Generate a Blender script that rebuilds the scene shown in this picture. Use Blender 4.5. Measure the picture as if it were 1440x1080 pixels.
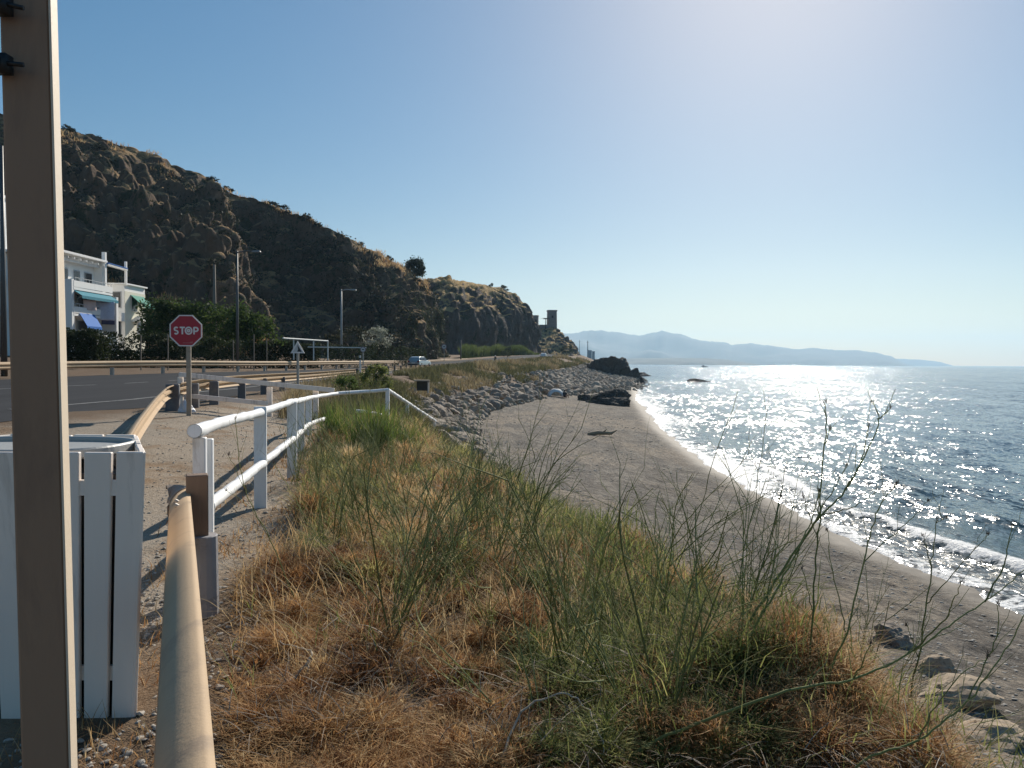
import bpy, bmesh, math, random
import numpy as np
from mathutils import Vector, Matrix, noise as mnoise

for _o in list(bpy.data.objects):
    bpy.data.objects.remove(_o)
random.seed(7)
RG = np.random.default_rng(7)
R = math.radians
SC = bpy.context.scene
COL = SC.collection

# ------------------------------------------------------------------ camera
W, H, F = 1440.0, 1080.0, 1060.0
EYE = 5.5
PITCH = math.atan((540 - 510) / F)
ROLL = 0.0064
_f = Vector((0, math.cos(PITCH), -math.sin(PITCH)))
_r0 = Vector((1, 0, 0))
_u0 = Vector((0, math.sin(PITCH), math.cos(PITCH)))
CR = _r0 * math.cos(ROLL) + _u0 * math.sin(ROLL)
CU = _u0 * math.cos(ROLL) - _r0 * math.sin(ROLL)
cam_d = bpy.data.cameras.new('camera')
cam = bpy.data.objects.new('camera', cam_d)
COL.objects.link(cam)
M3 = Matrix((CR, CU, -_f)).transposed()
cam.matrix_world = Matrix.Translation((0, 0, EYE)) @ M3.to_4x4()
cam_d.sensor_width = 36
cam_d.sensor_fit = 'HORIZONTAL'
cam_d.lens = 36 * F / W
cam_d.clip_start = 0.05
cam_d.clip_end = 60000
SC.camera = cam

def at(px, py, Y):
    """world point on the sight line of photograph position (px,py) at forward distance Y"""
    d = _f + CR * ((px - 720) / F) + CU * ((540 - py) / F)
    return Vector((0, 0, EYE)) + d * (Y / d.y)

# ------------------------------------------------------------------ sky, sun, exposure
SUN_AZ, SUN_EL = 19.4, 31.0
wd = bpy.data.worlds.new('World')
SC.world = wd
wd.use_nodes = True
_nt = wd.node_tree
_nt.nodes.clear()
_sky = _nt.nodes.new('ShaderNodeTexSky')
_sky.sky_type = 'NISHITA'
_sky.sun_disc = False
_sky.sun_elevation = R(SUN_EL)
_sky.sun_rotation = R(SUN_AZ)
_sky.altitude = 0
_sky.air_density = 1.0
_sky.dust_density = 0.42
_sky.ozone_density = 1.4
_bg = _nt.nodes.new('ShaderNodeBackground')
_bg.inputs['Strength'].default_value = 0.114
_wo = _nt.nodes.new('ShaderNodeOutputWorld')
_hs = _nt.nodes.new('ShaderNodeHueSaturation')
_hs.inputs['Saturation'].default_value = 1.66
_hs.inputs['Hue'].default_value = 0.497
_gm = _nt.nodes.new('ShaderNodeGamma')
_gm.inputs['Gamma'].default_value = 0.72
_nt.links.new(_sky.outputs[0], _gm.inputs['Color'])
_nt.links.new(_gm.outputs[0], _hs.inputs['Color'])
_nt.links.new(_hs.outputs[0], _bg.inputs[0])
_nt.links.new(_bg.outputs[0], _wo.inputs[0])

SDIR = Vector((math.sin(R(SUN_AZ)) * math.cos(R(SUN_EL)), math.cos(R(SUN_AZ)) * math.cos(R(SUN_EL)), math.sin(R(SUN_EL))))
_sd = bpy.data.lights.new('sun', 'SUN')
_sd.energy = 5.0
_sd.angle = R(0.5)
_sd.color = (1.0, 0.92, 0.80)
sun = bpy.data.objects.new('sun', _sd)
sun.rotation_euler = SDIR.to_track_quat('Z', 'Y').to_euler()
sun.location = (30, 60, 80)
COL.objects.link(sun)

SC.view_settings.view_transform = 'Standard'
SC.view_settings.look = 'None'
SC.view_settings.exposure = 0.22
SC.view_settings.gamma = 1.0
SC.render.engine = 'CYCLES'
SC.cycles.max_bounces = 6
SC.cycles.volume_bounces = 1
SC.cycles.transparent_max_bounces = 12
SC.cycles.sample_clamp_indirect = 6
SC.cycles.use_denoising = True
SC.cycles.use_adaptive_sampling = False
SC.cycles.denoising_prefilter = 'ACCURATE'
SC.cycles.caustics_reflective = False
SC.cycles.caustics_refractive = False

# ------------------------------------------------------------------ materials
MATS = {}
def nd(nt, kind, **kw):
    n = nt.nodes.new(kind)
    for k, v in kw.items():
        setattr(n, k, v)
    return n
def new_mat(name):
    m = bpy.data.materials.new(name)
    m.use_nodes = True
    m.node_tree.nodes.clear()
    MATS[name] = m
    return m, m.node_tree
def ramp(nt, fac, stops):
    r = nd(nt, 'ShaderNodeValToRGB')
    cr = r.color_ramp
    while len(cr.elements) < len(stops):
        cr.elements.new(0.5)
    for e, (p, c) in zip(cr.elements, stops):
        e.position = p
        e.color = (c, c, c, 1) if not hasattr(c, '__len__') else (c[0], c[1], c[2], 1)
    nt.links.new(fac, r.inputs[0])
    return r.outputs[0]
def mixc(nt, fac, a, b, mode='MIX'):
    m = nd(nt, 'ShaderNodeMix', data_type='RGBA', blend_type=mode)
    for s, v in ((m.inputs[0], fac), (m.inputs[6], a), (m.inputs[7], b)):
        if isinstance(v, (int, float)):
            s.default_value = v if s.type == 'VALUE' else (v, v, v, 1)
        elif isinstance(v, (tuple, list)):
            s.default_value = (v[0], v[1], v[2], 1)
        else:
            nt.links.new(v, s)
    return m.outputs[2]
def mathn(nt, op, a, b=None, clamp=False):
    m = nd(nt, 'ShaderNodeMath', operation=op, use_clamp=clamp)
    for i, v in enumerate((a, b)):
        if v is None:
            continue
        if isinstance(v, (int, float)):
            m.inputs[i].default_value = v
        else:
            nt.links.new(v, m.inputs[i])
    return m.outputs[0]
def noise_n(nt, vec, scale, detail=4, rough=0.55, dist=0.0):
    n = nd(nt, 'ShaderNodeTexNoise')
    n.inputs['Scale'].default_value = scale
    n.inputs['Detail'].default_value = detail
    n.inputs['Roughness'].default_value = rough
    n.inputs['Distortion'].default_value = dist
    if vec is not None:
        nt.links.new(vec, n.inputs['Vector'])
    return n.outputs[0]
def attr(nt, name):
    a = nd(nt, 'ShaderNodeAttribute', attribute_name=name)
    return a.outputs['Fac']
def mapped(nt, vec, scale=(1, 1, 1), rot=(0, 0, 0)):
    m = nd(nt, 'ShaderNodeMapping')
    m.inputs['Scale'].default_value = scale
    m.inputs['Rotation'].default_value = rot
    nt.links.new(vec, m.inputs[0])
    return m.outputs[0]
def finish(nt, col, rough=0.8, bump=None, bdist=0.02, bstr=1.0, metal=0.0, spec=0.5):
    b = nd(nt, 'ShaderNodeBsdfPrincipled')
    o = nd(nt, 'ShaderNodeOutputMaterial')
    if isinstance(col, tuple):
        b.inputs['Base Color'].default_value = (*col, 1)
    else:
        nt.links.new(col, b.inputs['Base Color'])
    if isinstance(rough, (int, float)):
        b.inputs['Roughness'].default_value = rough
    else:
        nt.links.new(rough, b.inputs['Roughness'])
    b.inputs['Metallic'].default_value = metal
    b.inputs['Specular IOR Level'].default_value = spec
    if bump is not None:
        bp = nd(nt, 'ShaderNodeBump')
        bp.inputs['Strength'].default_value = bstr
        bp.inputs['Distance'].default_value = bdist
        nt.links.new(bump, bp.inputs['Height'])
        nt.links.new(bp.outputs[0], b.inputs['Normal'])
    nt.links.new(b.outputs[0], o.inputs[0])
    return b
def objco(nt):
    return nd(nt, 'ShaderNodeTexCoord').outputs['Object']
def simple(name, col, rough=0.6, var=0.25, scale=6.0, bump=0.004, bscale=40.0, metal=0.0, dirt=None, dirt_scale=3.0, stretch=(1, 1, 1), dirt_lo=0.55, spec=0.5):
    """one base colour with mottling, patches of dirt and a fine bump"""
    m, nt = new_mat(name)
    v = mapped(nt, objco(nt), stretch)
    n = noise_n(nt, v, scale, 5, 0.6)
    c = mixc(nt, n, tuple(x * (1 - var) for x in col), tuple(min(1, x * (1 + var)) for x in col))
    if dirt:
        d = ramp(nt, noise_n(nt, v, dirt_scale, 6, 0.65, 0.4), [(dirt_lo, 0.0), (dirt_lo + 0.18, 1.0)])
        c = mixc(nt, d, c, dirt)
    finish(nt, c, rough, noise_n(nt, v, bscale, 3) if bump else None, bump or 0.01, 0.7, metal, spec)
    return m
def leafmat(name, stops, trans=0.35, rough=0.75):
    """thin plant matter coloured per blade or leaf by the attribute 'tint', letting light through"""
    m, nt = new_mat(name)
    c = ramp(nt, attr(nt, 'tint'), stops)
    b = nd(nt, 'ShaderNodeBsdfPrincipled')
    nt.links.new(c, b.inputs['Base Color'])
    b.inputs['Roughness'].default_value = rough
    b.inputs['Specular IOR Level'].default_value = 0.25
    t = nd(nt, 'ShaderNodeBsdfTranslucent')
    nt.links.new(c, t.inputs[0])
    mx = nd(nt, 'ShaderNodeMixShader')
    mx.inputs[0].default_value = trans
    nt.links.new(b.outputs[0], mx.inputs[1])
    nt.links.new(t.outputs[0], mx.inputs[2])
    o = nd(nt, 'ShaderNodeOutputMaterial')
    nt.links.new(mx.outputs[0], o.inputs[0])
    return m

# ------------------------------------------------------------------ object helpers
def props(o, label=None, cat=None, group=None, kind=None):
    if label: o['label'] = label
    if cat: o['category'] = cat
    if group: o['group'] = group
    if kind: o['kind'] = kind
    return o
def thing(name, label, cat, loc=(0, 0, 0), rz=0.0, group=None):
    o = bpy.data.objects.new(name, None)
    o.empty_display_size = 0.2
    COL.objects.link(o)
    o.location = loc
    o.rotation_euler = (0, 0, rz)
    return props(o, label, cat, group)
def mesh_np(name, V, Fq, mat=None, parent=None, smooth=False, attrs=None, tri=None):
    """V (n,3), Fq (m,4) quads, tri (k,3)"""
    me = bpy.data.meshes.new(name)
    V = np.asarray(V, dtype=np.float32)
    nq = 0 if Fq is None else len(Fq)
    ntri = 0 if tri is None else len(tri)
    me.vertices.add(len(V))
    me.vertices.foreach_set('co', V.ravel())
    loops = []
    if nq: loops.append(np.asarray(Fq, dtype=np.int32).ravel())
    if ntri: loops.append(np.asarray(tri, dtype=np.int32).ravel())
    loops = np.concatenate(loops)
    me.loops.add(len(loops))
    me.loops.foreach_set('vertex_index', loops)
    me.polygons.add(nq + ntri)
    st = np.concatenate([np.arange(nq, dtype=np.int32) * 4, nq * 4 + np.arange(ntri, dtype=np.int32) * 3])
    me.polygons.foreach_set('loop_start', st)
    me.update(calc_edges=True)
    me.polygons.foreach_set('use_smooth', np.full(nq + ntri, bool(smooth)))
    for k, a in (attrs or {}).items():
        at_ = me.attributes.new(k, 'FLOAT', 'POINT')
        at_.data.foreach_set('value', np.asarray(a, dtype=np.float32))
    o = bpy.data.objects.new(name, me)
    COL.objects.link(o)
    if mat: me.materials.append(mat)
    if parent is not None: o.parent = parent
    return o

class MB:
    """collects boxes, tubes, prisms ... and links them as one mesh object"""
    def __init__(s):
        s.v = []; s.f = []
    def add(s, vs, fs):
        b = len(s.v)
        s.v += [tuple(p) for p in vs]
        s.f += [tuple(i + b for i in f) for f in fs]
        return s
    def box(s, c, size, rz=0.0, rx=0.0, ry=0.0, taper=1.0):
        hx, hy, hz = size[0] / 2, size[1] / 2, size[2] / 2
        rot = Matrix.Rotation(rz, 3, 'Z') @ Matrix.Rotation(ry, 3, 'Y') @ Matrix.Rotation(rx, 3, 'X')
        vs = []
        for z in (-1, 1):
            k = 1.0 if z < 0 else taper
            for x, y in ((-1, -1), (1, -1), (1, 1), (-1, 1)):
                vs.append(Vector(c) + rot @ Vector((x * hx * k, y * hy * k, z * hz)))
        return s.add(vs, [(3, 2, 1, 0), (4, 5, 6, 7), (0, 1, 5, 4), (1, 2, 6, 5), (2, 3, 7, 6), (3, 0, 4, 7)])
    def beam(s, a, b, w, h, up=(0, 0, 1)):
        a = Vector(a); b = Vector(b); d = (b - a).normalized()
        x = d.cross(Vector(up)).normalized(); y = x.cross(d).normalized()
        vs = []
        for p in (a, b):
            for i, j in ((-1, -1), (1, -1), (1, 1), (-1, 1)):
                vs.append(p + x * (i * w / 2) + y * (j * h / 2))
        return s.add(vs, [(0, 1, 2, 3), (7, 6, 5, 4), (0, 4, 5, 1), (1, 5, 6, 2), (2, 6, 7, 3), (3, 7, 4, 0)])
    def tube(s, pts, rad, n=6, caps=True):
        pts = [Vector(p) for p in pts]
        if not hasattr(rad, '__len__'): rad = [rad] * len(pts)
        vs = []; fs = []
        up = Vector((0.13, 0.21, 0.97))
        for i, p in enumerate(pts):
            d = (pts[min(i + 1, len(pts) - 1)] - pts[max(i - 1, 0)]).normalized()
            x = d.cross(up)
            if x.length < 1e-3: x = d.cross(Vector((1, 0, 0)))
            x.normalize(); y = d.cross(x)
            for k in range(n):
                a = 2 * math.pi * k / n
                vs.append(p + (x * math.cos(a) + y * math.sin(a)) * rad[i])
        for i in range(len(pts) - 1):
            for k in range(n):
                k2 = (k + 1) % n
                fs.append((i * n + k, i * n + k2, (i + 1) * n + k2, (i + 1) * n + k))
        if caps:
            fs.append(tuple(range(n - 1, -1, -1)))
            fs.append(tuple((len(pts) - 1) * n + k for k in range(n)))
        return s.add(vs, fs)
    def prism(s, poly, off, axis_u, axis_v, origin):
        """polygon (u,v) extruded by vector off"""
        o = Vector(origin); u = Vector(axis_u); v = Vector(axis_v); off = Vector(off)
        n = len(poly)
        vs = [o + u * a + v * b for a, b in poly] + [o + u * a + v * b + off for a, b in poly]
        fs = [tuple(range(n - 1, -1, -1)), tuple(range(n, 2 * n))]
        for i in range(n):
            j = (i + 1) % n
            fs.append((i, j, n + j, n + i))
        return s.add(vs, fs)
    def ring(s, outer, inner, off, axis_u, axis_v, origin):
        o = Vector(origin); u = Vector(axis_u); v = Vector(axis_v); off = Vector(off)
        n = len(outer)
        vs = []
        for pl, k in ((outer, 0), (inner, 0), (outer, 1), (inner, 1)):
            vs += [o + u * a + v * b + off * k for a, b in pl]
        fs = []
        for i in range(n):
            j = (i + 1) % n
            fs += [(i, n + i, n + j, j), (2 * n + i, 2 * n + j, 3 * n + j, 3 * n + i), (i, j, 2 * n + j, 2 * n + i), (n + i, 3 * n + i, 3 * n + j, n + j)]
        return s.add(vs, fs)
    def build(s, name, mat=None, parent=None, smooth=False, bevel=0.0, local=None, autosmooth=False):
        me = bpy.data.meshes.new(name)
        off = Vector((0, 0, 0))
        if parent is not None and local is None:
            off = parent.location.copy()
            q = parent.parent
            while q is not None:
                off += q.location; q = q.parent
        me.from_pydata([tuple(Vector(p) - off) for p in s.v], [], s.f)
        bm = bmesh.new(); bm.from_mesh(me)
        bmesh.ops.recalc_face_normals(bm, faces=bm.faces)
        if bevel:
            eds = [e for e in bm.edges if len(e.link_faces) == 2 and e.calc_face_angle(0) > 0.6]
            bmesh.ops.bevel(bm, geom=eds, offset=bevel, segments=1, affect='EDGES', clamp_overlap=True)
        bm.to_mesh(me); bm.free()
        if smooth:
            me.polygons.foreach_set('use_smooth', np.array([len(p.vertices) <= 4 for p in me.polygons]))
        me.update()
        o = bpy.data.objects.new(name, me)
        COL.objects.link(o)
        if mat: me.materials.append(mat)
        if parent is not None: o.parent = parent
        return o
def kids(o):
    return [c for c in bpy.data.objects if c.parent == o]
def copy_tree(o, childmap=None, parent=None):
    c = o.copy(); COL.objects.link(c)
    if parent is not None: c.parent = parent
    for ch in (o.children):
        copy_tree(ch, None, c)
    return c

# vectorised value noise
def vn(x, y, seed=0):
    x = np.asarray(x, float); y = np.asarray(y, float)
    xi = np.floor(x).astype(np.int64); yi = np.floor(y).astype(np.int64)
    fx = x - xi; fy = y - yi
    fx = fx * fx * (3 - 2 * fx); fy = fy * fy * (3 - 2 * fy)
    def h(a, b):
        n = (a * 374761393 + b * 668265263 + seed * 1442695041) & 0xffffffff
        n = ((n ^ (n >> 13)) * 1274126177) & 0xffffffff
        return ((n ^ (n >> 16)) & 0xffff) / 65535.0
    return (h(xi, yi) * (1 - fx) + h(xi + 1, yi) * fx) * (1 - fy) + (h(xi, yi + 1) * (1 - fx) + h(xi + 1, yi + 1) * fx) * fy
def fbm(x, y, seed=0, oct=4):
    s = 0; a = 0.5; t = 0
    for i in range(oct):
        s = s + a * vn(x * 2 ** i, y * 2 ** i, seed + i * 17); t += a; a *= 0.5
    return s / t
def sm(t):
    t = np.clip(t, 0, 1)
    return t * t * (3 - 2 * t)
# ------------------------------------------------------------------ lines of the place (metres; sea level is z = 0)
# near guardrail of the coast road: top of rail on the photograph's sight lines
NGR_PIX = [(247, 541, 20), (300, 531, 22.5), (371, 526, 28.5), (440, 523, 38), (500, 519, 52), (560, 515, 75), (620, 512, 110), (700, 507, 170), (760, 502, 230), (800, 498, 300)]
NGR = [at(*p) for p in NGR_PIX]
NG_Y = [-12, 8, 16] + [p.y for p in NGR[1:]] + [360, 420, 500, 700]
NG_X = [-17, -13, -10.4] + [p.x - 0.6 for p in NGR[1:]] + [28, 16, -10, -60]
_z = [p.z - 0.76 for p in NGR[1:]]
NG_Z = [4.0, 4.0, 4.2] + _z + [_z[-1] + 0.6, _z[-1], 8, 8]
FGR_PIX = [(-60, 510, 31), (100, 508, 38), (250, 507, 46), (400, 508, 60), (560, 507, 100)]
FGR = [at(*p) for p in FGR_PIX]
XL_Y = [-12, 8, 20] + [p.y for p in FGR] + [145, 170, 230, 300, 360, 420, 500, 700]
XL_X = [-30, -27, -25] + [p.x + 0.5 for p in FGR] + [-17.8, -14.0, -1.9, 11.5, 17, 6, -20, -70]
XL_Z = [4.6, 4.6, 4.6] + [p.z - 0.76 for p in FGR] + [5.5, 5.75, 7.3, 9.0, 9.7, 9.0, 8, 8]
CY = [-40, -12, 3, 5, 6.4, 7.8, 12, 18, 24, 32, 42, 52, 75, 110, 170, 230, 300, 360, 420, 500, 700, 1500]
CX = [7, 4, 1.75, 1.65, 1.35, 0.75, -0.95, -2.6, -4.0, -5.9, -7.4, -8.6, -9.6, -8.2, 0.3, 13, 28, 33, 22, -4, -50, -300]
CZ = [3.9, 3.85, 3.80, 3.78, 3.8, 3.8, 3.8, 3.75, 3.75, 3.9, 4.0, 4.1, 4.25, 4.5, 5.2, 6.8, 8.5, 9.0, 8.4, 8, 8, 8]
TY = [-40, 4, 9, 12.4, 16, 19, 28, 35, 42, 52, 68, 93, 130, 169, 207, 240, 300, 360, 420, 500, 700, 1500]
TX = [10, 4.0, 3.6, 3.0, 1.9, 1.1, -0.6, -1.5, -2.3, -3.0, -2.8, 2.6, 16, 27, 35, 40, 44, 42, 32, 10, -30, -250]
SY = [-40, 8, 16.7, 23.1, 30.4, 42.6, 67, 95, 124, 160, 216, 240, 300, 360, 420, 500, 700, 1500]
SX = [14, 12.2, 11.2, 10.5, 10.7, 11.2, 13.3, 16.5, 20.7, 27, 36, 43, 50, 46, 38, 18, -20, -230]
_sp = [at(1440, 862, 16.6), at(1320, 812, 19.3), at(1200, 765, 22.8), at(1100, 706, 29.5), at(1000, 650, 40.5), at(930, 600, 62.5), at(895, 560, 112), at(893, 540, 185)]

SY = [-40, 8] + [p.y for p in _sp] + [216, 240, 300, 360, 420, 500, 700, 1500]
SX = [14, 12.4] + [p.x for p in _sp] + [36, 43, 50, 46, 38, 18, -20, -230]
def lines(y):
    return (np.interp(y, CY, CX), np.interp(y, CY, CZ), np.interp(y, TY, TX), np.interp(y, SY, SX),
            np.interp(y, NG_Y, NG_X), np.interp(y, NG_Y, NG_Z), np.interp(y, XL_Y, XL_X), np.interp(y, XL_Y, XL_Z))
def zg(x, y, fine=True):
    x = np.asarray(x, float); y = np.asarray(y, float)
    cx, cz, tx, sx, rx, rz, lx, lz = lines(y)
    wob = (fbm(x * 0.35 + 7, y * 0.35, 3) - 0.5) * 1.2
    cx = cx + wob * np.clip((y - 4) / 8, 0, 1)
    tplat = sm((cx - x) / np.maximum(cx - rx, 1.0))
    plat = cz + (rz - cz) * tplat
    troad = np.clip((rx - x) / np.maximum(rx - lx, 1.0), 0, 1)
    road = rz + (lz - rz) * troad
    left = lz + np.clip(lx - x - 1, 0, 60) * 0.035
    s = np.clip((x - cx) / np.maximum(tx - cx, 1.0), 0, 1)
    slope = cz + (1.15 - cz) * (0.55 * s + 0.45 * sm(s))
    b = (x - tx) / np.maximum(sx - tx, 1.0)
    beach = 1.15 * (1 - np.clip(b, 0, 1)) ** 0.9
    sea = -np.clip(x - sx, 0, 60) * 0.10
    z = np.where(x < lx, left, np.where(x < rx, road, np.where(x < cx, plat, np.where(x < tx, slope, np.where(x < sx, beach, sea)))))
    if fine:
        offroad = np.clip((x - rx) / 0.8, 0, 1) + np.clip((lx - x) / 1.5, 0, 1)
        onslope = sm((x - cx + 1.5) / 1.5) * sm((tx - x + 0.6) / 1.2)
        onbeach = sm((x - tx) / 1.5) * sm((sx + 2 - x) / 2.5)
        z = z + offroad * (fbm(x * 1.3, y * 1.3, 11) - 0.5) * 0.10 + onslope * (fbm(x * 0.8, y * 0.8, 5) - 0.5) * 0.6
        pits = np.clip(vn(x * 2.3 + 0.6 * vn(x, y, 3), y * 1.7, 19) - 0.58, 0, 1) * np.clip(vn(x * 0.6, y * 0.6, 20) * 1.6 - 0.3, 0, 1)
        z = z - onbeach * pits * 0.22
        near = sm((x + 0.36 * np.maximum(y, 0)) / 0.5) * sm((14 - y) / 4) * sm((tx - x) / 1.0)
        z = z + near * ((fbm(x * 1.7 + 4, y * 1.7, 15, 2) - 0.45) * 0.22 - 0.02)
        z = z + onbeach * ((fbm(x * 0.9, y * 0.5, 8, 3) - 0.5) * 0.09 + (fbm(x * 4, y * 4, 9, 2) - 0.5) * 0.035)
    return z
def gz(x, y):
    return float(zg(np.array([x]), np.array([y]))[0])

# ------------------------------------------------------------------ ground sheet
def lin(a, b, d):
    return list(np.arange(a, b, d))
def grow(a, d, k, end):
    out = [a]
    while out[-1] < end:
        out.append(out[-1] + d); d *= k
    return out
gx = np.array([-x for x in grow(27, 0.9, 1.25, 2500)][::-1] + lin(-26.5, -8, 0.5) + lin(-8, 12.5, 0.14) + lin(12.5, 50, 0.7) + grow(50, 1.0, 1.35, 600))
gy = np.array([-60, -40, -28, -20, -14, -10, -7, -5, -3.5] + lin(-2.5, 22, 0.14) + lin(22, 60, 0.45) + lin(60, 140, 1.3) + lin(140, 420, 4) + grow(420, 6, 1.3, 3500))
GX, GY = np.meshgrid(gx, gy)
GZ = zg(GX, GY)
nyg, nxg = GX.shape
idx = np.arange(nyg * nxg).reshape(nyg, nxg)
quads = np.stack([idx[:-1, :-1], idx[:-1, 1:], idx[1:, 1:], idx[1:, :-1]], -1).reshape(-1, 4)
cx_, cz_, tx_, sx_, rx_, rz_, lx_, lz_ = lines(GY)
a_sand = sm((GX - tx_ + 1.0) / 1.6)
a_wet = sm((GX - sx_ + 1.7) / 1.5)
a_road = sm((rx_ + 1.2 - GX) / 1.2) * sm((GX - lx_ + 1.5) / 1.0)
# the trodden path between the white fences and the gravel round them
a_path = sm((-1.9 - GX) / 0.5) * sm((GX - rx_) / 2) * sm((30 - GY) / 6)
m, nt = new_mat('ground_soil')
co = objco(nt)
n1 = noise_n(nt, co, 0.9, 6, 0.65)
n2 = noise_n(nt, co, 14, 4, 0.7)
n3 = noise_n(nt, co, 60, 3, 0.7)
soil = mixc(nt, n2, (0.095, 0.062, 0.038), (0.21, 0.145, 0.09))
soil = mixc(nt, ramp(nt, n1, [(0.42, 0.0), (0.6, 1.0)]), soil, (0.15, 0.095, 0.055))
path = mixc(nt, n2, (0.24, 0.19, 0.14), (0.42, 0.35, 0.27))
path = mixc(nt, ramp(nt, n3, [(0.60, 0.0), (0.68, 1.0)]), path, (0.55, 0.51, 0.45))
path = mixc(nt, ramp(nt, n1, [(0.50, 0.0), (0.62, 1.0)]), path, (0.26, 0.175, 0.105))
c = mixc(nt, attr(nt, 'path'), soil, path)
mp = mapped(nt, co, (1.0, 0.45, 1.0), (0, 0, 0.12))
s1 = noise_n(nt, mp, 1.1, 5, 0.6)
s2 = noise_n(nt, co, 9, 5, 0.75)
sand = mixc(nt, s2, (0.125, 0.107, 0.086), (0.270, 0.235, 0.190))
sand = mixc(nt, ramp(nt, s1, [(0.46, 0.0), (0.58, 0.9)]), sand, (0.105, 0.088, 0.071))
vo = nd(nt, 'ShaderNodeTexVoronoi')
vo.inputs['Scale'].default_value = 6
nt.links.new(co, vo.inputs['Vector'])
peb = ramp(nt, vo.outputs['Distance'], [(0.14, 1.0), (0.30, 0.0)])
pebm = mathn(nt, 'MULTIPLY', peb, ramp(nt, noise_n(nt, co, 0.7, 4, 0.6), [(0.48, 0.0), (0.62, 1.0)]))
pc = mixc(nt, vo.outputs['Color'], (0.05, 0.045, 0.04), (0.30, 0.27, 0.23))
sand = mixc(nt, pebm, sand, pc)
big = noise_n(nt, mapped(nt, co, (0.16, 0.10, 1), (0, 0, 0.3)), 1.0, 5, 0.6, 0.5)
med = noise_n(nt, mapped(nt, co, (0.7, 0.35, 1), (0, 0, 0.2)), 1.0, 6, 0.7, 0.8)
sand = mixc(nt, ramp(nt, big, [(0.46, 0.0), (0.58, 0.75)]), sand, mixc(nt, s2, (0.20, 0.155, 0.11), (0.33, 0.265, 0.195)))
sand = mixc(nt, ramp(nt, med, [(0.50, 0.0), (0.60, 0.85)]), sand, mixc(nt, s2, (0.050, 0.044, 0.040), (0.135, 0.118, 0.102)))
shd = attr(nt, 'shoredist')
# wrack lines left by the tide, and trodden, dug-over sand higher up
wl = noise_n(nt, mapped(nt, co, (0.22, 0.22, 1)), 1.0, 4, 0.6)
wr = mathn(nt, 'SINE', mathn(nt, 'ADD', mathn(nt, 'MULTIPLY', shd, 14.0), mathn(nt, 'MULTIPLY', wl, 16.0)))
wrk = mathn(nt, 'MULTIPLY', ramp(nt, wr, [(0.80, 0.0), (0.97, 1.0)]), ramp(nt, noise_n(nt, co, 2.6, 5, 0.75), [(0.46, 0.0), (0.60, 1.0)]))
sand = mixc(nt, mathn(nt, 'MULTIPLY', wrk, 0.75), sand, (0.035, 0.028, 0.020))
ft = ramp(nt, noise_n(nt, mapped(nt, co, (1.0, 0.7, 1.0), (0, 0, 0.5)), 3.4, 3, 0.6), [(0.40, 0.0), (0.50, 1.0)])
sand = mixc(nt, mathn(nt, 'MULTIPLY', mathn(nt, 'SUBTRACT', 1.0, ft), 0.65), sand, (0.085, 0.070, 0.055))
v2 = nd(nt, 'ShaderNodeTexVoronoi')
v2.inputs['Scale'].default_value = 2.3
v2.inputs['Randomness'].default_value = 1.0
nt.links.new(mapped(nt, co, (1.0, 1.5, 1.0), (0, 0, 0.35)), v2.inputs['Vector'])
footprint_shade = mathn(nt, 'MULTIPLY', ramp(nt, v2.outputs['Distance'], [(0.16, 1.0), (0.36, 0.0)]), ramp(nt, noise_n(nt, co, 0.55, 4, 0.6), [(0.40, 0.0), (0.60, 1.0)]))
sand = mixc(nt, mathn(nt, 'MULTIPLY', footprint_shade, 0.7), sand, (0.060, 0.049, 0.038))  # dark cells put the shadows in footprints into the sand colour
wetm = attr(nt, 'wet')
sand = mixc(nt, wetm, sand, (0.100, 0.083, 0.064))
c = mixc(nt, attr(nt, 'sand'), c, sand)
hgt = mathn(nt, 'ADD', mathn(nt, 'MULTIPLY', n3, 0.25), mathn(nt, 'MULTIPLY', n2, 0.6))
hgt = mathn(nt, 'ADD', hgt, mathn(nt, 'MULTIPLY', noise_n(nt, mapped(nt, co, (1, 0.6, 1)), 4.5, 3, 0.6), mathn(nt, 'MULTIPLY', attr(nt, 'sand'), 2.6)))
dryb = mathn(nt, 'SUBTRACT', 1.0, mathn(nt, 'MULTIPLY', wetm, 0.93))
hgt = mathn(nt, 'MULTIPLY', hgt, dryb)
rgh = mathn(nt, 'SUBTRACT', 0.95, mathn(nt, 'MULTIPLY', wetm, 0.22))
finish(nt, c, rgh, hgt, 0.07, 1.0, 0.0, 0.3)
ground = mesh_np('ground', np.stack([GX, GY, GZ], -1).reshape(-1, 3), quads, m, None, True,
                 {'sand': a_sand.ravel(), 'wet': a_wet.ravel(), 'shoredist': np.clip((sx_ - GX) / 10, 0, 1).ravel(), 'path': a_path.ravel()})
props(ground, kind='structure')

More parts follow.
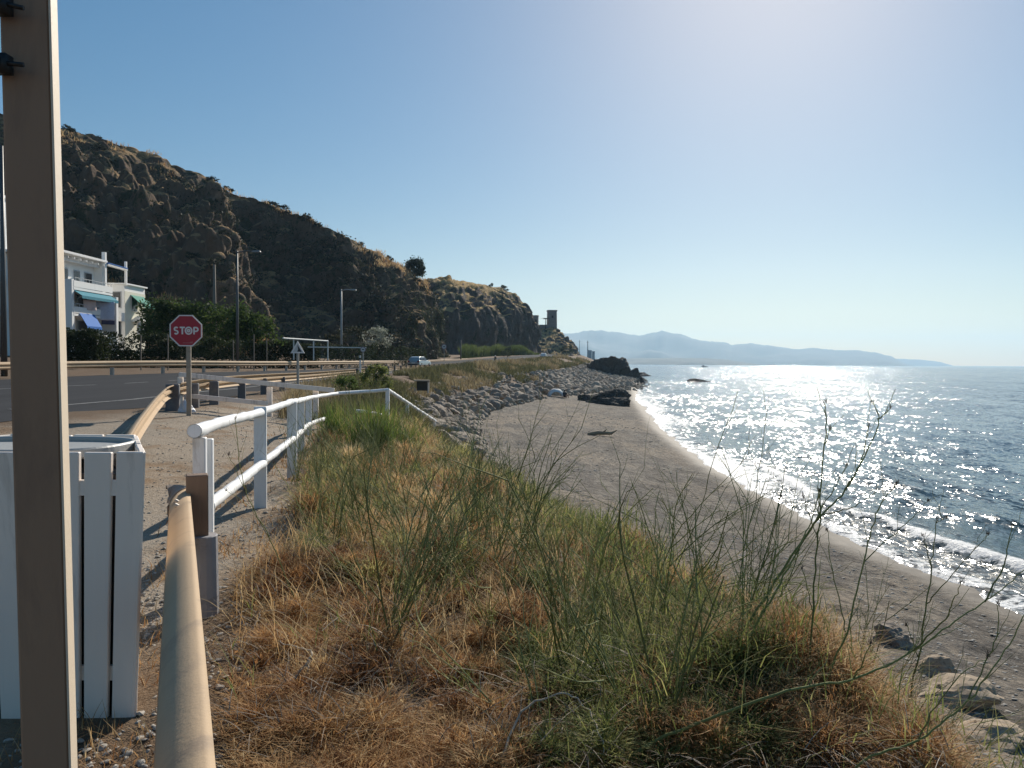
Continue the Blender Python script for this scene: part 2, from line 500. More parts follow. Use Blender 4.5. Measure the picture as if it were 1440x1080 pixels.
# ------------------------------------------------------------------ road
def interp_xy(ys, Y0, X0, Z0):
    return np.interp(ys, Y0, X0), np.interp(ys, Y0, Z0)
m, nt = new_mat('asphalt')
co = objco(nt)
a1 = noise_n(nt, mapped(nt, co, (1, 0.06, 1), (0, 0, 0.06)), 1.4, 5, 0.65)
a2 = noise_n(nt, co, 60, 3, 0.7)
c = mixc(nt, a1, (0.030, 0.031, 0.034), (0.085, 0.087, 0.092))
c = mixc(nt, mathn(nt, 'MULTIPLY', a2, 0.5), c, (0.030, 0.030, 0.030))
finish(nt, c, 0.9, a2, 0.006, 0.6, 0, 0.05)
rys = np.array(lin(-12, 60, 0.5) + lin(60, 520, 5))
rxr, rzr = interp_xy(rys, NG_Y, NG_X, NG_Z)
rxl, rzl = interp_xy(rys, XL_Y, XL_X, XL_Z)
nac = 9
V = []
for i, y in enumerate(rys):
    for k in range(nac):
        t = k / (nac - 1)
        jag = (float(fbm(np.array([y * 0.45]), np.array([k * 3.0]), 61, 3)[0]) - 0.5) * (1.6 if k == 0 else 0.0)
        V.append((rxr[i] + (rxl[i] - rxr[i]) * t - (0.45 * (1 - 2 * t)) + jag, y, rzr[i] + (rzl[i] - rzr[i]) * t + (0.035 if k else 0.012) + 0.05 * math.sin(math.pi * t)))
idr = np.arange(len(V)).reshape(len(rys), nac)
q = np.stack([idr[:-1, 1:], idr[:-1, :-1], idr[1:, :-1], idr[1:, 1:]], -1).reshape(-1, 4)
props(mesh_np('road', V, q, MATS['asphalt'], None, True), kind='structure')
simple('line_paint', (0.62, 0.61, 0.58), 0.7, 0.2, 8, 0.002, 60, dirt=(0.2, 0.2, 0.19), dirt_scale=5)
def road_line(name, t0, w, dash=None):
    V = []; Q = []
    for i in range(len(rys) - 1):
        if rys[i] < 18: continue
        if dash and (i // dash) % 2: continue
        b = len(V)
        for j in (i, i + 1):
            wid = abs(rxl[j] - rxr[j]) - 0.9
            for tt in (t0 - w / wid / 2, t0 + w / wid / 2):
                x = rxr[j] + (rxl[j] - rxr[j]) * tt - 0.45 * (1 - 2 * tt)
                V.append((x, rys[j], rzr[j] + (rzl[j] - rzr[j]) * tt + 0.041 + 0.05 * math.sin(math.pi * tt)))
        Q.append((b, b + 2, b + 3, b + 1))
    props(mesh_np(name, V, Q, MATS['line_paint']), kind='structure')

simple('worn_paint', (0.20, 0.20, 0.195), 0.8, 0.3, 8, 0.002, 60, dirt=(0.07, 0.07, 0.072), dirt_scale=5, dirt_lo=0.46)
MATS['line_paint'] = MATS['worn_paint']
road_line('road_edge_line', 0.10, 0.15)
road_line('road_centre_line', 0.52, 0.13, 4)
# ------------------------------------------------------------------ sea
sdx = np.concatenate([[-2.2, -1.2, -0.7], np.arange(-0.4, 7, 0.12), np.arange(7, 26, 0.3), np.arange(26, 60, 1.0), np.array(grow(60, 1.6, 1.22, 14000))])
sy = np.array([-200, -100, -50, -25, -12, -4, 2, 6] + lin(8, 45, 0.14) + lin(45, 100, 0.4) + lin(100, 240, 1.2) + grow(240, 3, 1.12, 9500))
DX, YY = np.meshgrid(sdx, sy)
S0 = np.interp(YY, SY, SX)
far = np.clip((YY - 216) / 200, 0, 1)
# beyond the headland the sheet also spreads to the left behind it
XX = S0 + DX - far * np.clip((60 - DX) / 62, 0, 1) * np.clip(YY - 216, 0, 9000) * 0.5
lap = (fbm(YY * 0.10 + 3, DX * 0 + 1.5, 21, 3) - 0.5) * 2.4 + (fbm(YY * 0.7, DX * 0 + 4.5, 23, 3) - 0.5) * 0.9
dsh = DX + lap                                            # distance from the wavering swash edge
def wave(x, y):
    w = 0.0
    for (lam, ang, a, ph) in ((9.0, 3.02, 0.030, 0.3), (5.3, 3.4, 0.024, 1.9), (3.1, 2.7, 0.018, 4.0), (1.9, 3.25, 0.011, 2.2), (1.3, 2.4, 0.007, 5.0), (0.9, 3.6, 0.005, 1.0)):
        k = 2 * math.pi / lam
        w = w + a * np.sin(k * (x * math.cos(ang) + y * math.sin(ang)) + ph + 2.2 * (fbm(x / lam * 0.22, y / lam * 0.22, 31, 2) - 0.5) * 6)
    return w
br = 2.4 + (fbm(YY * 0.16, DX * 0 + 9, 25, 3) - 0.5) * 2.6    # where the little breaker stands
amp = np.clip(fbm(YY * 0.09 + 11, DX * 0 + 2, 27, 2) * 2.2 - 0.55, 0, 1)
u = (dsh - br)
breaker = 0.30 * amp * np.exp(-np.where(u < 0, (u / 0.25) ** 2, (u / 1.0) ** 2)) * np.clip((260 - YY) / 120, 0, 1)
second = 0.20 * np.exp(-((dsh - 7.0 - (fbm(YY * 0.1, DX * 0 + 5, 41, 3) - 0.5) * 5) / 0.9) ** 2) * np.clip(fbm(YY * 0.07 + 4, DX * 0 + 7, 43, 2) * 2 - 0.6, 0, 1)
base = 0.035 + wave(XX, YY) * np.clip(dsh / 4, 0.05, 1) * np.clip((900 - YY) / 500, 0, 1) * 1.25
ZZ = np.where(DX < 0.25, 0.02, base + breaker + second)
ZZ = np.where(dsh < 0.0, -0.25 + np.clip(dsh + 0.5, 0, 0.5) * 0.5, ZZ)
ids = np.arange(DX.size).reshape(DX.shape)
wash = np.exp(-(np.clip(dsh - 0.3, 0, 99) / 3.2) ** 2) * np.clip(fbm(YY * 0.055 + 2, DX * 0.12 + 3, 47, 3) * 2.6 - 0.75, 0, 1) * sm((YY - 26) / 14) * sm((150 - YY) / 50) * (dsh > 0)
q = np.stack([ids[:-1, :-1], ids[:-1, 1:], ids[1:, 1:], ids[1:, :-1]], -1).reshape(-1, 4)
m, nt = new_mat('sea_water')
co = objco(nt)
shore = attr(nt, 'shore')
brk = attr(nt, 'breaker')
# choppy facets at four sizes: every facet tilts its own way, so single facets flash in the sun
nrm = None
def facets(scale, amp, sx=1.0, sy=0.5, seed=0.0):
    v = nd(nt, 'ShaderNodeTexVoronoi')
    v.inputs['Scale'].default_value = scale
    mm = nd(nt, 'ShaderNodeMapping')
    mm.inputs['Scale'].default_value = (sx, sy, 0.0)
    mm.inputs['Location'].default_value = (seed, seed * 1.7, 0)
    mm.inputs['Rotation'].default_value = (0, 0, 1.25)
    # wobble the lookup so the facets are not polygons
    nz = nd(nt, 'ShaderNodeTexNoise')
    nz.inputs['Scale'].default_value = scale * 1.1
    nz.inputs['Detail'].default_value = 2
    nt.links.new(co, nz.inputs['Vector'])
    off = nd(nt, 'ShaderNodeVectorMath', operation='SCALE')
    nt.links.new(nz.outputs['Color'], off.inputs[0])
    off.inputs['Scale'].default_value = 0.9 / scale
    add = nd(nt, 'ShaderNodeVectorMath', operation='ADD')
    nt.links.new(co, add.inputs[0]); nt.links.new(off.outputs[0], add.inputs[1])
    nt.links.new(add.outputs[0], mm.inputs[0])
    nt.links.new(mm.outputs[0], v.inputs['Vector'])
    # a bell-shaped tilt from two uniform numbers
    sub = nd(nt, 'ShaderNodeVectorMath', operation='SUBTRACT')
    nt.links.new(v.outputs['Color'], sub.inputs[0]); sub.inputs[1].default_value = (0.5, 0.5, 0.5)
    ln = nd(nt, 'ShaderNodeVectorMath', operation='MULTIPLY')
    nt.links.new(sub.outputs[0], ln.inputs[0]); ln.inputs[1].default_value = (amp, amp, 0)
    return ln.outputs[0]
def vadd(a, b):
    n = nd(nt, 'ShaderNodeVectorMath', operation='ADD')
    nt.links.new(a, n.inputs[0]); nt.links.new(b, n.inputs[1])
    return n.outputs[0]
t = facets(0.6, 0.12, seed=3.1)
t = vadd(t, facets(2.2, 0.23, seed=9.7))
t = vadd(t, facets(9.0, 0.32, seed=17.3))
t = vadd(t, facets(0.11, 0.09, seed=5.9))
geo = nd(nt, 'ShaderNodeNewGeometry')
t = vadd(t, geo.outputs['Normal'])
nn = nd(nt, 'ShaderNodeVectorMath', operation='NORMALIZE')
nt.links.new(t, nn.inputs[0])
bp = nd(nt, 'ShaderNodeBump')
bp.inputs['Strength'].default_value = 0.55
bp.inputs['Distance'].default_value = 0.12
nt.links.new(noise_n(nt, mapped(nt, co, (1.0, 0.5, 1.0), (0, 0, 1.25)), 1.6, 4, 0.6, 0.3), bp.inputs['Height'])
nt.links.new(nn.outputs[0], bp.inputs['Normal'])
deep = ramp(nt, shore, [(0.0, (0.110, 0.105, 0.090)), (0.04, (0.075, 0.090, 0.085)), (0.12, (0.030, 0.070, 0.085)), (0.5, (0.026, 0.088, 0.135)), (1.0, (0.024, 0.076, 0.128))])
wb = nd(nt, 'ShaderNodeBsdfPrincipled')
nt.links.new(deep, wb.inputs['Base Color'])
wb.inputs['Roughness'].default_value = 0.11
wb.inputs['IOR'].default_value = 1.33
wb.inputs['Specular IOR Level'].default_value = 0.40
nt.links.new(bp.outputs[0], wb.inputs['Normal'])
# foam: lace over the swash and on the breakers
f1 = noise_n(nt, co, 1.3, 6, 0.7, 0.6)
vf = nd(nt, 'ShaderNodeTexVoronoi', feature='DISTANCE_TO_EDGE')
vf.inputs['Scale'].default_value = 2.2
wv = nd(nt, 'ShaderNodeVectorMath', operation='ADD')
nz = nd(nt, 'ShaderNodeTexNoise'); nz.inputs['Scale'].default_value = 2.0; nz.inputs['Detail'].default_value = 4
nt.links.new(co, nz.inputs['Vector'])
nt.links.new(co, wv.inputs[0]); nt.links.new(nz.outputs['Color'], wv.inputs[1])
nt.links.new(wv.outputs[0], vf.inputs['Vector'])
lace = ramp(nt, vf.outputs['Distance'], [(0.02, 1.0), (0.12, 0.0)])
sw = ramp(nt, shore, [(0.0, 0.66), (0.006, 0.54), (0.02, 0.36), (0.07, 0.24), (0.14, 0.0)])
fo = mathn(nt, 'ADD', sw, mathn(nt, 'MULTIPLY', brk, 0.62))
fo = mathn(nt, 'ADD', fo, mathn(nt, 'MULTIPLY', mathn(nt, 'SUBTRACT', f1, 0.5), 1.5))
fo = mathn(nt, 'ADD', fo, mathn(nt, 'MULTIPLY', lace, 0.16))
fm = ramp(nt, fo, [(0.50, 0.0), (0.66, 1.0)])
fb = nd(nt, 'ShaderNodeBsdfPrincipled')
fb.inputs['Base Color'].default_value = (0.78, 0.79, 0.79, 1)
fb.inputs['Roughness'].default_value = 0.6
bf = nd(nt, 'ShaderNodeBump'); bf.inputs['Distance'].default_value = 0.12; bf.inputs['Strength'].default_value = 1.0
nt.links.new(noise_n(nt, co, 7, 5, 0.7), bf.inputs['Height'])
nt.links.new(bf.outputs[0], fb.inputs['Normal'])
mx = nd(nt, 'ShaderNodeMixShader')
nt.links.new(fm, mx.inputs[0]); nt.links.new(wb.outputs[0], mx.inputs[1]); nt.links.new(fb.outputs[0], mx.inputs[2])
out = nd(nt, 'ShaderNodeOutputMaterial')
nt.links.new(mx.outputs[0], out.inputs[0])
sea = mesh_np('sea', np.stack([XX, YY, ZZ], -1).reshape(-1, 3), q, m, None, True,
              {'shore': np.clip(dsh / 40.0, 0, 1).ravel(), 'breaker': np.clip(breaker / 0.24 * np.exp(-np.clip(u, 0, 9) / 0.5) * 1.0 + second / 0.2 * 0.5 + wash * 0.62, 0, 1).ravel()})
props(sea, kind='structure')
# ------------------------------------------------------------------ hills
def rock_hill_mat(name, rock_a, rock_b, grass_a, grass_b, green=0.35, sc=1.0, grass_lo=0.42, gain=1.1):
    m, nt = new_mat(name)
    co = objco(nt)
    geo = nd(nt, 'ShaderNodeNewGeometry')
    sep = nd(nt, 'ShaderNodeSeparateXYZ')
    nt.links.new(geo.outputs['Normal'], sep.inputs[0])
    n1 = noise_n(nt, co, 0.10 * sc, 7, 0.7, 0.5)
    n2 = noise_n(nt, co, 0.6 * sc, 6, 0.7)
    n3 = noise_n(nt, co, 2.5 * sc, 4, 0.7)
    st = noise_n(nt, mapped(nt, co, (1, 1, 0.25)), 0.5 * sc, 5, 0.65, 0.8)
    rock = mixc(nt, n2, rock_a, rock_b)
    rock = mixc(nt, ramp(nt, st, [(0.55, 0.0), (0.72, 0.7)]), rock, tuple(min(1, x * 1.7) for x in rock_b))
    gr = mixc(nt, n3, grass_a, grass_b)
    gm = mathn(nt, 'ADD', sep.outputs['Z'], mathn(nt, 'MULTIPLY', mathn(nt, 'SUBTRACT', n1, 0.5), gain))
    gm = mathn(nt, 'ADD', gm, mathn(nt, 'MULTIPLY', mathn(nt, 'SUBTRACT', n2, 0.5), 0.5))
    c = mixc(nt, ramp(nt, gm, [(grass_lo, 0.0), (grass_lo + 0.16, 1.0)]), rock, gr)
    sh = mathn(nt, 'ADD', noise_n(nt, co, 0.22 * sc, 6, 0.75, 0.3), mathn(nt, 'MULTIPLY', mathn(nt, 'SUBTRACT', n3, 0.5), 0.25))
    c = mixc(nt, ramp(nt, sh, [(0.56 - 0.1 * green, 0.0), (0.62 - 0.1 * green, 1.0)]), c, mixc(nt, n3, (0.020, 0.026, 0.014), (0.055, 0.062, 0.030)))
    hh = mathn(nt, 'ADD', mathn(nt, 'MULTIPLY', n2, 0.7), mathn(nt, 'MULTIPLY', n3, 0.35))
    for s_, w_ in ((0.30, 1.5), (1.1, 0.55)):
        rg = nd(nt, 'ShaderNodeTexNoise', noise_type='RIDGED_MULTIFRACTAL')
        rg.inputs['Scale'].default_value = s_ * sc
        rg.inputs['Detail'].default_value = 5
        nt.links.new(mapped(nt, co, (1, 1, 0.6), (0.2, 0.35, 0)), rg.inputs['Vector'])
        hh = mathn(nt, 'ADD', hh, mathn(nt, 'MULTIPLY', rg.outputs[0], w_ * 0.6))
    finish(nt, c, 0.95, hh, 0.95 / sc, 1.0, 0.0, 0.15)
    return m
rock_hill_mat('hill_rock', (0.058, 0.041, 0.029), (0.190, 0.130, 0.088), (0.20, 0.120, 0.058), (0.46, 0.30, 0.145), 0.18, 1.0, 0.57)
rock_hill_mat('hill_far_rock', (0.070, 0.055, 0.048), (0.140, 0.110, 0.092), (0.30, 0.19, 0.075), (0.54, 0.365, 0.155), 0.0, 0.7, 0.64, 0.35)

def catmull(P, n):
    P = np.asarray(P, float)
    seg = len(P) - 1
    t = np.linspace(0, seg, n)
    i = np.clip(np.floor(t).astype(int), 0, seg - 1)
    f = (t - i)[:, None]
    p0 = P[np.clip(i - 1, 0, seg)]; p1 = P[i]; p2 = P[i + 1]; p3 = P[np.clip(i + 2, 0, seg)]
    return 0.5 * (2 * p1 + (p2 - p0) * f + (2 * p0 - 5 * p1 + 4 * p2 - p3) * f ** 2 + (3 * p1 - p0 - 3 * p2 + p3) * f ** 3)

def hill(name, stations, mat, nu=300, nv=110, amp=3.0, freq=0.06, back=(-0.5, 0.86), back_len=90, back_drop=0.12, seed=0.0, rill=1.0):
    """stations: (base x, y, z, crest x, y, z, profile exponent)"""
    S = catmull(stations, nu)
    nb = int(nv * 0.22)
    V = np.zeros((nu, nv + nb, 3)); A = np.zeros((nu, nv + nb))
    for i in range(nu):
        b = S[i, :3]; k = S[i, 3:6]; e = S[i, 6]
        v = np.linspace(0, 1, nv)
        hz = v ** max(e, 0.3)
        V[i, :nv, 0] = b[0] + (k[0] - b[0]) * hz
        V[i, :nv, 1] = b[1] + (k[1] - b[1]) * hz
        V[i, :nv, 2] = b[2] + (k[2] - b[2]) * v
        A[i, :nv] = np.clip(v * 5, 0.12, 1) * np.clip((1.0 - v) * 4 + 0.28, 0, 1)
        w = np.linspace(0, 1, nb + 1)[1:]
        V[i, nv:, 0] = k[0] + back[0] * back_len * w
        V[i, nv:, 1] = k[1] + back[1] * back_len * w
        V[i, nv:, 2] = k[2] - back_drop * back_len * w ** 1.5
        A[i, nv:] = 0.28
    du = np.gradient(V, axis=0); dv = np.gradient(V, axis=1)
    N = np.cross(du, dv); N /= np.maximum(np.linalg.norm(N, axis=2, keepdims=True), 1e-6)
    if N[nu // 2, nv // 2, 1] > 0: N = -N
    for i in range(nu):
        for j in range(nv + nb):
            p = Vector(V[i, j]) * freq + Vector((seed, seed * 0.7, 0))
            q = Vector((p.x, p.y, p.z * 0.55))
            d = mnoise.fractal(q, 1.05, 2.1, 4) * 1.0
            rd = 1 - abs(mnoise.noise(Vector((p.x * 2.3, p.y * 2.3, p.z * 0.5 + 4)))) * 2
            d += (rd - 0.5) * 0.45 * rill
            d += (mnoise.turbulence(q * 4.2, 2, True) - 0.6) * 0.22
            # broken blocks: creases between cells, the cells drawn out down the face
            cv = Vector((q.x * 2.6, q.y * 2.6, q.z * 1.7))
            d += (min(mnoise.noise(cv, noise_basis='VORONOI_F2F1'), 0.45) - 0.2) * 0.55
            d += (min(mnoise.noise(cv * 2.7 + Vector((3, 1, 0)), noise_basis='VORONOI_F2F1'), 0.5) - 0.2) * 0.24
            V[i, j] += N[i, j] * (d * amp * A[i, j])
            # rough ledges
            V[i, j, 2] += A[i, j] * amp * 0.22 * mnoise.noise(Vector((p.x * 4, p.y * 4, p.z * 9)))
    n2 = nv + nb
    ids = np.arange(nu * n2).reshape(nu, n2)
    q = np.stack([ids[:-1, :-1], ids[1:, :-1], ids[1:, 1:], ids[:-1, 1:]], -1).reshape(-1, 4)
    o = mesh_np(name, V.reshape(-1, 3), q, mat, None, True)
    props(o, kind='structure')
    return o, V

def K(px, py, d):
    p = at(px, py, d)
    return (p.x, p.y, p.z)
BZ = 3.5
HILL_ST = [
    (-150, 40, BZ, *K(-420, 120, 170), 1.2), (-110, 70, BZ, *K(-220, 130, 165), 1.1), (-74, 98, BZ, *K(0, 150, 165), 1.0), (-60, 104, BZ, *K(62, 166, 168), 1.05),
    (-51, 106, BZ, *K(125, 182, 172), 1.15), (-43, 104, BZ, *K(185, 205, 175), 1.15), (-34, 97, BZ, *K(245, 230, 178), 1.05), (-25.5, 88, BZ, *K(300, 248, 180), 0.90),
    (-31, 106, BZ, *K(350, 270, 183), 0.50), (-33, 128, BZ, *K(405, 292, 186), 0.45), (-30, 141, BZ, *K(450, 310, 188), 0.7), (-24.5, 146, BZ, *K(490, 330, 190), 1.7),
    (-20.5, 155, BZ, *K(530, 350, 192), 2.4), (-17.2, 170, BZ, *K(562, 370, 195), 2.8), (-14.6, 186, BZ, *K(590, 391, 200), 2.6), (-14.5, 196, BZ, *K(604, 408, 206), 2.2), (-19, 210, BZ, *K(600, 412, 222), 1.5), (-30, 232, BZ, *K(560, 420, 250), 1.2)]
hill_o, HV = hill('hill', HILL_ST, MATS['hill_rock'], 659, 239, 4.4, 0.058, seed=2.3, rill=1.15)
HV = HV[::2, ::2]
CLIFF_ST = [
    (-30, 226, 5, *K(585, 392, 300), 2.0), (-17, 232, 5, *K(612, 391, 300), 5.2), (-8, 250, 5.5, *K(640, 394, 300), 5.2), (-2, 268, 6, *K(665, 397, 302), 5.2),
    (3.2, 282, 6.5, *K(690, 401, 305), 5.2), (7.5, 296, 7, *K(708, 405, 308), 5.2), (10.0, 306, 7.5, *K(722, 412, 314), 5.2), (11.6, 318, 8, *K(735, 436, 324), 2.0), (11, 330, 8, *K(741, 455, 334), 1.6), (0, 350, 8, *K(735, 450, 356), 1.4)]
cliff_o, CV2 = hill('cliff_hill', CLIFF_ST, MATS['hill_far_rock'], 190, 90, 2.6, 0.07, (-0.2, 0.97), 90, 0.05, seed=8.1, rill=1.2)
PROM_ST = [
    (0, 352, 7, *K(730, 452, 415), 1.3), (8, 356, 7.5, *K(742, 458, 415), 1.3), (15, 362, 8, *K(752, 459, 415), 1.3), (22, 367, 8.5, *K(764, 459, 416), 1.3), (28, 374, 9, *K(775, 458, 417), 1.4), (33, 384, 9, *K(784, 463, 420), 1.5), (36, 396, 9, *K(792, 474, 424), 1.7), (38, 410, 8, *K(801, 486, 428), 1.8), (38, 432, 7, *K(806, 492, 440), 1.5)]
prom_o, PV = hill('promontory', PROM_ST, MATS['hill_far_rock'], 150, 70, 2.2, 0.085, (-0.25, 0.96), 60, 0.25, seed=14.2, rill=0.8)

# far mountains across the bay and the low spit in front of them
m, nt = new_mat('mountain_rock')
finish(nt, mixc(nt, noise_n(nt, objco(nt), 0.004, 5, 0.6), (0.07, 0.075, 0.055), (0.17, 0.145, 0.11)), 1.0)
def far_range(name, prof, D, depth, seed):
    """silhouette points (px,py) -> a real ridge with slopes falling to the sea on both sides"""
    xs = np.array([p[0] for p in prof], float); ys = np.array([p[1] for p in prof], float)
    n = 170
    px = np.linspace(xs[0], xs[-1], n)
    py = np.interp(px, xs, ys) + (fbm(px * 0.12 + seed, px * 0 + 1, 5, 4) - 0.5) * 5.0 * np.clip((512 - np.interp(px, xs, ys)) / 30, 0, 1)
    rows = 15
    V = np.zeros((n, rows, 3))
    for i in range(n):
        c = at(px[i], py[i], D)
        zc = max(c.z, 1)
        for j in range(rows):
            t = (j / (rows - 1) - 0.62) / 0.62
            tt = abs(t) if t < 0 else abs(t) * 1.0
            prof_ = (1 - min(1, tt)) ** 0.85
            yo = t * depth * (1 if t < 0 else 1.2)
            rg = (mnoise.fractal(Vector((c.x / depth * 2.6 + seed, yo / depth * 2.2, seed)), 0.9, 2.1, 4)) * 0.30 * (prof_ * (1 - prof_) * 4)
            V[i, j] = (c.x * (1 + yo / D), D + yo, zc * max(0.0, prof_ + rg) - 6 + (j == 0 or j == rows - 1) * -8)
    V[:, 0:1, 2] = -20
    V[:, -1:, 2] = -20
    ids = np.arange(n * rows).reshape(n, rows)
    q = np.stack([ids[:-1, :-1], ids[1:, :-1], ids[1:, 1:], ids[:-1, 1:]], -1).reshape(-1, 4)
    props(mesh_np(name, V.reshape(-1, 3), q, MATS['mountain_rock'], None, True), kind='structure')
far_range('mountain', [(700, 470), (740, 466), (790, 466), (820, 463), (845, 462), (872, 463), (888, 468), (905, 469), (915, 464), (935, 463), (960, 470), (985, 477), (1010, 479), (1030, 483), (1060, 481), (1085, 484), (1110, 488), (1150, 489), (1190, 490), (1230, 494), (1252, 499), (1266, 507), (1278, 512), (1300, 516)], 7800, 1800, 3.3)
far_range('far_mountain', [(1150, 516), (1180, 505), (1240, 503), (1270, 503.5), (1300, 505), (1322, 508), (1335, 512), (1350, 516)], 9300, 900, 7.7)
far_range('low_spit', [(780, 506), (830, 503), (900, 502), (940, 501.5), (1000, 502), (1025, 504), (1040, 507), (1060, 509.5), (1075, 513)], 4300, 500, 11.1)

# ------------------------------------------------------------------ haze over the bay
_hm = bpy.data.materials.new('haze_air'); _hm.use_nodes = True
_hn = _hm.node_tree; _hn.nodes.clear()
_pv = _hn.nodes.new('ShaderNodeVolumePrincipled')
_pv.inputs['Color'].default_value = (0.50, 0.76, 1.0, 1)
_pv.inputs['Density'].default_value = 0.00009
_pv.inputs['Anisotropy'].default_value = 0.35
_ho = _hn.nodes.new('ShaderNodeOutputMaterial')
_hn.links.new(_pv.outputs[0], _ho.inputs['Volume'])
hz = MB().box((1500, 3500, 192), (17000, 15000, 484)).build('haze', _hm)
props(hz, kind='stuff')
# ------------------------------------------------------------------ paints and materials of built things
simple('beige_steel', (0.50, 0.365, 0.235), 0.75, 0.08, 5, 0.0015, 90, dirt=(0.36, 0.27, 0.19), dirt_scale=4, stretch=(1, 1, 0.3), dirt_lo=0.54, spec=0.2)
simple('post_steel', (0.31, 0.19, 0.12), 0.7, 0.10, 9, 0.0012, 120, dirt=(0.20, 0.125, 0.085), dirt_scale=7, stretch=(1, 1, 0.22), dirt_lo=0.52)
simple('black_rubber', (0.012, 0.012, 0.013), 0.55, 0.2, 8)
simple('brown_timber', (0.20, 0.135, 0.095), 0.8, 0.25, 14, 0.003, 60, stretch=(1, 1, 0.12))
simple('grey_sleeve', (0.30, 0.29, 0.30), 0.75, 0.12, 9, 0.003, 60, dirt=(0.18, 0.16, 0.15), dirt_scale=5)
simple('grey_post', (0.13, 0.128, 0.135), 0.75, 0.2, 9, 0.003, 50, dirt=(0.22, 0.20, 0.18), dirt_scale=6)
simple('white_timber', (0.80, 0.80, 0.80), 0.6, 0.05, 6, 0.004, 34, stretch=(1, 1, 0.25), dirt=(0.46, 0.41, 0.35), dirt_scale=7, dirt_lo=0.58)
simple('white_slat', (0.88, 0.78, 0.69), 0.6, 0.05, 7, 0.003, 30, stretch=(1, 1, 0.10), dirt=(0.46, 0.39, 0.33), dirt_scale=6, dirt_lo=0.55)
simple('bin_liner', (0.37, 0.37, 0.35), 0.5, 0.15, 5)
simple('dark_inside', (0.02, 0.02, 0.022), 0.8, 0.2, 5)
simple('galvanised', (0.36, 0.34, 0.31), 0.5, 0.12, 20, 0.001, 90, metal=0.3, dirt=(0.26, 0.22, 0.18), dirt_scale=6, stretch=(1, 1, 0.3))
simple('sign_red', (0.36, 0.010, 0.030), 0.45, 0.12, 6, 0.0, dirt=(0.30, 0.03, 0.035), dirt_scale=4)
simple('sign_white', (0.72, 0.70, 0.69), 0.5, 0.06, 8, 0.0)
simple('sign_black', (0.015, 0.015, 0.017), 0.5, 0.1, 8, 0.0)
simple('sign_pale', (0.52, 0.53, 0.53), 0.5, 0.08, 8, 0.0)
simple('dark_lamp', (0.10, 0.10, 0.10), 0.5, 0.15, 8, metal=0.4)
simple('grey_lamp', (0.30, 0.31, 0.31), 0.5, 0.15, 8, metal=0.3)
simple('pole_wood', (0.20, 0.165, 0.13), 0.85, 0.2, 8)
simple('white_pipe', (0.62, 0.63, 0.60), 0.5, 0.1, 6)
simple('concrete', (0.36, 0.33, 0.29), 0.85, 0.2, 4, 0.01, 14, dirt=(0.20, 0.17, 0.14), dirt_scale=2)

# ------------------------------------------------------------------ steel guardrails
WPROF = [(-0.012, 0.285), (-0.016, 0.308), (0.004, 0.313), (0.026, 0.306), (0.052, 0.290), (0.076, 0.266), (0.093, 0.238), (0.098, 0.212), (0.030, 0.178), (0.030, 0.134), (0.095, 0.090), (0.090, 0.050), (0.03, 0.0),
         (0.024, 0.006), (0.080, 0.054), (0.085, 0.086), (0.020, 0.130), (0.020, 0.182), (0.088, 0.212), (0.084, 0.232), (0.068, 0.258), (0.046, 0.280), (0.022, 0.296), (0.004, 0.303)]
def sweep_w(mb, path, side, prof=WPROF, sc=1.0):
    """sweep the W section along path (top edge points); side=+1 bulges to the left of the walking direction"""
    P = [Vector(p) for p in path]
    n = len(prof); vs = []; fs = []
    for i, p in enumerate(P):
        d = P[min(i + 1, len(P) - 1)] - P[max(i - 1, 0)]
        d.z = 0; d.normalize()
        nrm = Vector((-d.y, d.x, 0)) * side
        for (o, h) in prof:
            vs.append(p + nrm * (o * sc) + Vector((0, 0, (h - 0.312) * sc)))
    for i in range(len(P) - 1):
        for k in range(n):
            k2 = (k + 1) % n
            fs.append((i * n + k, i * n + k2, (i + 1) * n + k2, (i + 1) * n + k))
    fs.append(tuple(range(n))); fs.append(tuple((len(P) - 1) * n + k for k in range(n)))
    return mb.add(vs, fs)
def resample(pts, d):
    P = catmull([tuple(p) for p in pts], 400)
    L = np.concatenate([[0], np.cumsum(np.linalg.norm(np.diff(P, axis=0), axis=1))])
    n = max(2, int(round(L[-1] / d)) + 1)
    t = np.linspace(0, L[-1], n)
    return [Vector((np.interp(x, L, P[:, 0]), np.interp(x, L, P[:, 1]), np.interp(x, L, P[:, 2]))) for x in t]

# the rail that runs right under the camera and ends beside the path
zt = EYE - 0.86
e1 = at(263, 690, 5.05); e1.z = zt
dirv = Vector((e1.x - 0.10, e1.y + 0.10, 0)).normalized()
p0 = e1 - dirv * 7.4
t = thing('guardrail', 'beige steel guardrail seen from above along the bottom left, ending at the brown timber post', 'guardrail', (e1.x, e1.y, gz(e1.x, e1.y)))
mb = MB()
nl = Vector((-dirv.y, dirv.x, 0))
sweep_w(mb, [p0, p0 + dirv * 2.5, p0 + dirv * 5, e1 + dirv * -0.6, e1], 1, sc=1.12)
o = mb.build('rail', MATS['beige_steel'], t)
o.data.polygons.foreach_set('use_smooth', np.ones(len(o.data.polygons), dtype=bool))
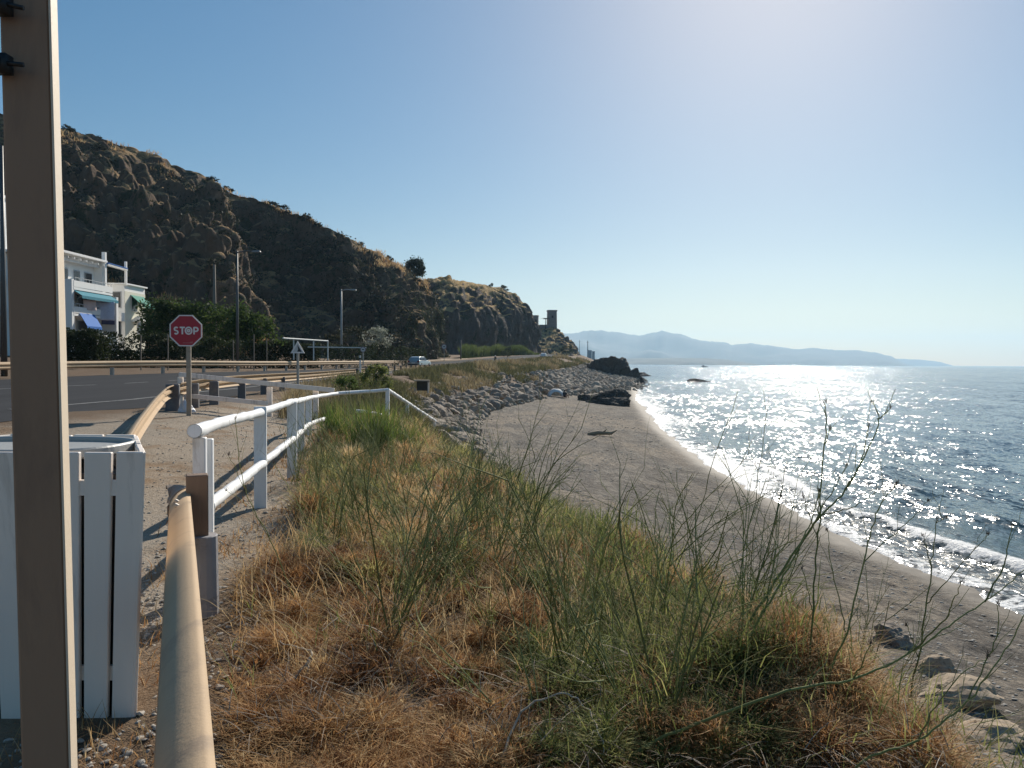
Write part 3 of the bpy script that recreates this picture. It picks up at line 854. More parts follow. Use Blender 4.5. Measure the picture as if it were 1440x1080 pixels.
# overlapped joint with its bolts, and the end piece curling back to the left
mb = MB()
sweep_w(mb, [e1 + nl * 0.006 + Vector((0, 0, 0.004)), e1 + dirv * 0.10 + nl * 0.012, e1 + dirv * 0.17 + nl * 0.04, e1 + dirv * 0.20 + nl * 0.085, e1 + dirv * 0.19 + nl * 0.13], 1, sc=1.08)
mb.build('end_terminal', simple('terminal_steel', (0.24, 0.19, 0.15), 0.5, 0.15, 9, dirt=(0.10, 0.085, 0.075), dirt_scale=6), t)
for k in (0.35, 0.5):
    c = e1 - dirv * k + nl * 0.045 + Vector((0, 0, -0.035))
    MB().tube([c, c + nl * 0.03 + Vector((0, 0, 0.018))], 0.013, 8).build('bolt', MATS['galvanised'], t)
for q_, hh, mt in ((at(277, 667, 4.95), 0.0, 'brown_timber'),):
    mb = MB()
    g = gz(q_.x, q_.y)
    zs = at(277, 752, 4.95).z
    mb.box((q_.x, q_.y, (q_.z + zs - 0.05) / 2), (0.135, 0.11, q_.z - zs + 0.05), rz=0.42)
    mb.build('post', MATS[mt], t, bevel=0.006)
    mb = MB()
    mb.tube([(q_.x + 0.035, q_.y, g - 0.15), (q_.x + 0.035, q_.y, zs)], [0.104, 0.094], 16)
    mb.build('post_sleeve', MATS['grey_sleeve'], t, bevel=0.006)

# guardrail along the near side of the coast road, bending round to the lay-by
a0 = [at(172, 640, 8.0), at(186, 607, 9.2), at(208, 575, 12.2), at(228, 552, 16.2), at(243, 541, 19.6)]
path = a0[:-1] + [at(246, 540.5, 19.9)] + NGR[1:9]
rp = resample(path, 1.0)
t = thing('guardrail', 'long beige guardrail on dark grey posts along the near side of the coast road', 'guardrail', (NGR[0].x, NGR[0].y, gz(NGR[0].x, NGR[0].y)))
mb = MB(); sweep_w(mb, rp, 1, sc=1.1); mb.build('rail', MATS['beige_steel'], t)
for k, (px, pt, pb, Y, w) in enumerate([(243, 540, 581, 19.7, 0.34), (273, 539, 566, 20.8, 0.25), (301, 536, 557, 22.2, 0.26), (340, 539, 556, 25.5, 0.25), (371, 532, 552, 28.6, 0.24), (397, 530, 549, 31.8, 0.24)]):
    top = at(px, pt, Y); b = gz(top.x, top.y)
    b = min(b, at(px, pb, Y).z)
    MB().box((top.x, top.y, (top.z + b - 0.1) / 2), (w, 0.20, top.z - b + 0.1), rz=0.25, taper=0.95).build('post', MATS['grey_post'], t, bevel=0.02)
rp2 = resample(NGR[4:], 4.0)
for i, p in enumerate(rp2):
    if p.y > 250: continue
    b = gz(p.x + 0.2, p.y)
    MB().box((p.x + 0.13, p.y, (p.z + b - 0.2) / 2 + 0.02), (0.17, 0.17, p.z - b + 0.24)).build('post', MATS['grey_post'], t)
# rail turned down to the ground beside the lay-by
mb = MB()
s0 = at(196, 606, 9.9); s1 = at(168, 650, 8.2)
sweep_w(mb, [at(184, 577, 13.4) - Vector((0, 0, 0.25)), at(168, 604, 10.2) - Vector((0, 0, 0.10)), at(158, 640, 8.6)], 1, sc=1.0)
mb.build('rail_ramp', MATS['beige_steel'], t)

t = thing('guardrail', 'straight beige double guardrail on the far side of the road below the dark hedge', 'guardrail', (FGR[1].x, FGR[1].y, gz(FGR[1].x, FGR[1].y)))
fp = resample([at(-140, 511, 28)] + FGR + [at(610, 506, 160), at(690, 502.5, 228)], 2.5)
mb = MB(); sweep_w(mb, fp, -1, sc=1.1); mb.build('rail', MATS['beige_steel'], t)
for i, p in enumerate(resample(fp[2:], 4.0)):
    if p.y > 190: continue
    b = gz(p.x - 0.2, p.y)
    MB().box((p.x - 0.10, p.y, (p.z + b) / 2 - 0.06), (0.16, 0.16, p.z - b)).build('post', MATS['galvanised'], t)

# ------------------------------------------------------------------ big beige post at the left edge, with cable clips
Yp = 1.5
b0 = at(69, 1080, Yp); tp = at(39, 0, Yp)
t = thing('steel_post', 'tall beige square steel post close to the camera at the left edge', 'post', (b0.x, b0.y, gz(b0.x, b0.y)))
mb = MB()
d_ = (tp - b0)
lo = b0 - d_ * ((b0.z - gz(b0.x, b0.y) + 0.3) / d_.z); hi = tp + d_ * 0.35
mb.beam(lo, hi, 0.082, 0.056, up=(0.334, -0.943, 0.0))
mb.build('shaft', MATS['post_steel'], t, bevel=0.004)
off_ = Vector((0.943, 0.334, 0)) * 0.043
MB().beam(lo + off_, hi + off_, 0.004, 0.058, up=(0.334, -0.943, 0.0)).build('lit_edge', simple('lit_edge_paint', (0.66, 0.55, 0.42), 0.5, 0.1, 6, 0.001, 80), t)  # added plate in a lighter colour, paints the sunlit side of the post
for py in (9, 92):
    mb = MB()
    c = at(14, py, Yp - 0.052)
    mb.tube([c + Vector((-0.14, 0.02, 0.012)), c + Vector((-0.05, 0.0, 0.004)), c + Vector((-0.004, -0.012, 0.0))], 0.012, 8)
    mb.tube([c + Vector((-0.004, -0.012, 0.0)), c + Vector((0.030, -0.006, -0.006 if py < 50 else -0.001))], 0.0045, 8)
    mb.box((c.x - 0.012, c.y - 0.006, c.z), (0.030, 0.024, 0.034))
    mb.build('cable_clip', MATS['black_rubber'], t, smooth=True)

# ------------------------------------------------------------------ slatted litter bin (flared, narrower at the back)
cr = at(205, 637, 3.42)
g = at(190, 1030, 3.46).z
zt_ = cr.z; hz_ = zt_ - g
wtop = 1.62; dep = 0.84; kb = 0.54
bc = Vector((cr.x - wtop / 2, 3.42 + dep / 2, g))
t = thing('litter_bin', 'white slatted wooden litter bin with flared sides behind the beige post', 'litter bin', bc)
PLAN = [(cr.x - wtop, 3.42), (cr.x, 3.42), (cr.x - kb * dep, 3.42 + dep), (cr.x - wtop + kb * dep, 3.42 + dep)]
def low(p):
    return (bc.x + (p[0] - bc.x) * 0.885, bc.y + (p[1] - bc.y) * 0.80)
def board_side(name, A, B, n, gp, zo=0.0):
    mb = MB()
    A = Vector(A); B = Vector(B); A0 = Vector(low(A)); B0 = Vector(low(B))
    d = (B - A).normalized(); nrm = Vector((-d.y, d.x)) * 0.026
    for k in range(n):
        L_ = (B - A).length
        t0 = k / n + gp / L_; t1 = (k + 1) / n - gp / L_
        z1 = zt_ + zo + random.uniform(-0.005, 0.004); z0 = g + 0.03 + random.uniform(-0.012, 0.01)
        q = [(A0.lerp(B0, t0), z0), (A0.lerp(B0, t1), z0), (A.lerp(B, t1), z1), (A.lerp(B, t0), z1)]
        vs = [(p.x, p.y, z) for p, z in q] + [(p.x + nrm.x, p.y + nrm.y, z) for p, z in q]
        mb.add(vs, [(0, 1, 2, 3), (7, 6, 5, 4), (0, 4, 5, 1), (1, 5, 6, 2), (2, 6, 7, 3), (3, 7, 4, 0)])
    mb.build(name, MATS['white_slat'], t, bevel=0.004)
board_side('front_slats', PLAN[0], PLAN[1], 11, 0.012)
board_side('side_slats', PLAN[1], PLAN[2], 4, 0.012)
board_side('back_slats', PLAN[2], PLAN[3], 4, 0.008)
board_side('side_slats', PLAN[3], PLAN[0], 4, 0.012)
def inset(k, z): return [(bc.x + (p[0] - bc.x) * k, bc.y + (p[1] - bc.y) * k) for p in PLAN]
MB().ring(inset(0.955, 0), inset(0.90, 0), (0, 0, 0.07), (1, 0, 0), (0, 1, 0), (0, 0, zt_ - 0.20)).build('upper_hoop', MATS['white_slat'], t)
lo_ = [low(p) for p in PLAN]
MB().ring([(bc.x + (p[0] - bc.x) * 0.965, bc.y + (p[1] - bc.y) * 0.965) for p in lo_], [(bc.x + (p[0] - bc.x) * 0.91, bc.y + (p[1] - bc.y) * 0.91) for p in lo_], (0, 0, 0.07), (1, 0, 0), (0, 1, 0), (0, 0, g + 0.22)).build('lower_hoop', MATS['white_slat'], t)
ov = [(bc.x + 0.0 + 0.50 * math.copysign(abs(math.cos(a)) ** 0.7, math.cos(a)), bc.y + 0.01 + 0.335 * math.copysign(abs(math.sin(a)) ** 0.7, math.sin(a))) for a in np.linspace(0, 2 * math.pi, 64, endpoint=False)]
iv = [(bc.x + 0.02 + (p[0] - bc.x - 0.02) * 0.945, bc.y + 0.01 + (p[1] - bc.y - 0.01) * 0.90) for p in ov]
MB().ring(ov, iv, (0, 0, 0.05), (1, 0, 0), (0, 1, 0), (0, 0, zt_ - 0.052)).build('liner_rim', MATS['bin_liner'], t, bevel=0.008)
MB().prism(iv, (0, 0, 0.012), (1, 0, 0), (0, 1, 0), (0, 0, zt_ - 0.040)).build('lid', MATS['bin_liner'], t)
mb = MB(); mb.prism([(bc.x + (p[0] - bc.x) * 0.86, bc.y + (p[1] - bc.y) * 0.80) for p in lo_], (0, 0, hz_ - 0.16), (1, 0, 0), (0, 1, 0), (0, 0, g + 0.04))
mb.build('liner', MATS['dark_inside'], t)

# ------------------------------------------------------------------ white timber fences
def log(mb, pts, r, seed, n=12):
    rr = random.Random(seed)
    q = resample(pts, 0.22) if len(pts) > 2 else [Vector(pts[0]).lerp(Vector(pts[1]), i / 12) for i in range(13)]
    q = [p + Vector((rr.uniform(-1, 1), rr.uniform(-1, 1), rr.uniform(-1, 1))) * 0.006 for p in q]
    mb.tube(q, [r * rr.uniform(0.92, 1.06) for _ in q], n, caps=False)
    # sawn ends, set just outside so their edge stays crisp
    for e, nx in ((q[0], q[1]), (q[-1], q[-2])):
        d = (e - nx).normalized(); mb.tube([e - d * 0.004, e + d * 0.003], r * 0.985, n)
FP = [at(281, 615, 5.28), at(291, 617, 5.42), at(366, 572, 8.5), at(410.5, 565, 10.8), at(422.5, 563, 13.6), at(434, 559, 16.5)]
t = thing('white_fence', 'white painted timber fence with thick round rails beside the sandy path', 'fence', (FP[1].x, FP[1].y, gz(FP[1].x, FP[1].y)))
for i, p in enumerate(FP):
    b = gz(p.x, p.y)
    w = 0.085 if i < 2 else 0.135
    MB().box((p.x, p.y, (p.z + b - 0.25) / 2), (w, 0.07, p.z - b + 0.25), rz=0.22).build('post', MATS['white_timber'], t, bevel=0.006)
mb = MB()
log(mb, [at(274, 606, 5.12), at(318, 593, 6.6), at(367, 580, 8.5)], 0.047, 3)
log(mb, [at(363, 580.5, 8.4), at(390, 572, 9.6), at(410, 565, 10.8)], 0.045, 4)
log(mb, [at(408, 566, 10.7), at(424, 562.5, 13.6), at(436, 559.5, 16.5), at(455, 556, 18.3), at(474, 553.5, 19.3)], 0.046, 5)
mb.build('top_rail', MATS['white_timber'], t, smooth=True)
mb = MB()
log(mb, [at(292, 712, 5.45), at(330, 683, 6.8), at(369, 652, 8.45)], 0.048, 6)
log(mb, [at(369, 650, 8.5), at(391, 634, 9.6), at(412, 617, 10.75)], 0.046, 7)
log(mb, [at(412, 618, 10.8), at(424, 606, 13.6), at(436, 596, 16.5), at(456, 589, 18.6)], 0.048, 8)
mb.build('bottom_rail', MATS['white_timber'], t, smooth=True)

t = thing('white_fence', 'flat white board fence across the far end of the path behind the stop sign', 'fence', tuple(at(381, 592, 20.4)))
A = at(252, 526.5, 20.6); B_ = at(470, 549, 20.0)
MB().beam(A, B_, 0.05, 0.12).build('top_rail', MATS['white_slat'], t, bevel=0.006)
A2 = at(268, 557, 20.6); B2 = at(376, 567.5, 20.3)
MB().beam(A2, B2, 0.05, 0.12).build('bottom_rail', MATS['white_slat'], t, bevel=0.006)
for px, pt, pb, Y in ((379, 545, 597, 20.5), (444, 548, 600, 20.2), (254, 530, 590, 20.72)):
    a = at(px, pt, Y); b = at(px, pb, Y)
    MB().box((a.x, a.y, (a.z + b.z) / 2), (0.14, 0.08, a.z - b.z)).build('post', MATS['white_slat'], t, bevel=0.006)

h0 = at(474, 553, 19.5); h1 = at(545, 548.5, 20.4); h2 = at(612, 592, 29)
t = thing('handrail', 'white handrail sloping down the bank towards the beach', 'handrail', (h1.x, h1.y, gz(h1.x, h1.y)))
mb = MB()
log(mb, [h0, at(510, 551, 20.1), h1], 0.048, 9); log(mb, [h1, (h1 + h2) / 2, h2], 0.055, 10)
mb.build('top_rail', MATS['white_timber'], t, smooth=True)
mb = MB()
log(mb, [at(500, 578, 20.6), at(530, 582, 21.0), at(556, 590, 23.0)], 0.05, 19)
mb.build('bottom_rail', MATS['white_timber'], t, smooth=True)
for f_ in (0.0, 0.33, 0.66, 0.98):
    p = h1.lerp(h2, f_); b = gz(p.x, p.y)
    b = min(b, p.z - 0.8)
    MB().box((p.x, p.y, (p.z + b - 0.2) / 2), (0.10, 0.08, p.z - b + 0.2)).build('post', MATS['white_timber'], t)

# ------------------------------------------------------------------ signs
def octagon(r):
    return [(r * math.cos(R(22.5 + 45 * i)) / math.cos(R(22.5)), r * math.sin(R(22.5 + 45 * i)) / math.cos(R(22.5))) for i in range(8)]
def arc(cx, cy, r, a0, a1, n=10, ry=None):
    ry = ry or r
    return [(cx + r * math.cos(R(a0 + (a1 - a0) * i / n)), cy + ry * math.sin(R(a0 + (a1 - a0) * i / n))) for i in range(n + 1)]
def stroke(mb, pts, w, off, U, Vv, O):
    """a flat lettering stroke of width w along 2-D points"""
    for i in range(len(pts) - 1):
        a = Vector(pts[i]); b = Vector(pts[i + 1]); d = (b - a).normalized(); n = Vector((-d.y, d.x)) * w / 2
        e = d * (w * 0.18)
        a = a - e; b = b + e
        zoff = off * (1 + 0.02 * (i % 2))
        mb.prism([(a - n)[:], (b - n)[:], (b + n)[:], (a + n)[:]], zoff, U, Vv, O)
Ys = 18.6
sc_ = at(261.5, 465, Ys)
sb = at(264.5, 597, Ys)
t = thing('stop_sign', 'red octagonal stop sign on a beige post in front of the road', 'stop sign', (sb.x, sb.y, sb.z))
Fw = Vector((0.10, -0.995, 0)).normalized(); U = Vector((-Fw.y, Fw.x, 0)); Vv = Vector((0, 0, 1))
rS = 22 / F * Ys
mb = MB()
mb.box((sb.x + 0.0, sb.y + 0.06, (sb.z - 0.3 + sc_.z + 0.25) / 2), (0.11, 0.055, sc_.z + 0.25 - sb.z + 0.3), rz=0.1)
mb.build('post', simple('sign_post_steel', (0.34, 0.285, 0.225), 0.6, 0.1, 8, 0.001, 90, dirt=(0.2, 0.16, 0.12), dirt_scale=6), t, bevel=0.004)
MB().prism(octagon(rS * 0.99), -Fw * 0.025, U, Vv, sc_).build('plate', MATS['sign_red'], t)
MB().ring(octagon(rS), octagon(rS * 0.925), Fw * 0.006, U, Vv, sc_).build('border', MATS['sign_white'], t)
mb = MB(); h = rS * 0.44; lw = rS * 0.095
def L(x): return x * rS
S_ = arc(L(-0.60), L(0.105), L(0.105), 40, 270, 9) + arc(L(-0.60), L(-0.105), L(0.105), 90, -140, 9)
stroke(mb, S_, lw, Fw * 0.007, U, Vv, sc_)
stroke(mb, [(L(-0.36), L(0.205)), (L(-0.08), L(0.205))], lw, Fw * 0.0072, U, Vv, sc_)
stroke(mb, [(L(-0.22), L(0.19)), (L(-0.22), L(-0.215))], lw, Fw * 0.0069, U, Vv, sc_)
stroke(mb, [(L(0.50), L(-0.215)), (L(0.50), L(0.205))], lw, Fw * 0.0069, U, Vv, sc_)
stroke(mb, [(L(0.50), L(0.205)), (L(0.60), L(0.205))] + arc(L(0.62), L(0.085), L(0.12), 90, -90, 8) + [(L(0.50), L(-0.035))], lw, Fw * 0.0073, U, Vv, sc_)
stroke(mb, arc(L(0.165), 0, L(0.195), 0, 360, 22, L(0.215)), lw * 0.95, Fw * 0.0071, U, Vv, sc_)
stroke(mb, arc(L(0.165), 0, L(0.072), 0, 360, 12), lw * 0.9, Fw * 0.0072, U, Vv, sc_)
mb.build('lettering', MATS['sign_white'], t)
mb = MB()
mb.prism([(L(-0.2), L(-0.80)), (L(0.40), L(-0.80)), (L(0.40), L(-0.76)), (L(-0.2), L(-0.765))], Fw * 0.004, U, Vv, sc_)
mb.prism([(L(0.22), L(-0.75)), (L(0.42), L(-0.75)), (L(0.42), L(-0.69)), (L(0.26), L(-0.71))], Fw * 0.004, U, Vv, sc_)
mb.build('maker_mark', simple('sign_faded', (0.42, 0.14, 0.15), 0.5, 0.1, 20, 0), t)
for dz_ in (-0.22, 0.22):
    MB().box((sc_.x, sc_.y + 0.045, sc_.z + dz_), (0.2, 0.03, 0.04)).build('bracket', MATS['galvanised'], t)

Yt = 27.5
tc = at(418.5, 491, Yt); tb = at(418.5, 541, Yt)
t = thing('warning_sign', 'pale triangular warning sign with a black slope on a thin post by the road', 'warning sign', tuple(tb))
rT = 11.5 / F * Yt
def tri(r): return [(r * math.cos(R(90 + 120 * i)), r * math.sin(R(90 + 120 * i))) for i in range(3)]
U2 = Vector((1, 0, 0)); F2 = Vector((0, -1, 0))
MB().box((tb.x, tb.y + 0.04, (tb.z - 0.3 + tc.z + 0.1) / 2), (0.085, 0.05, tc.z - tb.z + 0.4)).build('post', MATS['galvanised'], t)
MB().prism(tri(rT * 0.99), (0, 0.02, 0), U2, Vv, tc).build('plate', MATS['sign_pale'], t)
MB().ring(tri(rT), tri(rT * 0.66), F2 * 0.006, U2, Vv, tc).build('border', MATS['sign_white'], t)
MB().prism([(rT * -0.02, rT * 0.52), (rT * 0.50, rT * -0.31), (rT * -0.04, rT * -0.31), (rT * 0.05, rT * 0.0)], F2 * 0.004, U2, Vv, tc).build('pictogram', MATS['sign_black'], t)
def round_sign(px, py, pb, Y, r, label):
    c = at(px, py, Y); b = at(px, pb, Y)
    t = thing('round_sign', label, 'road sign', tuple(b))
    MB().box((b.x, b.y + 0.05, (b.z - 0.3 + c.z) / 2), (0.09, 0.05, c.z - b.z + 0.3)).build('post', MATS['galvanised'], t)
    ci = lambda q: [(q * math.cos(a), q * math.sin(a)) for a in np.linspace(0, 2 * math.pi, 24, endpoint=False)]
    MB().prism(ci(r * 0.99), (0, 0.02, 0), U2, Vv, c).build('plate', MATS['sign_pale'], t)
    MB().ring(ci(r), ci(r * 0.74), F2 * 0.006, U2, Vv, c).build('border', simple('sign_dull_red', (0.24, 0.16, 0.17), 0.5, 0.1, 8, 0) if 'sign_dull_red' not in MATS else MATS['sign_dull_red'], t)
    MB().box((c.x, c.y - 0.008, c.z), (r * 0.7, 0.008, r * 0.32)).build('pictogram', MATS['sign_black'], t)
round_sign(510.5, 491.5, 508, 62, 0.24, 'small round road sign on a thin post left of the white flowering bush')
round_sign(624.5, 487.5, 506, 150, 0.52, 'round road sign at the foot of the cliff beyond the silver car')
a = at(506.5, 500, 50); b = at(506.5, 527, 50)
t = thing('marker_post', 'thin white marker post at the road edge beside the green bush', 'marker post', tuple(b))
MB().box((b.x, b.y, (a.z + b.z) / 2), (0.10, 0.06, a.z - b.z)).build('shaft', MATS['sign_white'], t, bevel=0.01)
MB().box((b.x, b.y - 0.002, a.z - 0.22), (0.106, 0.066, 0.14)).build('reflector_band', MATS['sign_black'], t)

# ------------------------------------------------------------------ street lamps and poles
def street_lamp(px, pt, pb, Y, arm, r, mat, label, group=None, wires=False, bare=False):
    a = at(px, pt, Y); b = at(px, pb, Y)
    b.z = min(b.z, gz(b.x, b.y))
    t = thing('street_lamp' if not bare else 'wooden_pole', label, 'street lamp' if not bare else 'pole', tuple(b), 0, group)
    MB().tube([(b.x, b.y, b.z), (b.x, b.y, (a.z + b.z) / 2), (b.x, b.y, a.z)], [r * 1.25, r, r * 0.62], 8).build('pole', mat, t, smooth=True)
    if arm:
        MB().tube([(b.x, b.y, a.z - 0.12), (b.x + arm * 0.5, b.y - 0.1, a.z - 0.02), (b.x + arm, b.y - 0.2, a.z - 0.04)], r * 0.5, 6).build('arm', mat, t, smooth=True)
        MB().box((b.x + arm + 0.3 * (1 if arm > 0 else -1), b.y - 0.22, a.z - 0.05), (0.75, 0.28, 0.13), taper=0.7).build('lamp_head', MATS['grey_lamp'], t, bevel=0.03)
    return t
street_lamp(334, 353, 507, 60, 1.3, 0.10, MATS['dark_lamp'], 'tall dark street lamp by the hedge, the nearer one with green trees behind it')
l2 = at(347, 361, 60)
street_lamp(480, 407, 505, 78, 0.95, 0.11, MATS['grey_lamp'], 'grey street lamp standing alone before the dark recess of the hill')
street_lamp(6, 205, 525, 36, 0, 0.12, MATS['dark_lamp'], 'dark lamp column at the left edge behind the beige post')
street_lamp(302, 372, 500, 72, 0, 0.17, MATS['pole_wood'], 'weathered bare wooden pole on the slope between the stop sign and the tall lamp', bare=True)
t = thing('wooden_pole', 'thin pole standing in front of the vine hung cliff', 'pole', tuple(at(648, 503, 160)))
a = at(648, 478, 160); b = at(648, 505, 160)
MB().tube([b, a], 0.14, 8).build('pole', MATS['pole_wood'], t, smooth=True)

# white pipe frame behind the hedge
t = thing('pipe_frame', 'thin white pipe frame rising above the hedge beside the triangular sign', 'railing', tuple(at(430, 500, 63)))
pa = at(398, 475.5, 60); pb_ = at(461, 479.5, 66)
MB().tube([pa, pb_], 0.07, 6).build('top_bar', MATS['white_pipe'], t)
for px, pt, Y in ((413, 476.5, 61.5), (441, 478.2, 64), (461, 479.5, 66)):
    a = at(px, pt, Y); MB().tube([a, a - Vector((0, 0, 1.7))], 0.055, 6).build('upright', MATS['white_pipe'], t)
c1 = at(433, 488, 66); c2 = at(515, 489, 70)
MB().tube([c1, c2], 0.05, 6).build('low_bar', MATS['white_pipe'], t)

# concrete outfall box in the bank and plastic bag by the post
o0 = at(593, 543, 46)
t = thing('outfall_box', 'open concrete outfall box set in the bank above the boulders', 'drain', (o0.x, o0.y, o0.z - 0.45))
mb = MB(); mb.box((o0.x + 0.05, o0.y + 0.35, o0.z), (0.70, 0.8, 0.55))
mb.build('chamber', simple('chamber_shade', (0.05, 0.045, 0.04), 0.9, 0.3, 4), t)  # solid block, the dark of the open interior is put into its colour
mb = MB(); mb.box((o0.x + 0.0, o0.y + 0.15, o0.z + 0.33), (0.95, 0.9, 0.08), rz=0.1); mb.build('slab', simple('old_concrete', (0.20, 0.175, 0.145), 0.9, 0.25, 4), t)
simple('pale_frame', (0.36, 0.34, 0.31), 0.7, 0.1, 5)
MB().box((o0.x + 0.40, o0.y - 0.12, o0.z - 0.06), (0.08, 0.10, 0.70)).build('frame_post', MATS['pale_frame'], t)

# plastic bag beside the guardrail post
bmv = bmesh.new(); bmesh.ops.create_icosphere(bmv, subdivisions=4, radius=1)
c = at(262, 571, 19.5); gb = gz(c.x, c.y)
for v in bmv.verts:
    n = mnoise.noise(v.co * 2.2) * 0.22 + mnoise.noise(v.co * 6) * 0.10
    v.co = v.co * (1 + n)
    v.co = Vector((v.co.x * 0.22, v.co.y * 0.16, max(v.co.z * 0.23, -0.15) + (0.10 if v.co.z > 0.6 and v.co.x < 0 else 0)))
me = bpy.data.meshes.new('plastic_bag'); bmv.to_mesh(me); bmv.free()
o = bpy.data.objects.new('plastic_bag', me); COL.objects.link(o); o.location = (c.x, c.y, at(262, 590, 19.5).z + 0.16)
me.materials.append(simple('bag_plastic', (0.60, 0.61, 0.64), 0.4, 0.1, 6)); me.polygons.foreach_set('use_smooth', np.ones(len(me.polygons), dtype=bool))
props(o, 'crumpled white plastic bag on the ground behind the first grey guardrail post', 'plastic bag')
# ------------------------------------------------------------------ white terraced houses
simple('white_render', (0.84, 0.83, 0.80), 0.85, 0.05, 1.2, 0.004, 20, dirt=(0.58, 0.57, 0.55), dirt_scale=0.8, stretch=(1, 1, 0.4), dirt_lo=0.6)
simple('cream_render', (0.74, 0.71, 0.58), 0.85, 0.05, 1.2, 0.004, 20)
simple('window_dark', (0.02, 0.025, 0.03), 0.12, 0.2, 3, 0.0)
simple('teal_canvas', (0.008, 0.19, 0.26), 0.8, 0.15, 5)
simple('blue_canvas', (0.004, 0.13, 0.46), 0.8, 0.15, 5)
simple('green_canvas', (0.015, 0.22, 0.16), 0.8, 0.15, 5)
simple('navy_cloth', (0.025, 0.03, 0.08), 0.9, 0.2, 6)
simple('pale_cloth', (0.50, 0.52, 0.62), 0.9, 0.25, 7)
simple('pink_cloth', (0.62, 0.48, 0.44), 0.9, 0.25, 7)
simple('window_frame_grey', (0.45, 0.46, 0.47), 0.6, 0.1, 5)
BASE = 5.6
def zat(py, Y, px=110): return at(px, py, Y).z
fx_ = -43.6                                     # plane of the main front, facing the sea
hs = thing('terraced_house', 'white three storey house with teal and blue awnings and washing on its balcony', 'house', (-47, 76, BASE))
top_ = zat(352, 72, 88)
p3 = zat(394, 72, 95); p2 = zat(432, 73, 110); p1 = zat(470, 74, 110)
mb = MB()
mb.box((fx_ - 3.5, 75.6, (top_ - 0.3 + BASE) / 2), (7.0, 7.2, top_ - 0.3 - BASE))
mb.build('wall', MATS['white_render'], hs)
mb = MB(); mb.box((fx_ - 3.0, 75.4, top_ - 0.12), (8.2, 8.0, 0.24)); mb.build('roof', MATS['white_render'], hs, bevel=0.02)
mb = MB()
mb.box((fx_ + 0.55, 75.6, top_ - 0.75), (0.14, 7.6, 0.20))
for k in range(7): mb.box((fx_ + 0.35, 72.4 + k * 1.05, top_ - 0.55), (1.5, 0.13, 0.2))
mb.build('pergola', MATS['white_render'], hs)
# party walls standing out from the front
for nm, y_, xo, zt_, zb_ in (('party_wall', 72.0, 1.75, p3 + 0.1, BASE), ('party_wall', 79.3, 2.15, p3 - 1.0, BASE), ('party_wall', 79.0, 0.9, top_ - 0.05, p3 - 0.6), ('party_wall', 71.8, 0.5, top_ - 0.3, p3)):
    MB().box((fx_ + xo / 2 - 0.02, y_, (zt_ + zb_) / 2), (xo, 0.42, zt_ - zb_)).build(nm, MATS['white_render'], hs, bevel=0.02)
# roofed corner post and blue blind on the top terrace
MB().box((fx_ + 0.9, 79.1, zat(377, 78)), (0.34, 0.34, zat(357, 78) - zat(398, 78) + 0.6)).build('pillar', MATS['white_render'], hs)
MB().box((fx_ + 1.15, 83.0, zat(383, 82, 150)), (0.22, 0.22, zat(366, 82, 150) - zat(400, 82, 150))).build('pillar', MATS['white_render'], hs)
MB().beam((fx_ + 1.0, 79.3, zat(371, 80, 140)), (fx_ + 1.15, 83.0, zat(377.5, 83, 150)), 0.5, 0.10).build('blind', MATS['blue_canvas'], hs)
MB().beam((fx_ + 1.03, 79.3, zat(371, 80, 140) - 0.17), (fx_ + 1.18, 83.0, zat(377.5, 83, 150) - 0.17), 0.4, 0.14).build('blind_valance', MATS['white_render'], hs)
for (zc, dz_, xo) in ((p3, 0.75, 1.75), (p2, 0.75, 1.75), (p1, 0.8, 1.75)):
    mb = MB()
    mb.box((fx_ + xo / 2, 75.6, zc - dz_), (xo, 7.0, 0.22)); mb.box((fx_ + xo - 0.06, 75.6, zc - dz_ / 2 + 0.1), (0.12, 7.0, dz_ - 0.15))
    mb.build('balcony', MATS['white_render'], hs)
def window(par, x, y, z, w, h, face='x'):
    sz = (0.06, w + 0.14, h + 0.14) if face == 'x' else (w + 0.14, 0.06, h + 0.14)
    f = MB().box((x, y, z), sz).build('window', MATS['window_frame_grey'], par)
    sz2 = (0.04, w / 2 - 0.03, h - 0.05) if face == 'x' else (w / 2 - 0.03, 0.04, h - 0.05)
    pm = MB()
    for s in (-1, 1):
        if face == 'x': pm.box((x + 0.025, y + s * w / 4, z), sz2)
        else: pm.box((x + s * w / 4, y - 0.025, z), sz2)
    pm.build('pane', MATS['window_dark'], f)
for y_, w_ in ((73.3, 1.5), (75.6, 1.0), (77.6, 1.3)):
    window(hs, fx_ + 0.02, y_, p3 + 0.55, w_, 1.5)
for y_ in (73.8, 76.4):
    window(hs, fx_ + 0.02, y_, p2 + 0.55, 1.8, 1.8); window(hs, fx_ + 0.02, y_, p1 + 0.55, 1.8, 1.8)
def awning(par, x0, y0_, y1_, z0, out, drop, mat, name='awning'):
    mb = MB()
    vs = [(x0, y0_, z0), (x0, y1_, z0), (x0 + out, y1_, z0 - drop), (x0 + out, y0_, z0 - drop)]
    vs += [(a, b, c - 0.05) for a, b, c in vs]
    mb.add(vs, [(0, 1, 2, 3), (7, 6, 5, 4), (0, 4, 5, 1), (1, 5, 6, 2), (2, 6, 7, 3), (3, 7, 4, 0)])
    n = 12
    for k in range(n):
        ya = y0_ + (y1_ - y0_) * k / n; yb = y0_ + (y1_ - y0_) * (k + 0.96) / n
        mb.box((x0 + out + 0.012, (ya + yb) / 2, z0 - drop - 0.16), (0.02, yb - ya, 0.24))
    mb.build(name, mat, par)
awning(hs, fx_ + 1.1, 72.25, 78.9, p3 - 0.55, 1.35, 0.85, MATS['teal_canvas'])
awning(hs, fx_ + 1.76, 73.0, 75.6, p2 - 0.55, 0.75, 1.25, MATS['blue_canvas'])
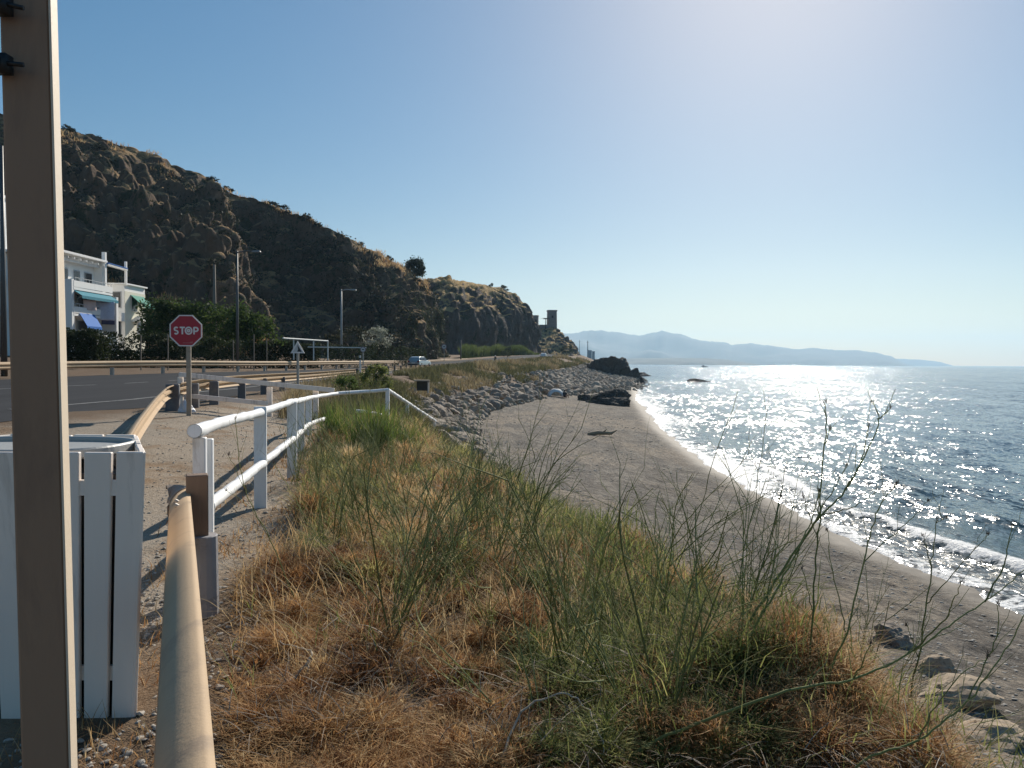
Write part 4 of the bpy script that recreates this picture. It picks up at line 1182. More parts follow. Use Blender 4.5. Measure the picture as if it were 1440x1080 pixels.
# railings, a water tank, an aerial, a wall box: what stands on the terraces
for zc, xo in ((p3, 1.72), (p2, 1.72), (p1, 1.72)):
    mb = MB()
    mb.beam((fx_ + xo, 72.3, zc + 0.32), (fx_ + xo, 79.0, zc + 0.32), 0.05, 0.05)
    for k in range(12): mb.box((fx_ + xo, 72.5 + k * 0.58, zc + 0.16), (0.03, 0.03, 0.34))
    mb.build('railing', MATS['window_frame_grey'], hs)
MB().tube([(fx_ - 2.5, 74.5, top_ - 0.1), (fx_ - 2.5, 74.5, top_ + 1.9)], 0.035, 6).build('aerial_mast', MATS['window_frame_grey'], hs)
mb = MB(); mb.box((fx_ - 2.5, 74.5, top_ + 1.8), (0.05, 1.3, 0.05))
for k in range(5): mb.box((fx_ - 2.5, 73.95 + k * 0.27, top_ + 1.84), (0.5, 0.03, 0.03))
mb.build('aerial', MATS['window_frame_grey'], hs)
MB().box((fx_ + 0.2, 78.4, p2 + 1.5), (0.35, 0.8, 0.6)).build('wall_box', MATS['window_frame_grey'], hs, bevel=0.03)
h2_ = thing('terraced_house', 'smaller white flat roofed house with a green awning, right of the house with washing', 'house', (-46, 85, BASE))
x2 = at(175, 400, 83).x; zt2 = at(175, 400, 83).z
mb = MB()
mb.box((x2 - 3.2, 85.3, (zt2 + BASE) / 2), (6.4, 4.6, zt2 - BASE)); mb.build('wall', MATS['white_render'], h2_, bevel=0.02)
mb = MB(); mb.box((x2 - 3.1, 85.3, zt2 + 0.08), (6.7, 4.9, 0.16)); mb.build('roof', MATS['white_render'], h2_)
mb = MB(); mb.box((x2 + 0.01, 85.3, (zt2 - 0.5 + BASE) / 2), (0.06, 4.58, zt2 - 0.9 - BASE)); mb.build('end_wall', MATS['cream_render'], h2_)
zA = at(185, 420, 84).z; zB = at(185, 447, 84).z; zC = at(185, 460, 84).z
window(h2_, x2 + 0.06, 85.0, zA - 0.5, 1.2, 1.6)
window(h2_, x2 + 0.06, 86.3, zC + 0.1, 1.1, 1.5)
mb = MB(); mb.box((x2 - 1.2, 82.7, zB), (2.4, 0.8, 0.9)); mb.build('balcony', MATS['white_render'], h2_)
window(h2_, x2 - 1.2, 82.98, zA - 0.2, 1.6, 1.7, 'y'); window(h2_, x2 - 1.2, 82.98, zC - 0.2, 1.6, 1.7, 'y')
awning(h2_, x2 + 0.05, 84.2, 87.2, zA + 0.45, 1.3, 1.1, MATS['green_canvas'])
mb = MB(); mb.prism([(-0.9, 0), (0.9, 0), (0, 0.6)], (0, 1.2, 0), (1, 0, 0), (0, 0, 1), (x2 + 0.5, 84.6, at(190, 452, 84).z)); mb.box((x2 + 1.1, 85.0, at(190, 460, 84).z - 0.6), (0.2, 0.2, 2.2)); mb.build('porch', MATS['white_render'], h2_)
# white block half hidden at the left edge
h3 = thing('apartment_block', 'white block with stepped balconies at the left edge behind the dark lamp column', 'building', (-62, 72, BASE))
xe = at(4, 400, 72).x; ztop = at(2, 276, 72).z
mb = MB(); mb.box((xe - 6, 76, (ztop + BASE) / 2), (11.4, 8, ztop - BASE)); mb.build('wall', MATS['white_render'], h3)
MB().box((xe - 6, 76, ztop + 0.1), (11.8, 8.4, 0.24)).build('roof', MATS['white_render'], h3)
for k in range(4):
    zk = ztop - 1.6 - k * 3.0
    mb = MB(); mb.box((xe - 4.5, 71.4, zk - 0.6), (9, 1.2, 0.2)); mb.box((xe - 4.5, 70.86, zk - 0.2), (9, 0.12, 0.9)); mb.build('balcony', MATS['white_render'], h3)
    window(h3, xe - 2.2, 71.98, zk + 0.7, 1.8, 1.5, 'y'); window(h3, xe - 5.2, 71.98, zk + 0.7, 1.8, 1.5, 'y')

def cloth(name, cx, cy, cz, w, h, mat, label, ax=(0.25, 0.97), seed=0):
    nu, nvv = 16, 12
    V = []
    for i in range(nu):
        for j in range(nvv):
            u_ = i / (nu - 1) - 0.5; v_ = j / (nvv - 1)
            f_ = math.sin(u_ * 14 + seed) * 0.06 * v_ + math.sin(u_ * 5 + seed * 2 + v_ * 2) * 0.05
            V.append((cx + ax[0] * u_ * w - ax[1] * f_, cy + ax[1] * u_ * w + ax[0] * f_, cz - v_ * h))
    ids = np.arange(nu * nvv).reshape(nu, nvv)
    q = np.stack([ids[:-1, :-1], ids[1:, :-1], ids[1:, 1:], ids[:-1, 1:]], -1).reshape(-1, 4)
    o = mesh_np(name, V, q, mat, None, True)
    o.modifiers.new('thick', 'SOLIDIFY').thickness = 0.015
    props(o, label, 'washing')
cz_ = p2 - 0.05
cloth('hung_cloth', fx_ + 2.0, 77.0, at(138, 424, 77).z, 1.9, 1.9, MATS['pale_cloth'], 'pale lilac cloth hung out to dry below the teal awning', ax=(0.75, 0.66), seed=1)
cloth('hung_cloth', fx_ + 1.95, 77.8, at(140, 441, 77.6).z, 1.3, 1.1, MATS['navy_cloth'], 'navy cloth hanging below the pale lilac cloth', ax=(0.6, 0.8), seed=4)
cloth('hung_cloth', fx_ + 1.85, 74.6, at(118, 421, 74).z, 1.6, 1.0, MATS['pink_cloth'], 'pinkish towel hanging over the balcony above the blue awning', ax=(0.3, 0.95), seed=6)

# ------------------------------------------------------------------ watch tower, ruin and the far shore
simple('tower_stone', (0.20, 0.185, 0.17), 0.95, 0.3, 1.2, 0.05, 2.0)
tb = at(776, 459, 417)
t = thing('watch_tower', 'square stone watch tower on the headland beside a lone palm', 'tower', (tb.x, tb.y, tb.z - 2))
hw = 6.0 / F * 417
th_ = at(776, 437.5, 417).z - tb.z
mb = MB(); mb.box((tb.x, tb.y, tb.z + th_ / 2 - 1.5), (hw * 2, hw * 1.8, th_ + 3), rz=0.25, taper=0.93); mb.build('wall', MATS['tower_stone'], t)
mb = MB(); mb.box((tb.x, tb.y, tb.z + th_ + 0.15), (hw * 2.05, hw * 1.85, 0.7), rz=0.25); mb.build('parapet', MATS['tower_stone'], t)
mb = MB(); mb.box((tb.x + 0.3, tb.y - hw * 0.92, tb.z + th_ * 0.62), (0.8, 0.3, 1.2), rz=0.25); mb.build('window', MATS['dark_inside'], t)
tb2 = at(750, 459, 412)
t = thing('ruined_house', 'low flat roofed stone building on the headland left of the tower', 'building', (tb2.x, tb2.y, tb2.z - 3))
w2 = 7 / F * 412; h2z = at(750, 444.5, 412).z - tb2.z
MB().box((tb2.x, tb2.y, tb2.z + h2z / 2 - 2), (w2 * 2, 5, h2z + 4), rz=-0.1).build('wall', MATS['tower_stone'], t)
MB().box((tb2.x, tb2.y, tb2.z + h2z + 0.15), (w2 * 2.1, 5.4, 0.35), rz=-0.1).build('roof', MATS['tower_stone'], t)
MB().box((tb2.x + 1.2, tb2.y - 2.55, tb2.z + h2z * 0.5), (1.2, 0.2, 1.6), rz=-0.1).build('window', MATS['dark_inside'], t)
a = at(753, 457.5, 413); b = at(773, 457.5, 415)
t = thing('stone_wall', 'low stone wall running between the ruin and the watch tower', 'wall', (a.x, a.y, a.z - 4))
MB().beam(a - Vector((0, 0, 1.6)), b - Vector((0, 0, 1.6)), 0.8, 3.6).build('masonry', MATS['tower_stone'], t)
MB().beam(a + Vector((0, 0, 0.28)), b + Vector((0, 0, 0.28)), 1.0, 0.16).build('coping', MATS['tower_stone'], t)
simple('far_grey', (0.25, 0.26, 0.27), 0.8, 0.1, 1, 0)
for i, (px, pt, pb, w, lab) in enumerate(((815, 478, 497, 0.6, 'thin mast on the far shore beside the foot of the headland'), (826.5, 479, 497, 0.9, 'taller thicker mast on the far shore, second one right of the headland'))):
    a = at(px, pt, 900); b = at(px, pb + 8, 900)
    t = thing('mast', lab, 'mast', tuple(b)); MB().tube([b, a], [w, w * 0.4], 6).build('shaft', MATS['far_grey'], t)
    MB().box((a.x, a.y, a.z - 2), (3.0 * w, 0.5, 0.4)).build('crossarm', MATS['far_grey'], t)
for i, (px, pt, w, lab) in enumerate(((829.5, 493, 4, 'hazy low building on the far shore, nearest the taller mast'), (834.5, 494.5, 3, 'small hazy building on the far shore, rightmost of the pair'))):
    a = at(px, pt, 900)
    t = thing('far_building', lab, 'building', (a.x, a.y, a.z - 16))
    MB().box((a.x, a.y, a.z - 8), (w, 4, 16)).build('wall', MATS['far_grey'], t); MB().box((a.x, a.y, a.z + 0.2), (w + 0.4, 4.4, 0.4)).build('roof', MATS['far_grey'], t)
# a spit of land below them
mb = MB()

# ------------------------------------------------------------------ cars on the road
simple('tyre', (0.02, 0.02, 0.02), 0.8, 0.1, 9)
simple('rim', (0.5, 0.5, 0.52), 0.3, 0.05, 9, metal=0.8)
simple('car_grey', (0.42, 0.45, 0.45), 0.18, 0.03, 3, 0, metal=0.4)
simple('car_white', (0.78, 0.78, 0.78), 0.18, 0.03, 3, 0)
simple('car_glass', (0.012, 0.016, 0.018), 0.04, 0.1, 3, 0)
simple('tail_red', (0.25, 0.01, 0.01), 0.25, 0.05, 3, 0)
def car(name, label, loc, rz, paint, tall=1.0):
    """length along +y is the front"""
    t = thing(name, label, 'car', (0, 0, 0))
    Lh, Wh = 2.1, 0.88
    prof = [(-2.1, 0.35), (-2.12, 0.75), (-2.02, 0.98), (-1.0, 1.0), (0.9, 0.98), (1.75, 0.86), (2.1, 0.66), (2.12, 0.35), (1.75, 0.22), (-1.75, 0.22)]
    cab = [(-2.0, 0.97), (-1.72, 1.40 * tall), (-1.2, 1.50 * tall), (0.1, 1.48 * tall), (0.95, 0.97)]
    def loft(profile, w0, w1, zsplit):
        mb = MB(); n = len(profile)
        vs = []
        for s in (-1, 1):
            for (y, z) in profile:
                w = w0 if z < zsplit else w1
                vs.append((s * w, y, z))
        fs = [tuple(range(n)), tuple(range(2 * n - 1, n - 1, -1))]
        for i in range(n):
            j = (i + 1) % n
            fs.append((i, j, n + j, n + i))
        mb.add(vs, fs); return mb
    loft(prof, Wh, Wh * 0.95, 0.8).build('body', paint, t, bevel=0.05, local=1)
    cb = loft(cab, Wh * 0.93, Wh * 0.74, 1.1).build('cabin', paint, t, bevel=0.03, local=1)
    mb = MB()
    zt_ = 1.38 * tall
    mb.prism([(-0.60, 1.04), (0.60, 1.04), (0.50, zt_), (-0.50, zt_)], (0, -0.03, 0), (1, 0, 0), (0, (-1.75 + 2.03) / (zt_ - 1.0), 1), (0, -2.33 + 0.0, 0))
    mb.build('rear_window', MATS['car_glass'], t, local=1)
    mb = MB()
    mb.prism([(-0.66, 1.03), (0.66, 1.03), (0.54, zt_), (-0.54, zt_)], (0, 0.03, 0), (1, 0, 0), (0, -(0.95 - 0.1) / (1.48 * tall - 0.97), 1), (0, 0.95 + 0.97 * 0.85 / (1.48 * tall - 0.97) + 0.0, 0))
    mb.build('windscreen', MATS['car_glass'], t, local=1)
    for s in (-1, 1):
        mb = MB()
        for (a, b_, c_, d_) in ((-1.65, -0.55, -0.55, -1.40), (-0.45, 0.72, 0.08, -0.45)):
            mb.add([(s * 0.815, a, 1.05), (s * 0.815, b_, 1.05), (s * 0.685, c_, zt_), (s * 0.685, d_, zt_), (s * 0.845, a, 1.05), (s * 0.845, b_, 1.05), (s * 0.715, c_, zt_), (s * 0.715, d_, zt_)],
                   [(0, 1, 2, 3), (7, 6, 5, 4), (0, 4, 5, 1), (1, 5, 6, 2), (2, 6, 7, 3), (3, 7, 4, 0)])
        mb.build('side_window', MATS['car_glass'], t, local=1)
        MB().box((s * 0.70, -2.10, 0.82), (0.28, 0.08, 0.22)).build('tail_light', MATS['tail_red'], t, bevel=0.02, local=1)
        MB().box((s * 0.66, 2.02, 0.68), (0.34, 0.12, 0.15)).build('headlight', MATS['sign_pale'], t, bevel=0.02, local=1)
        MB().box((s * 0.98, 0.62, 1.04), (0.18, 0.10, 0.13)).build('mirror', paint, t, bevel=0.02, local=1)
        for y in (-1.3, 1.3):
            w = MB().tube([(s * 0.72, y, 0.31), (s * 0.90, y, 0.31)], 0.31, 18).build('wheel', MATS['tyre'], t, bevel=0.03, local=1)
            MB().tube([(s * 0.86, y, 0.31), (s * 0.915, y, 0.31)], 0.19, 12).build('rim', MATS['rim'], w, local=1)
    MB().box((0, -2.13, 0.62), (0.52, 0.03, 0.12)).build('number_plate', MATS['sign_white'], t, local=1)
    MB().box((0, -2.10, 0.40), (1.6, 0.12, 0.16)).build('bumper', MATS['black_rubber'], t, bevel=0.03, local=1)
    t.location = loc; t.rotation_euler = (0, 0, rz)
    return t
def on_road(px, Y):
    x = at(px, 510, Y).x
    rx = np.interp(Y, NG_Y, NG_X); rz = np.interp(Y, NG_Y, NG_Z); lx = np.interp(Y, XL_Y, XL_X); lz = np.interp(Y, XL_Y, XL_Z)
    f_ = (rx - x) / (rx - lx)
    return (x, Y, rz + (lz - rz) * f_ + 0.08)
car('hatchback_car', 'silver hatchback driving away along the coast road below the cliff', on_road(590, 104), R(-16), MATS['car_grey'])
car('van_car', 'white car far along the road beside the green reeds', on_road(765, 238), R(-13), MATS['car_white'], 1.2)
# small rider on a motorbike
mloc = on_road(696.5, 172)
t = thing('motorbike', 'dark motorbike on the road between the two cars', 'motorbike', mloc)
for y_ in (-0.65, 0.65):
    w = MB().tube([(mloc[0] - 0.06, mloc[1] + y_, mloc[2] + 0.31), (mloc[0] + 0.06, mloc[1] + y_, mloc[2] + 0.31)], 0.31, 16).build('wheel', MATS['tyre'], t)
MB().box((mloc[0], mloc[1], mloc[2] + 0.62), (0.26, 1.0, 0.36), taper=0.8).build('body', MATS['sign_black'], t, bevel=0.06)
MB().box((mloc[0], mloc[1] - 0.3, mloc[2] + 0.84), (0.26, 0.7, 0.1)).build('seat', MATS['black_rubber'], t, bevel=0.03)
MB().tube([(mloc[0] - 0.35, mloc[1] + 0.45, mloc[2] + 1.02), (mloc[0] + 0.35, mloc[1] + 0.45, mloc[2] + 1.02)], 0.025, 6).build('handlebar', MATS['galvanised'], t)

# ------------------------------------------------------------------ people: skinned bodies
simple('skin_tan', (0.36, 0.22, 0.15), 0.6, 0.06, 10, 0)
simple('dark_clothes', (0.03, 0.035, 0.04), 0.9, 0.2, 9, 0.004, 30)
simple('pale_clothes', (0.6, 0.6, 0.6), 0.9, 0.1, 9)
def skinned(name, verts, edges, radii, mat, parent=None, root=0, sub=2):
    me = bpy.data.meshes.new(name)
    me.from_pydata(verts, edges, [])
    o = bpy.data.objects.new(name, me); COL.objects.link(o)
    mod = o.modifiers.new('skin', 'SKIN')
    for i, r_ in enumerate(radii):
        sv = me.skin_vertices[0].data[i]; sv.radius = (r_, r_); sv.use_root = (i == root)
    ss = o.modifiers.new('sub', 'SUBSURF'); ss.levels = sub; ss.render_levels = sub
    dg = bpy.context.evaluated_depsgraph_get()
    me2 = bpy.data.meshes.new_from_object(o.evaluated_get(dg))
    o.modifiers.clear(); o.data = me2
    me2.materials.clear(); me2.materials.append(mat)
    me2.polygons.foreach_set('use_smooth', np.ones(len(me2.polygons), dtype=bool))
    if parent: o.parent = parent
    return o
def hand(V, E, Rr, wrist_i, d, side):
    """palm and five fingers grown from the wrist along direction d"""
    d = Vector(d).normalized(); s = Vector(side).normalized()
    w = Vector(V[wrist_i])
    palm = w + d * 0.07; V.append(tuple(palm)); Rr.append(0.030); pi_ = len(V) - 1; E.append((wrist_i, pi_))
    for k, ln in ((-1.5, 0.058), (-0.5, 0.068), (0.5, 0.072), (1.5, 0.064)):
        a = palm + s * (k * 0.016) + d * 0.035; b = a + d * ln + Vector((0, 0, -0.012))
        V.append(tuple(a)); Rr.append(0.009); V.append(tuple(b)); Rr.append(0.007)
        E.append((pi_, len(V) - 2)); E.append((len(V) - 2, len(V) - 1))
    a = w + d * 0.035 + s * 0.035; b = a + d * 0.045 + s * 0.018
    V.append(tuple(a)); Rr.append(0.010); V.append(tuple(b)); Rr.append(0.008); E.append((wrist_i, len(V) - 2)); E.append((len(V) - 2, len(V) - 1))
def head(parent, c, skin, hair, name='head'):
    bm = bmesh.new(); bmesh.ops.create_uvsphere(bm, u_segments=20, v_segments=16, radius=1)
    return bm
def person(label, loc, rz, V, E, Rr, headc, mat, short_hair=(0.03, 0.02, 0.015)):
    t = thing('person', label, 'person', (0, 0, 0))
    b = skinned('body', V, E, Rr, MATS['skin_tan'], t)
    return t, b
# somebody sitting on the sand by a white beach shelter, seen from behind
pl = at(794, 559.5, 98.2); pl.z = gz(pl.x, pl.y)
V = [(0, 0, 0.16), (0, -0.03, 0.34), (0, -0.03, 0.56), (0, 0.0, 0.66), (0, 0.02, 0.74), (0, 0.05, 0.83), (0, 0.05, 0.93)]
Rr = [0.17, 0.15, 0.16, 0.09, 0.058, 0.095, 0.085]
E = [(i, i + 1) for i in range(6)]
for s in (-1, 1):
    i0 = len(V)
    V += [(s * 0.17, 0.0, 0.62), (s * 0.24, 0.12, 0.40), (s * 0.16, 0.33, 0.40)]; Rr += [0.07, 0.05, 0.035]
    E += [(2, i0), (i0, i0 + 1), (i0 + 1, i0 + 2)]
    hand(V, E, Rr, i0 + 2, (-s * 0.5, 0.8, -0.1), (0, 0.1, 1))
    i1 = len(V)
    V += [(s * 0.11, 0.12, 0.15), (s * 0.16, 0.44, 0.44), (s * 0.13, 0.62, 0.07), (s * 0.14, 0.80, 0.04)]; Rr += [0.10, 0.065, 0.042, 0.032]
    E += [(0, i1), (i1, i1 + 1), (i1 + 1, i1 + 2), (i1 + 2, i1 + 3)]
t = thing('person', 'person in dark clothes sitting on the beach at the right of the white shelter', 'person', (0, 0, 0))
skinned('body', V, E, Rr, MATS['skin_tan'], t)
skinned('shirt', [(0, 0, 0.13), (0, -0.03, 0.34), (0, -0.03, 0.56), (0, 0, 0.66), (0.17, 0, 0.62), (0.23, 0.09, 0.47), (-0.17, 0, 0.62), (-0.23, 0.09, 0.47)], [(0, 1), (1, 2), (2, 3), (2, 4), (4, 5), (2, 6), (6, 7)], [0.185, 0.165, 0.175, 0.085, 0.085, 0.066, 0.085, 0.066], MATS['dark_clothes'], t)
skinned('hair', [(0, 0.0, 0.80), (0, 0.015, 0.90), (0, 0.04, 0.97)], [(0, 1), (1, 2)], [0.085, 0.100, 0.082], MATS['sign_black'], t)
mb = MB()
for s in (-1, 1): mb.box((s * 0.035, 0.135, 0.90), (0.022, 0.012, 0.012)); mb.box((s * 0.095, 0.05, 0.88), (0.02, 0.03, 0.05))
mb.box((0, 0.15, 0.87), (0.022, 0.03, 0.04)); mb.box((0, 0.14, 0.835), (0.05, 0.012, 0.012))
mb.build('face', MATS['skin_tan'], t, local=1)
t.location = pl; t.rotation_euler = (0, 0, R(-35)); t.scale = (1.15, 1.15, 1.15)
# white shelter: low dome tent open to the sea
sl = at(782, 558.8, 99.2); sl.z = gz(sl.x, sl.y)
t = thing('beach_shelter', 'small white beach shelter on the sand before the grey boulders', 'tent', tuple(sl))
nu, nv_ = 22, 12; V = []
for i in range(nu):
    for j in range(nv_):
        a = math.pi * i / (nu - 1); b = math.pi * 0.72 * j / (nv_ - 1)
        V.append((sl.x + 1.15 * math.cos(a) * (0.25 + 0.75 * math.sin(b + 0.35)), sl.y + 0.9 * math.cos(b) * 0.9, sl.z + 1.05 * math.sin(a) * math.sin(b + 0.42) ** 0.6))
ids = np.arange(nu * nv_).reshape(nu, nv_)
q = np.stack([ids[:-1, :-1], ids[1:, :-1], ids[1:, 1:], ids[:-1, 1:]], -1).reshape(-1, 4)
o = mesh_np('canvas', np.array(V) - np.array(sl), q, simple('tent_canvas', (0.62, 0.66, 0.66), 0.7, 0.1, 4), t, True)
o.modifiers.new('thick', 'SOLIDIFY').thickness = 0.02
MB().tube([(sl.x - 1.2, sl.y - 0.2, sl.z), (sl.x - 0.8, sl.y - 0.2, sl.z + 0.75), (sl.x, sl.y - 0.2, sl.z + 1.07), (sl.x + 0.8, sl.y - 0.2, sl.z + 0.75), (sl.x + 1.2, sl.y - 0.2, sl.z)], 0.02, 6).build('pole', MATS['sign_black'], t)
# rider on the motorbike
rx_, ry_, rz__ = mloc
V = [(0, -0.25, 0.92), (0, -0.22, 1.12), (0, -0.10, 1.36), (0, -0.05, 1.45), (0, -0.02, 1.53), (0, 0.0, 1.64), (0, 0.0, 1.73)]
Rr = [0.16, 0.15, 0.17, 0.09, 0.06, 0.11, 0.10]; E = [(i, i + 1) for i in range(6)]
for s in (-1, 1):
    i0 = len(V)
    V += [(s * 0.19, -0.08, 1.36), (s * 0.30, 0.12, 1.14), (s * 0.30, 0.40, 1.06)]; Rr += [0.07, 0.05, 0.04]; E += [(2, i0), (i0, i0 + 1), (i0 + 1, i0 + 2)]
    hand(V, E, Rr, i0 + 2, (0, 1, -0.25), (s * -1, 0, 0.1))
    i1 = len(V)
    V += [(s * 0.13, -0.15, 0.90), (s * 0.24, 0.28, 0.78), (s * 0.22, 0.02, 0.38), (s * 0.22, 0.20, 0.30)]; Rr += [0.10, 0.07, 0.05, 0.04]; E += [(0, i1), (i1, i1 + 1), (i1 + 1, i1 + 2), (i1 + 2, i1 + 3)]
t = thing('person', 'rider in dark clothes and pale helmet on the motorbike', 'person', (0, 0, 0))
skinned('body', V, E, Rr, MATS['dark_clothes'], t)
bm = bmesh.new(); bmesh.ops.create_uvsphere(bm, u_segments=16, v_segments=12, radius=0.15)
me = bpy.data.meshes.new('helmet'); bm.to_mesh(me); bm.free(); o = bpy.data.objects.new('helmet', me); COL.objects.link(o); o.parent = t; o.location = (0, 0.0, 1.69); me.materials.append(MATS['sign_white'])
t.location = mloc
# ------------------------------------------------------------------ rocks
def rockmat(name, a, b, c2, bump=0.06, sc=1.0):
    m, nt = new_mat(name)
    co = objco(nt)
    n1 = noise_n(nt, co, 1.6 * sc, 6, 0.7); n2 = noise_n(nt, co, 9 * sc, 4, 0.7)
    col = mixc(nt, n1, a, b)
    col = mixc(nt, ramp(nt, n2, [(0.50, 0.0), (0.66, 0.8)]), col, c2)
    finish(nt, col, 0.9, mathn(nt, 'ADD', n1, mathn(nt, 'MULTIPLY', n2, 0.4)), bump / sc, 1.0, 0, 0.25)
    return m
rockmat('pale_rock', (0.25, 0.20, 0.15), (0.49, 0.41, 0.32), (0.17, 0.13, 0.095))
rockmat('brown_rock', (0.19, 0.15, 0.115), (0.38, 0.31, 0.245), (0.14, 0.105, 0.08))
rockmat('black_rock', (0.030, 0.028, 0.027), (0.095, 0.082, 0.072), (0.15, 0.125, 0.10), 0.10, 0.7)
rockmat('tan_rock', (0.30, 0.225, 0.15), (0.46, 0.37, 0.27), (0.20, 0.14, 0.09), 0.03, 2.5)
def rock_bm(seed, sub=3, planes=13, amp=0.10, sq=(1, 1, 1)):
    rr = random.Random(seed)
    bm = bmesh.new(); bmesh.ops.create_icosphere(bm, subdivisions=sub, radius=1)
    pl = []
    for _ in range(planes):
        n = Vector((rr.gauss(0, 1), rr.gauss(0, 1), rr.gauss(0, 1))).normalized()
        pl.append((n, rr.uniform(0.55, 0.95)))
    for v in bm.verts:
        d = v.co.normalized(); r_ = 1.15
        for n, k in pl:
            t_ = d.dot(n)
            if t_ > 0.05: r_ = min(r_, k / t_)
        r_ *= 1 + amp * mnoise.fractal(d * 2.2 + Vector((seed, 0, 0)), 0.9, 2.1, 4)
        v.co = Vector((d.x * sq[0], d.y * sq[1], d.z * sq[2])) * r_
    return bm
def rock_mesh(name, seed, sub=3, mat=None, **kw):
    bm = rock_bm(seed, sub, **kw)
    me = bpy.data.meshes.new(name); bm.to_mesh(me); bm.free()
    if mat: me.materials.append(mat)
    return me
def place(name, me, loc, sc, rot, label, cat, group=None, mat=None):
    o = bpy.data.objects.new(name, me); COL.objects.link(o)
    o.location = loc; o.scale = sc; o.rotation_euler = rot
    if mat:
        o.material_slots[0].link = 'OBJECT'; o.material_slots[0].material = mat
    return props(o, label, cat, group)
RM = [rock_mesh('boulder', 40 + i, 3, MATS['pale_rock'], planes=7 + i % 5, amp=0.12, sq=(1.0, 0.72 + 0.04 * (i % 6), 0.55 + 0.06 * (i % 4))) for i in range(9)]
rr = random.Random(5)
cand = []
for _ in range(16000):
    y = 26 * (250 / 26) ** rr.random()
    cx, cz, tx, sx, rx, rz, lx, lz = [float(v) for v in lines(y)]
    s_ = rr.uniform(0.66, 1.05)
    if y < 60: s_ = rr.uniform(0.45, 1.05)
    if y > 130: s_ = rr.uniform(0.40, 1.04)
    if y < 46 and rr.random() < 0.6: continue
    if y > 80 and abs(cx + (tx - cx) * s_ - sl.x - 0.5) < 3.2 and y < sl.y + 2.0 and s_ > 0.62: continue
    x = cx + (tx - cx) * s_
    r_ = rr.choice([0.14, 0.2, 0.2, 0.26, 0.33, 0.4, 0.5, 0.75, 1.0]) * (0.62 if y < 60 else 0.85) * (0.8 if y > 140 else 1)
    cand.append((r_ / y, x, y, r_, s_))
kept = []
cell = {}
for c in sorted(cand, key=lambda c: -c[3]):
    _, x, y, r_, s_ = c
    key = (int(x // 2), int(y // 2)); ok = True
    for i in (-1, 0, 1):
        for j in (-1, 0, 1):
            for (x2_, y2_, r2_) in cell.get((key[0] + i, key[1] + j), ()):
                if (x - x2_) ** 2 + (y - y2_) ** 2 < (0.62 * (r_ + r2_)) ** 2: ok = False
    if ok:
        cell.setdefault(key, []).append((x, y, r_)); kept.append(c)
kept.sort(key=lambda c: -c[0])
print('riprap', len(kept))
RV = []; RQ = []; nvt = 0
base_np = []
for i in range(6):
    bm = rock_bm(70 + i, 2, 9, 0.10, (1, 0.85, 0.75)); bm.verts.ensure_lookup_table()
    base_np.append((np.array([v.co[:] for v in bm.verts]), np.array([[v.index for v in f.verts] for f in bm.faces]))); bm.free()
for i, (_, x, y, r_, s_) in enumerate(kept):
    z = gz(x, y) + r_ * rr.uniform(0.05, 0.35)
    mt = MATS['brown_rock'] if (rr.random() < 0.6 or (y > 120 and rr.random() < 0.75)) else MATS['pale_rock']
    if i < 260:
        lab = 'pale grey angular boulder lying in the rock armour below the coast road' if mt is MATS['pale_rock'] else 'brown angular boulder lying in the rock armour below the coast road'
        place('boulder', RM[i % 9], (x, y, z), (r_ * rr.uniform(0.8, 1.2), r_ * rr.uniform(0.8, 1.2), r_ * rr.uniform(0.7, 1.05)), (rr.uniform(-0.7, 0.7), rr.uniform(-0.7, 0.7), rr.uniform(0, 6.28)), lab, 'boulder',
              'pale boulders of the rock armour' if mt is MATS['pale_rock'] else 'brown boulders of the rock armour', mt)
    else:
        v, f = base_np[i % 6]
        a = rr.uniform(0, 6.28); M_ = np.array(Matrix.Rotation(a, 3, 'Z') @ Matrix.Rotation(rr.uniform(-0.7, 0.7), 3, 'X'))
        RV.append((v * r_) @ M_.T + np.array([x, y, z])); RQ.append(f + nvt); nvt += len(v)
# small broken stone between the boulders
for i in range(5200):
    y = 24 * (240 / 24) ** rr.random()
    cx, cz, tx, sx, rx, rz, lx, lz = [float(v) for v in lines(y)]
    x = cx + (tx - cx) * (rr.uniform(0.30, 1.12) if y > 34 else rr.uniform(0.25, 1.1))
    if y < 32 and rr.random() < 0.5: continue
    if abs(x - sl.x - 0.6) < 2.6 and abs(y - sl.y) < 4: continue
    r_ = rr.uniform(0.06, 0.24) * (1 + y / 160)
    v, f = base_np[i % 6]
    M_ = np.array(Matrix.Rotation(rr.uniform(0, 6.28), 3, 'Z') @ Matrix.Rotation(rr.uniform(-1, 1), 3, 'X'))
    RV.append((v * r_) @ M_.T + np.array([x, y, gz(x, y) + r_ * 0.3])); RQ.append(f + nvt); nvt += len(v)
props(mesh_np('rubble', np.concatenate(RV), None, MATS['pale_rock'], None, False, None, np.concatenate(RQ)), 'pale broken stone filling between the boulders below the road', 'rubble', None, 'stuff')

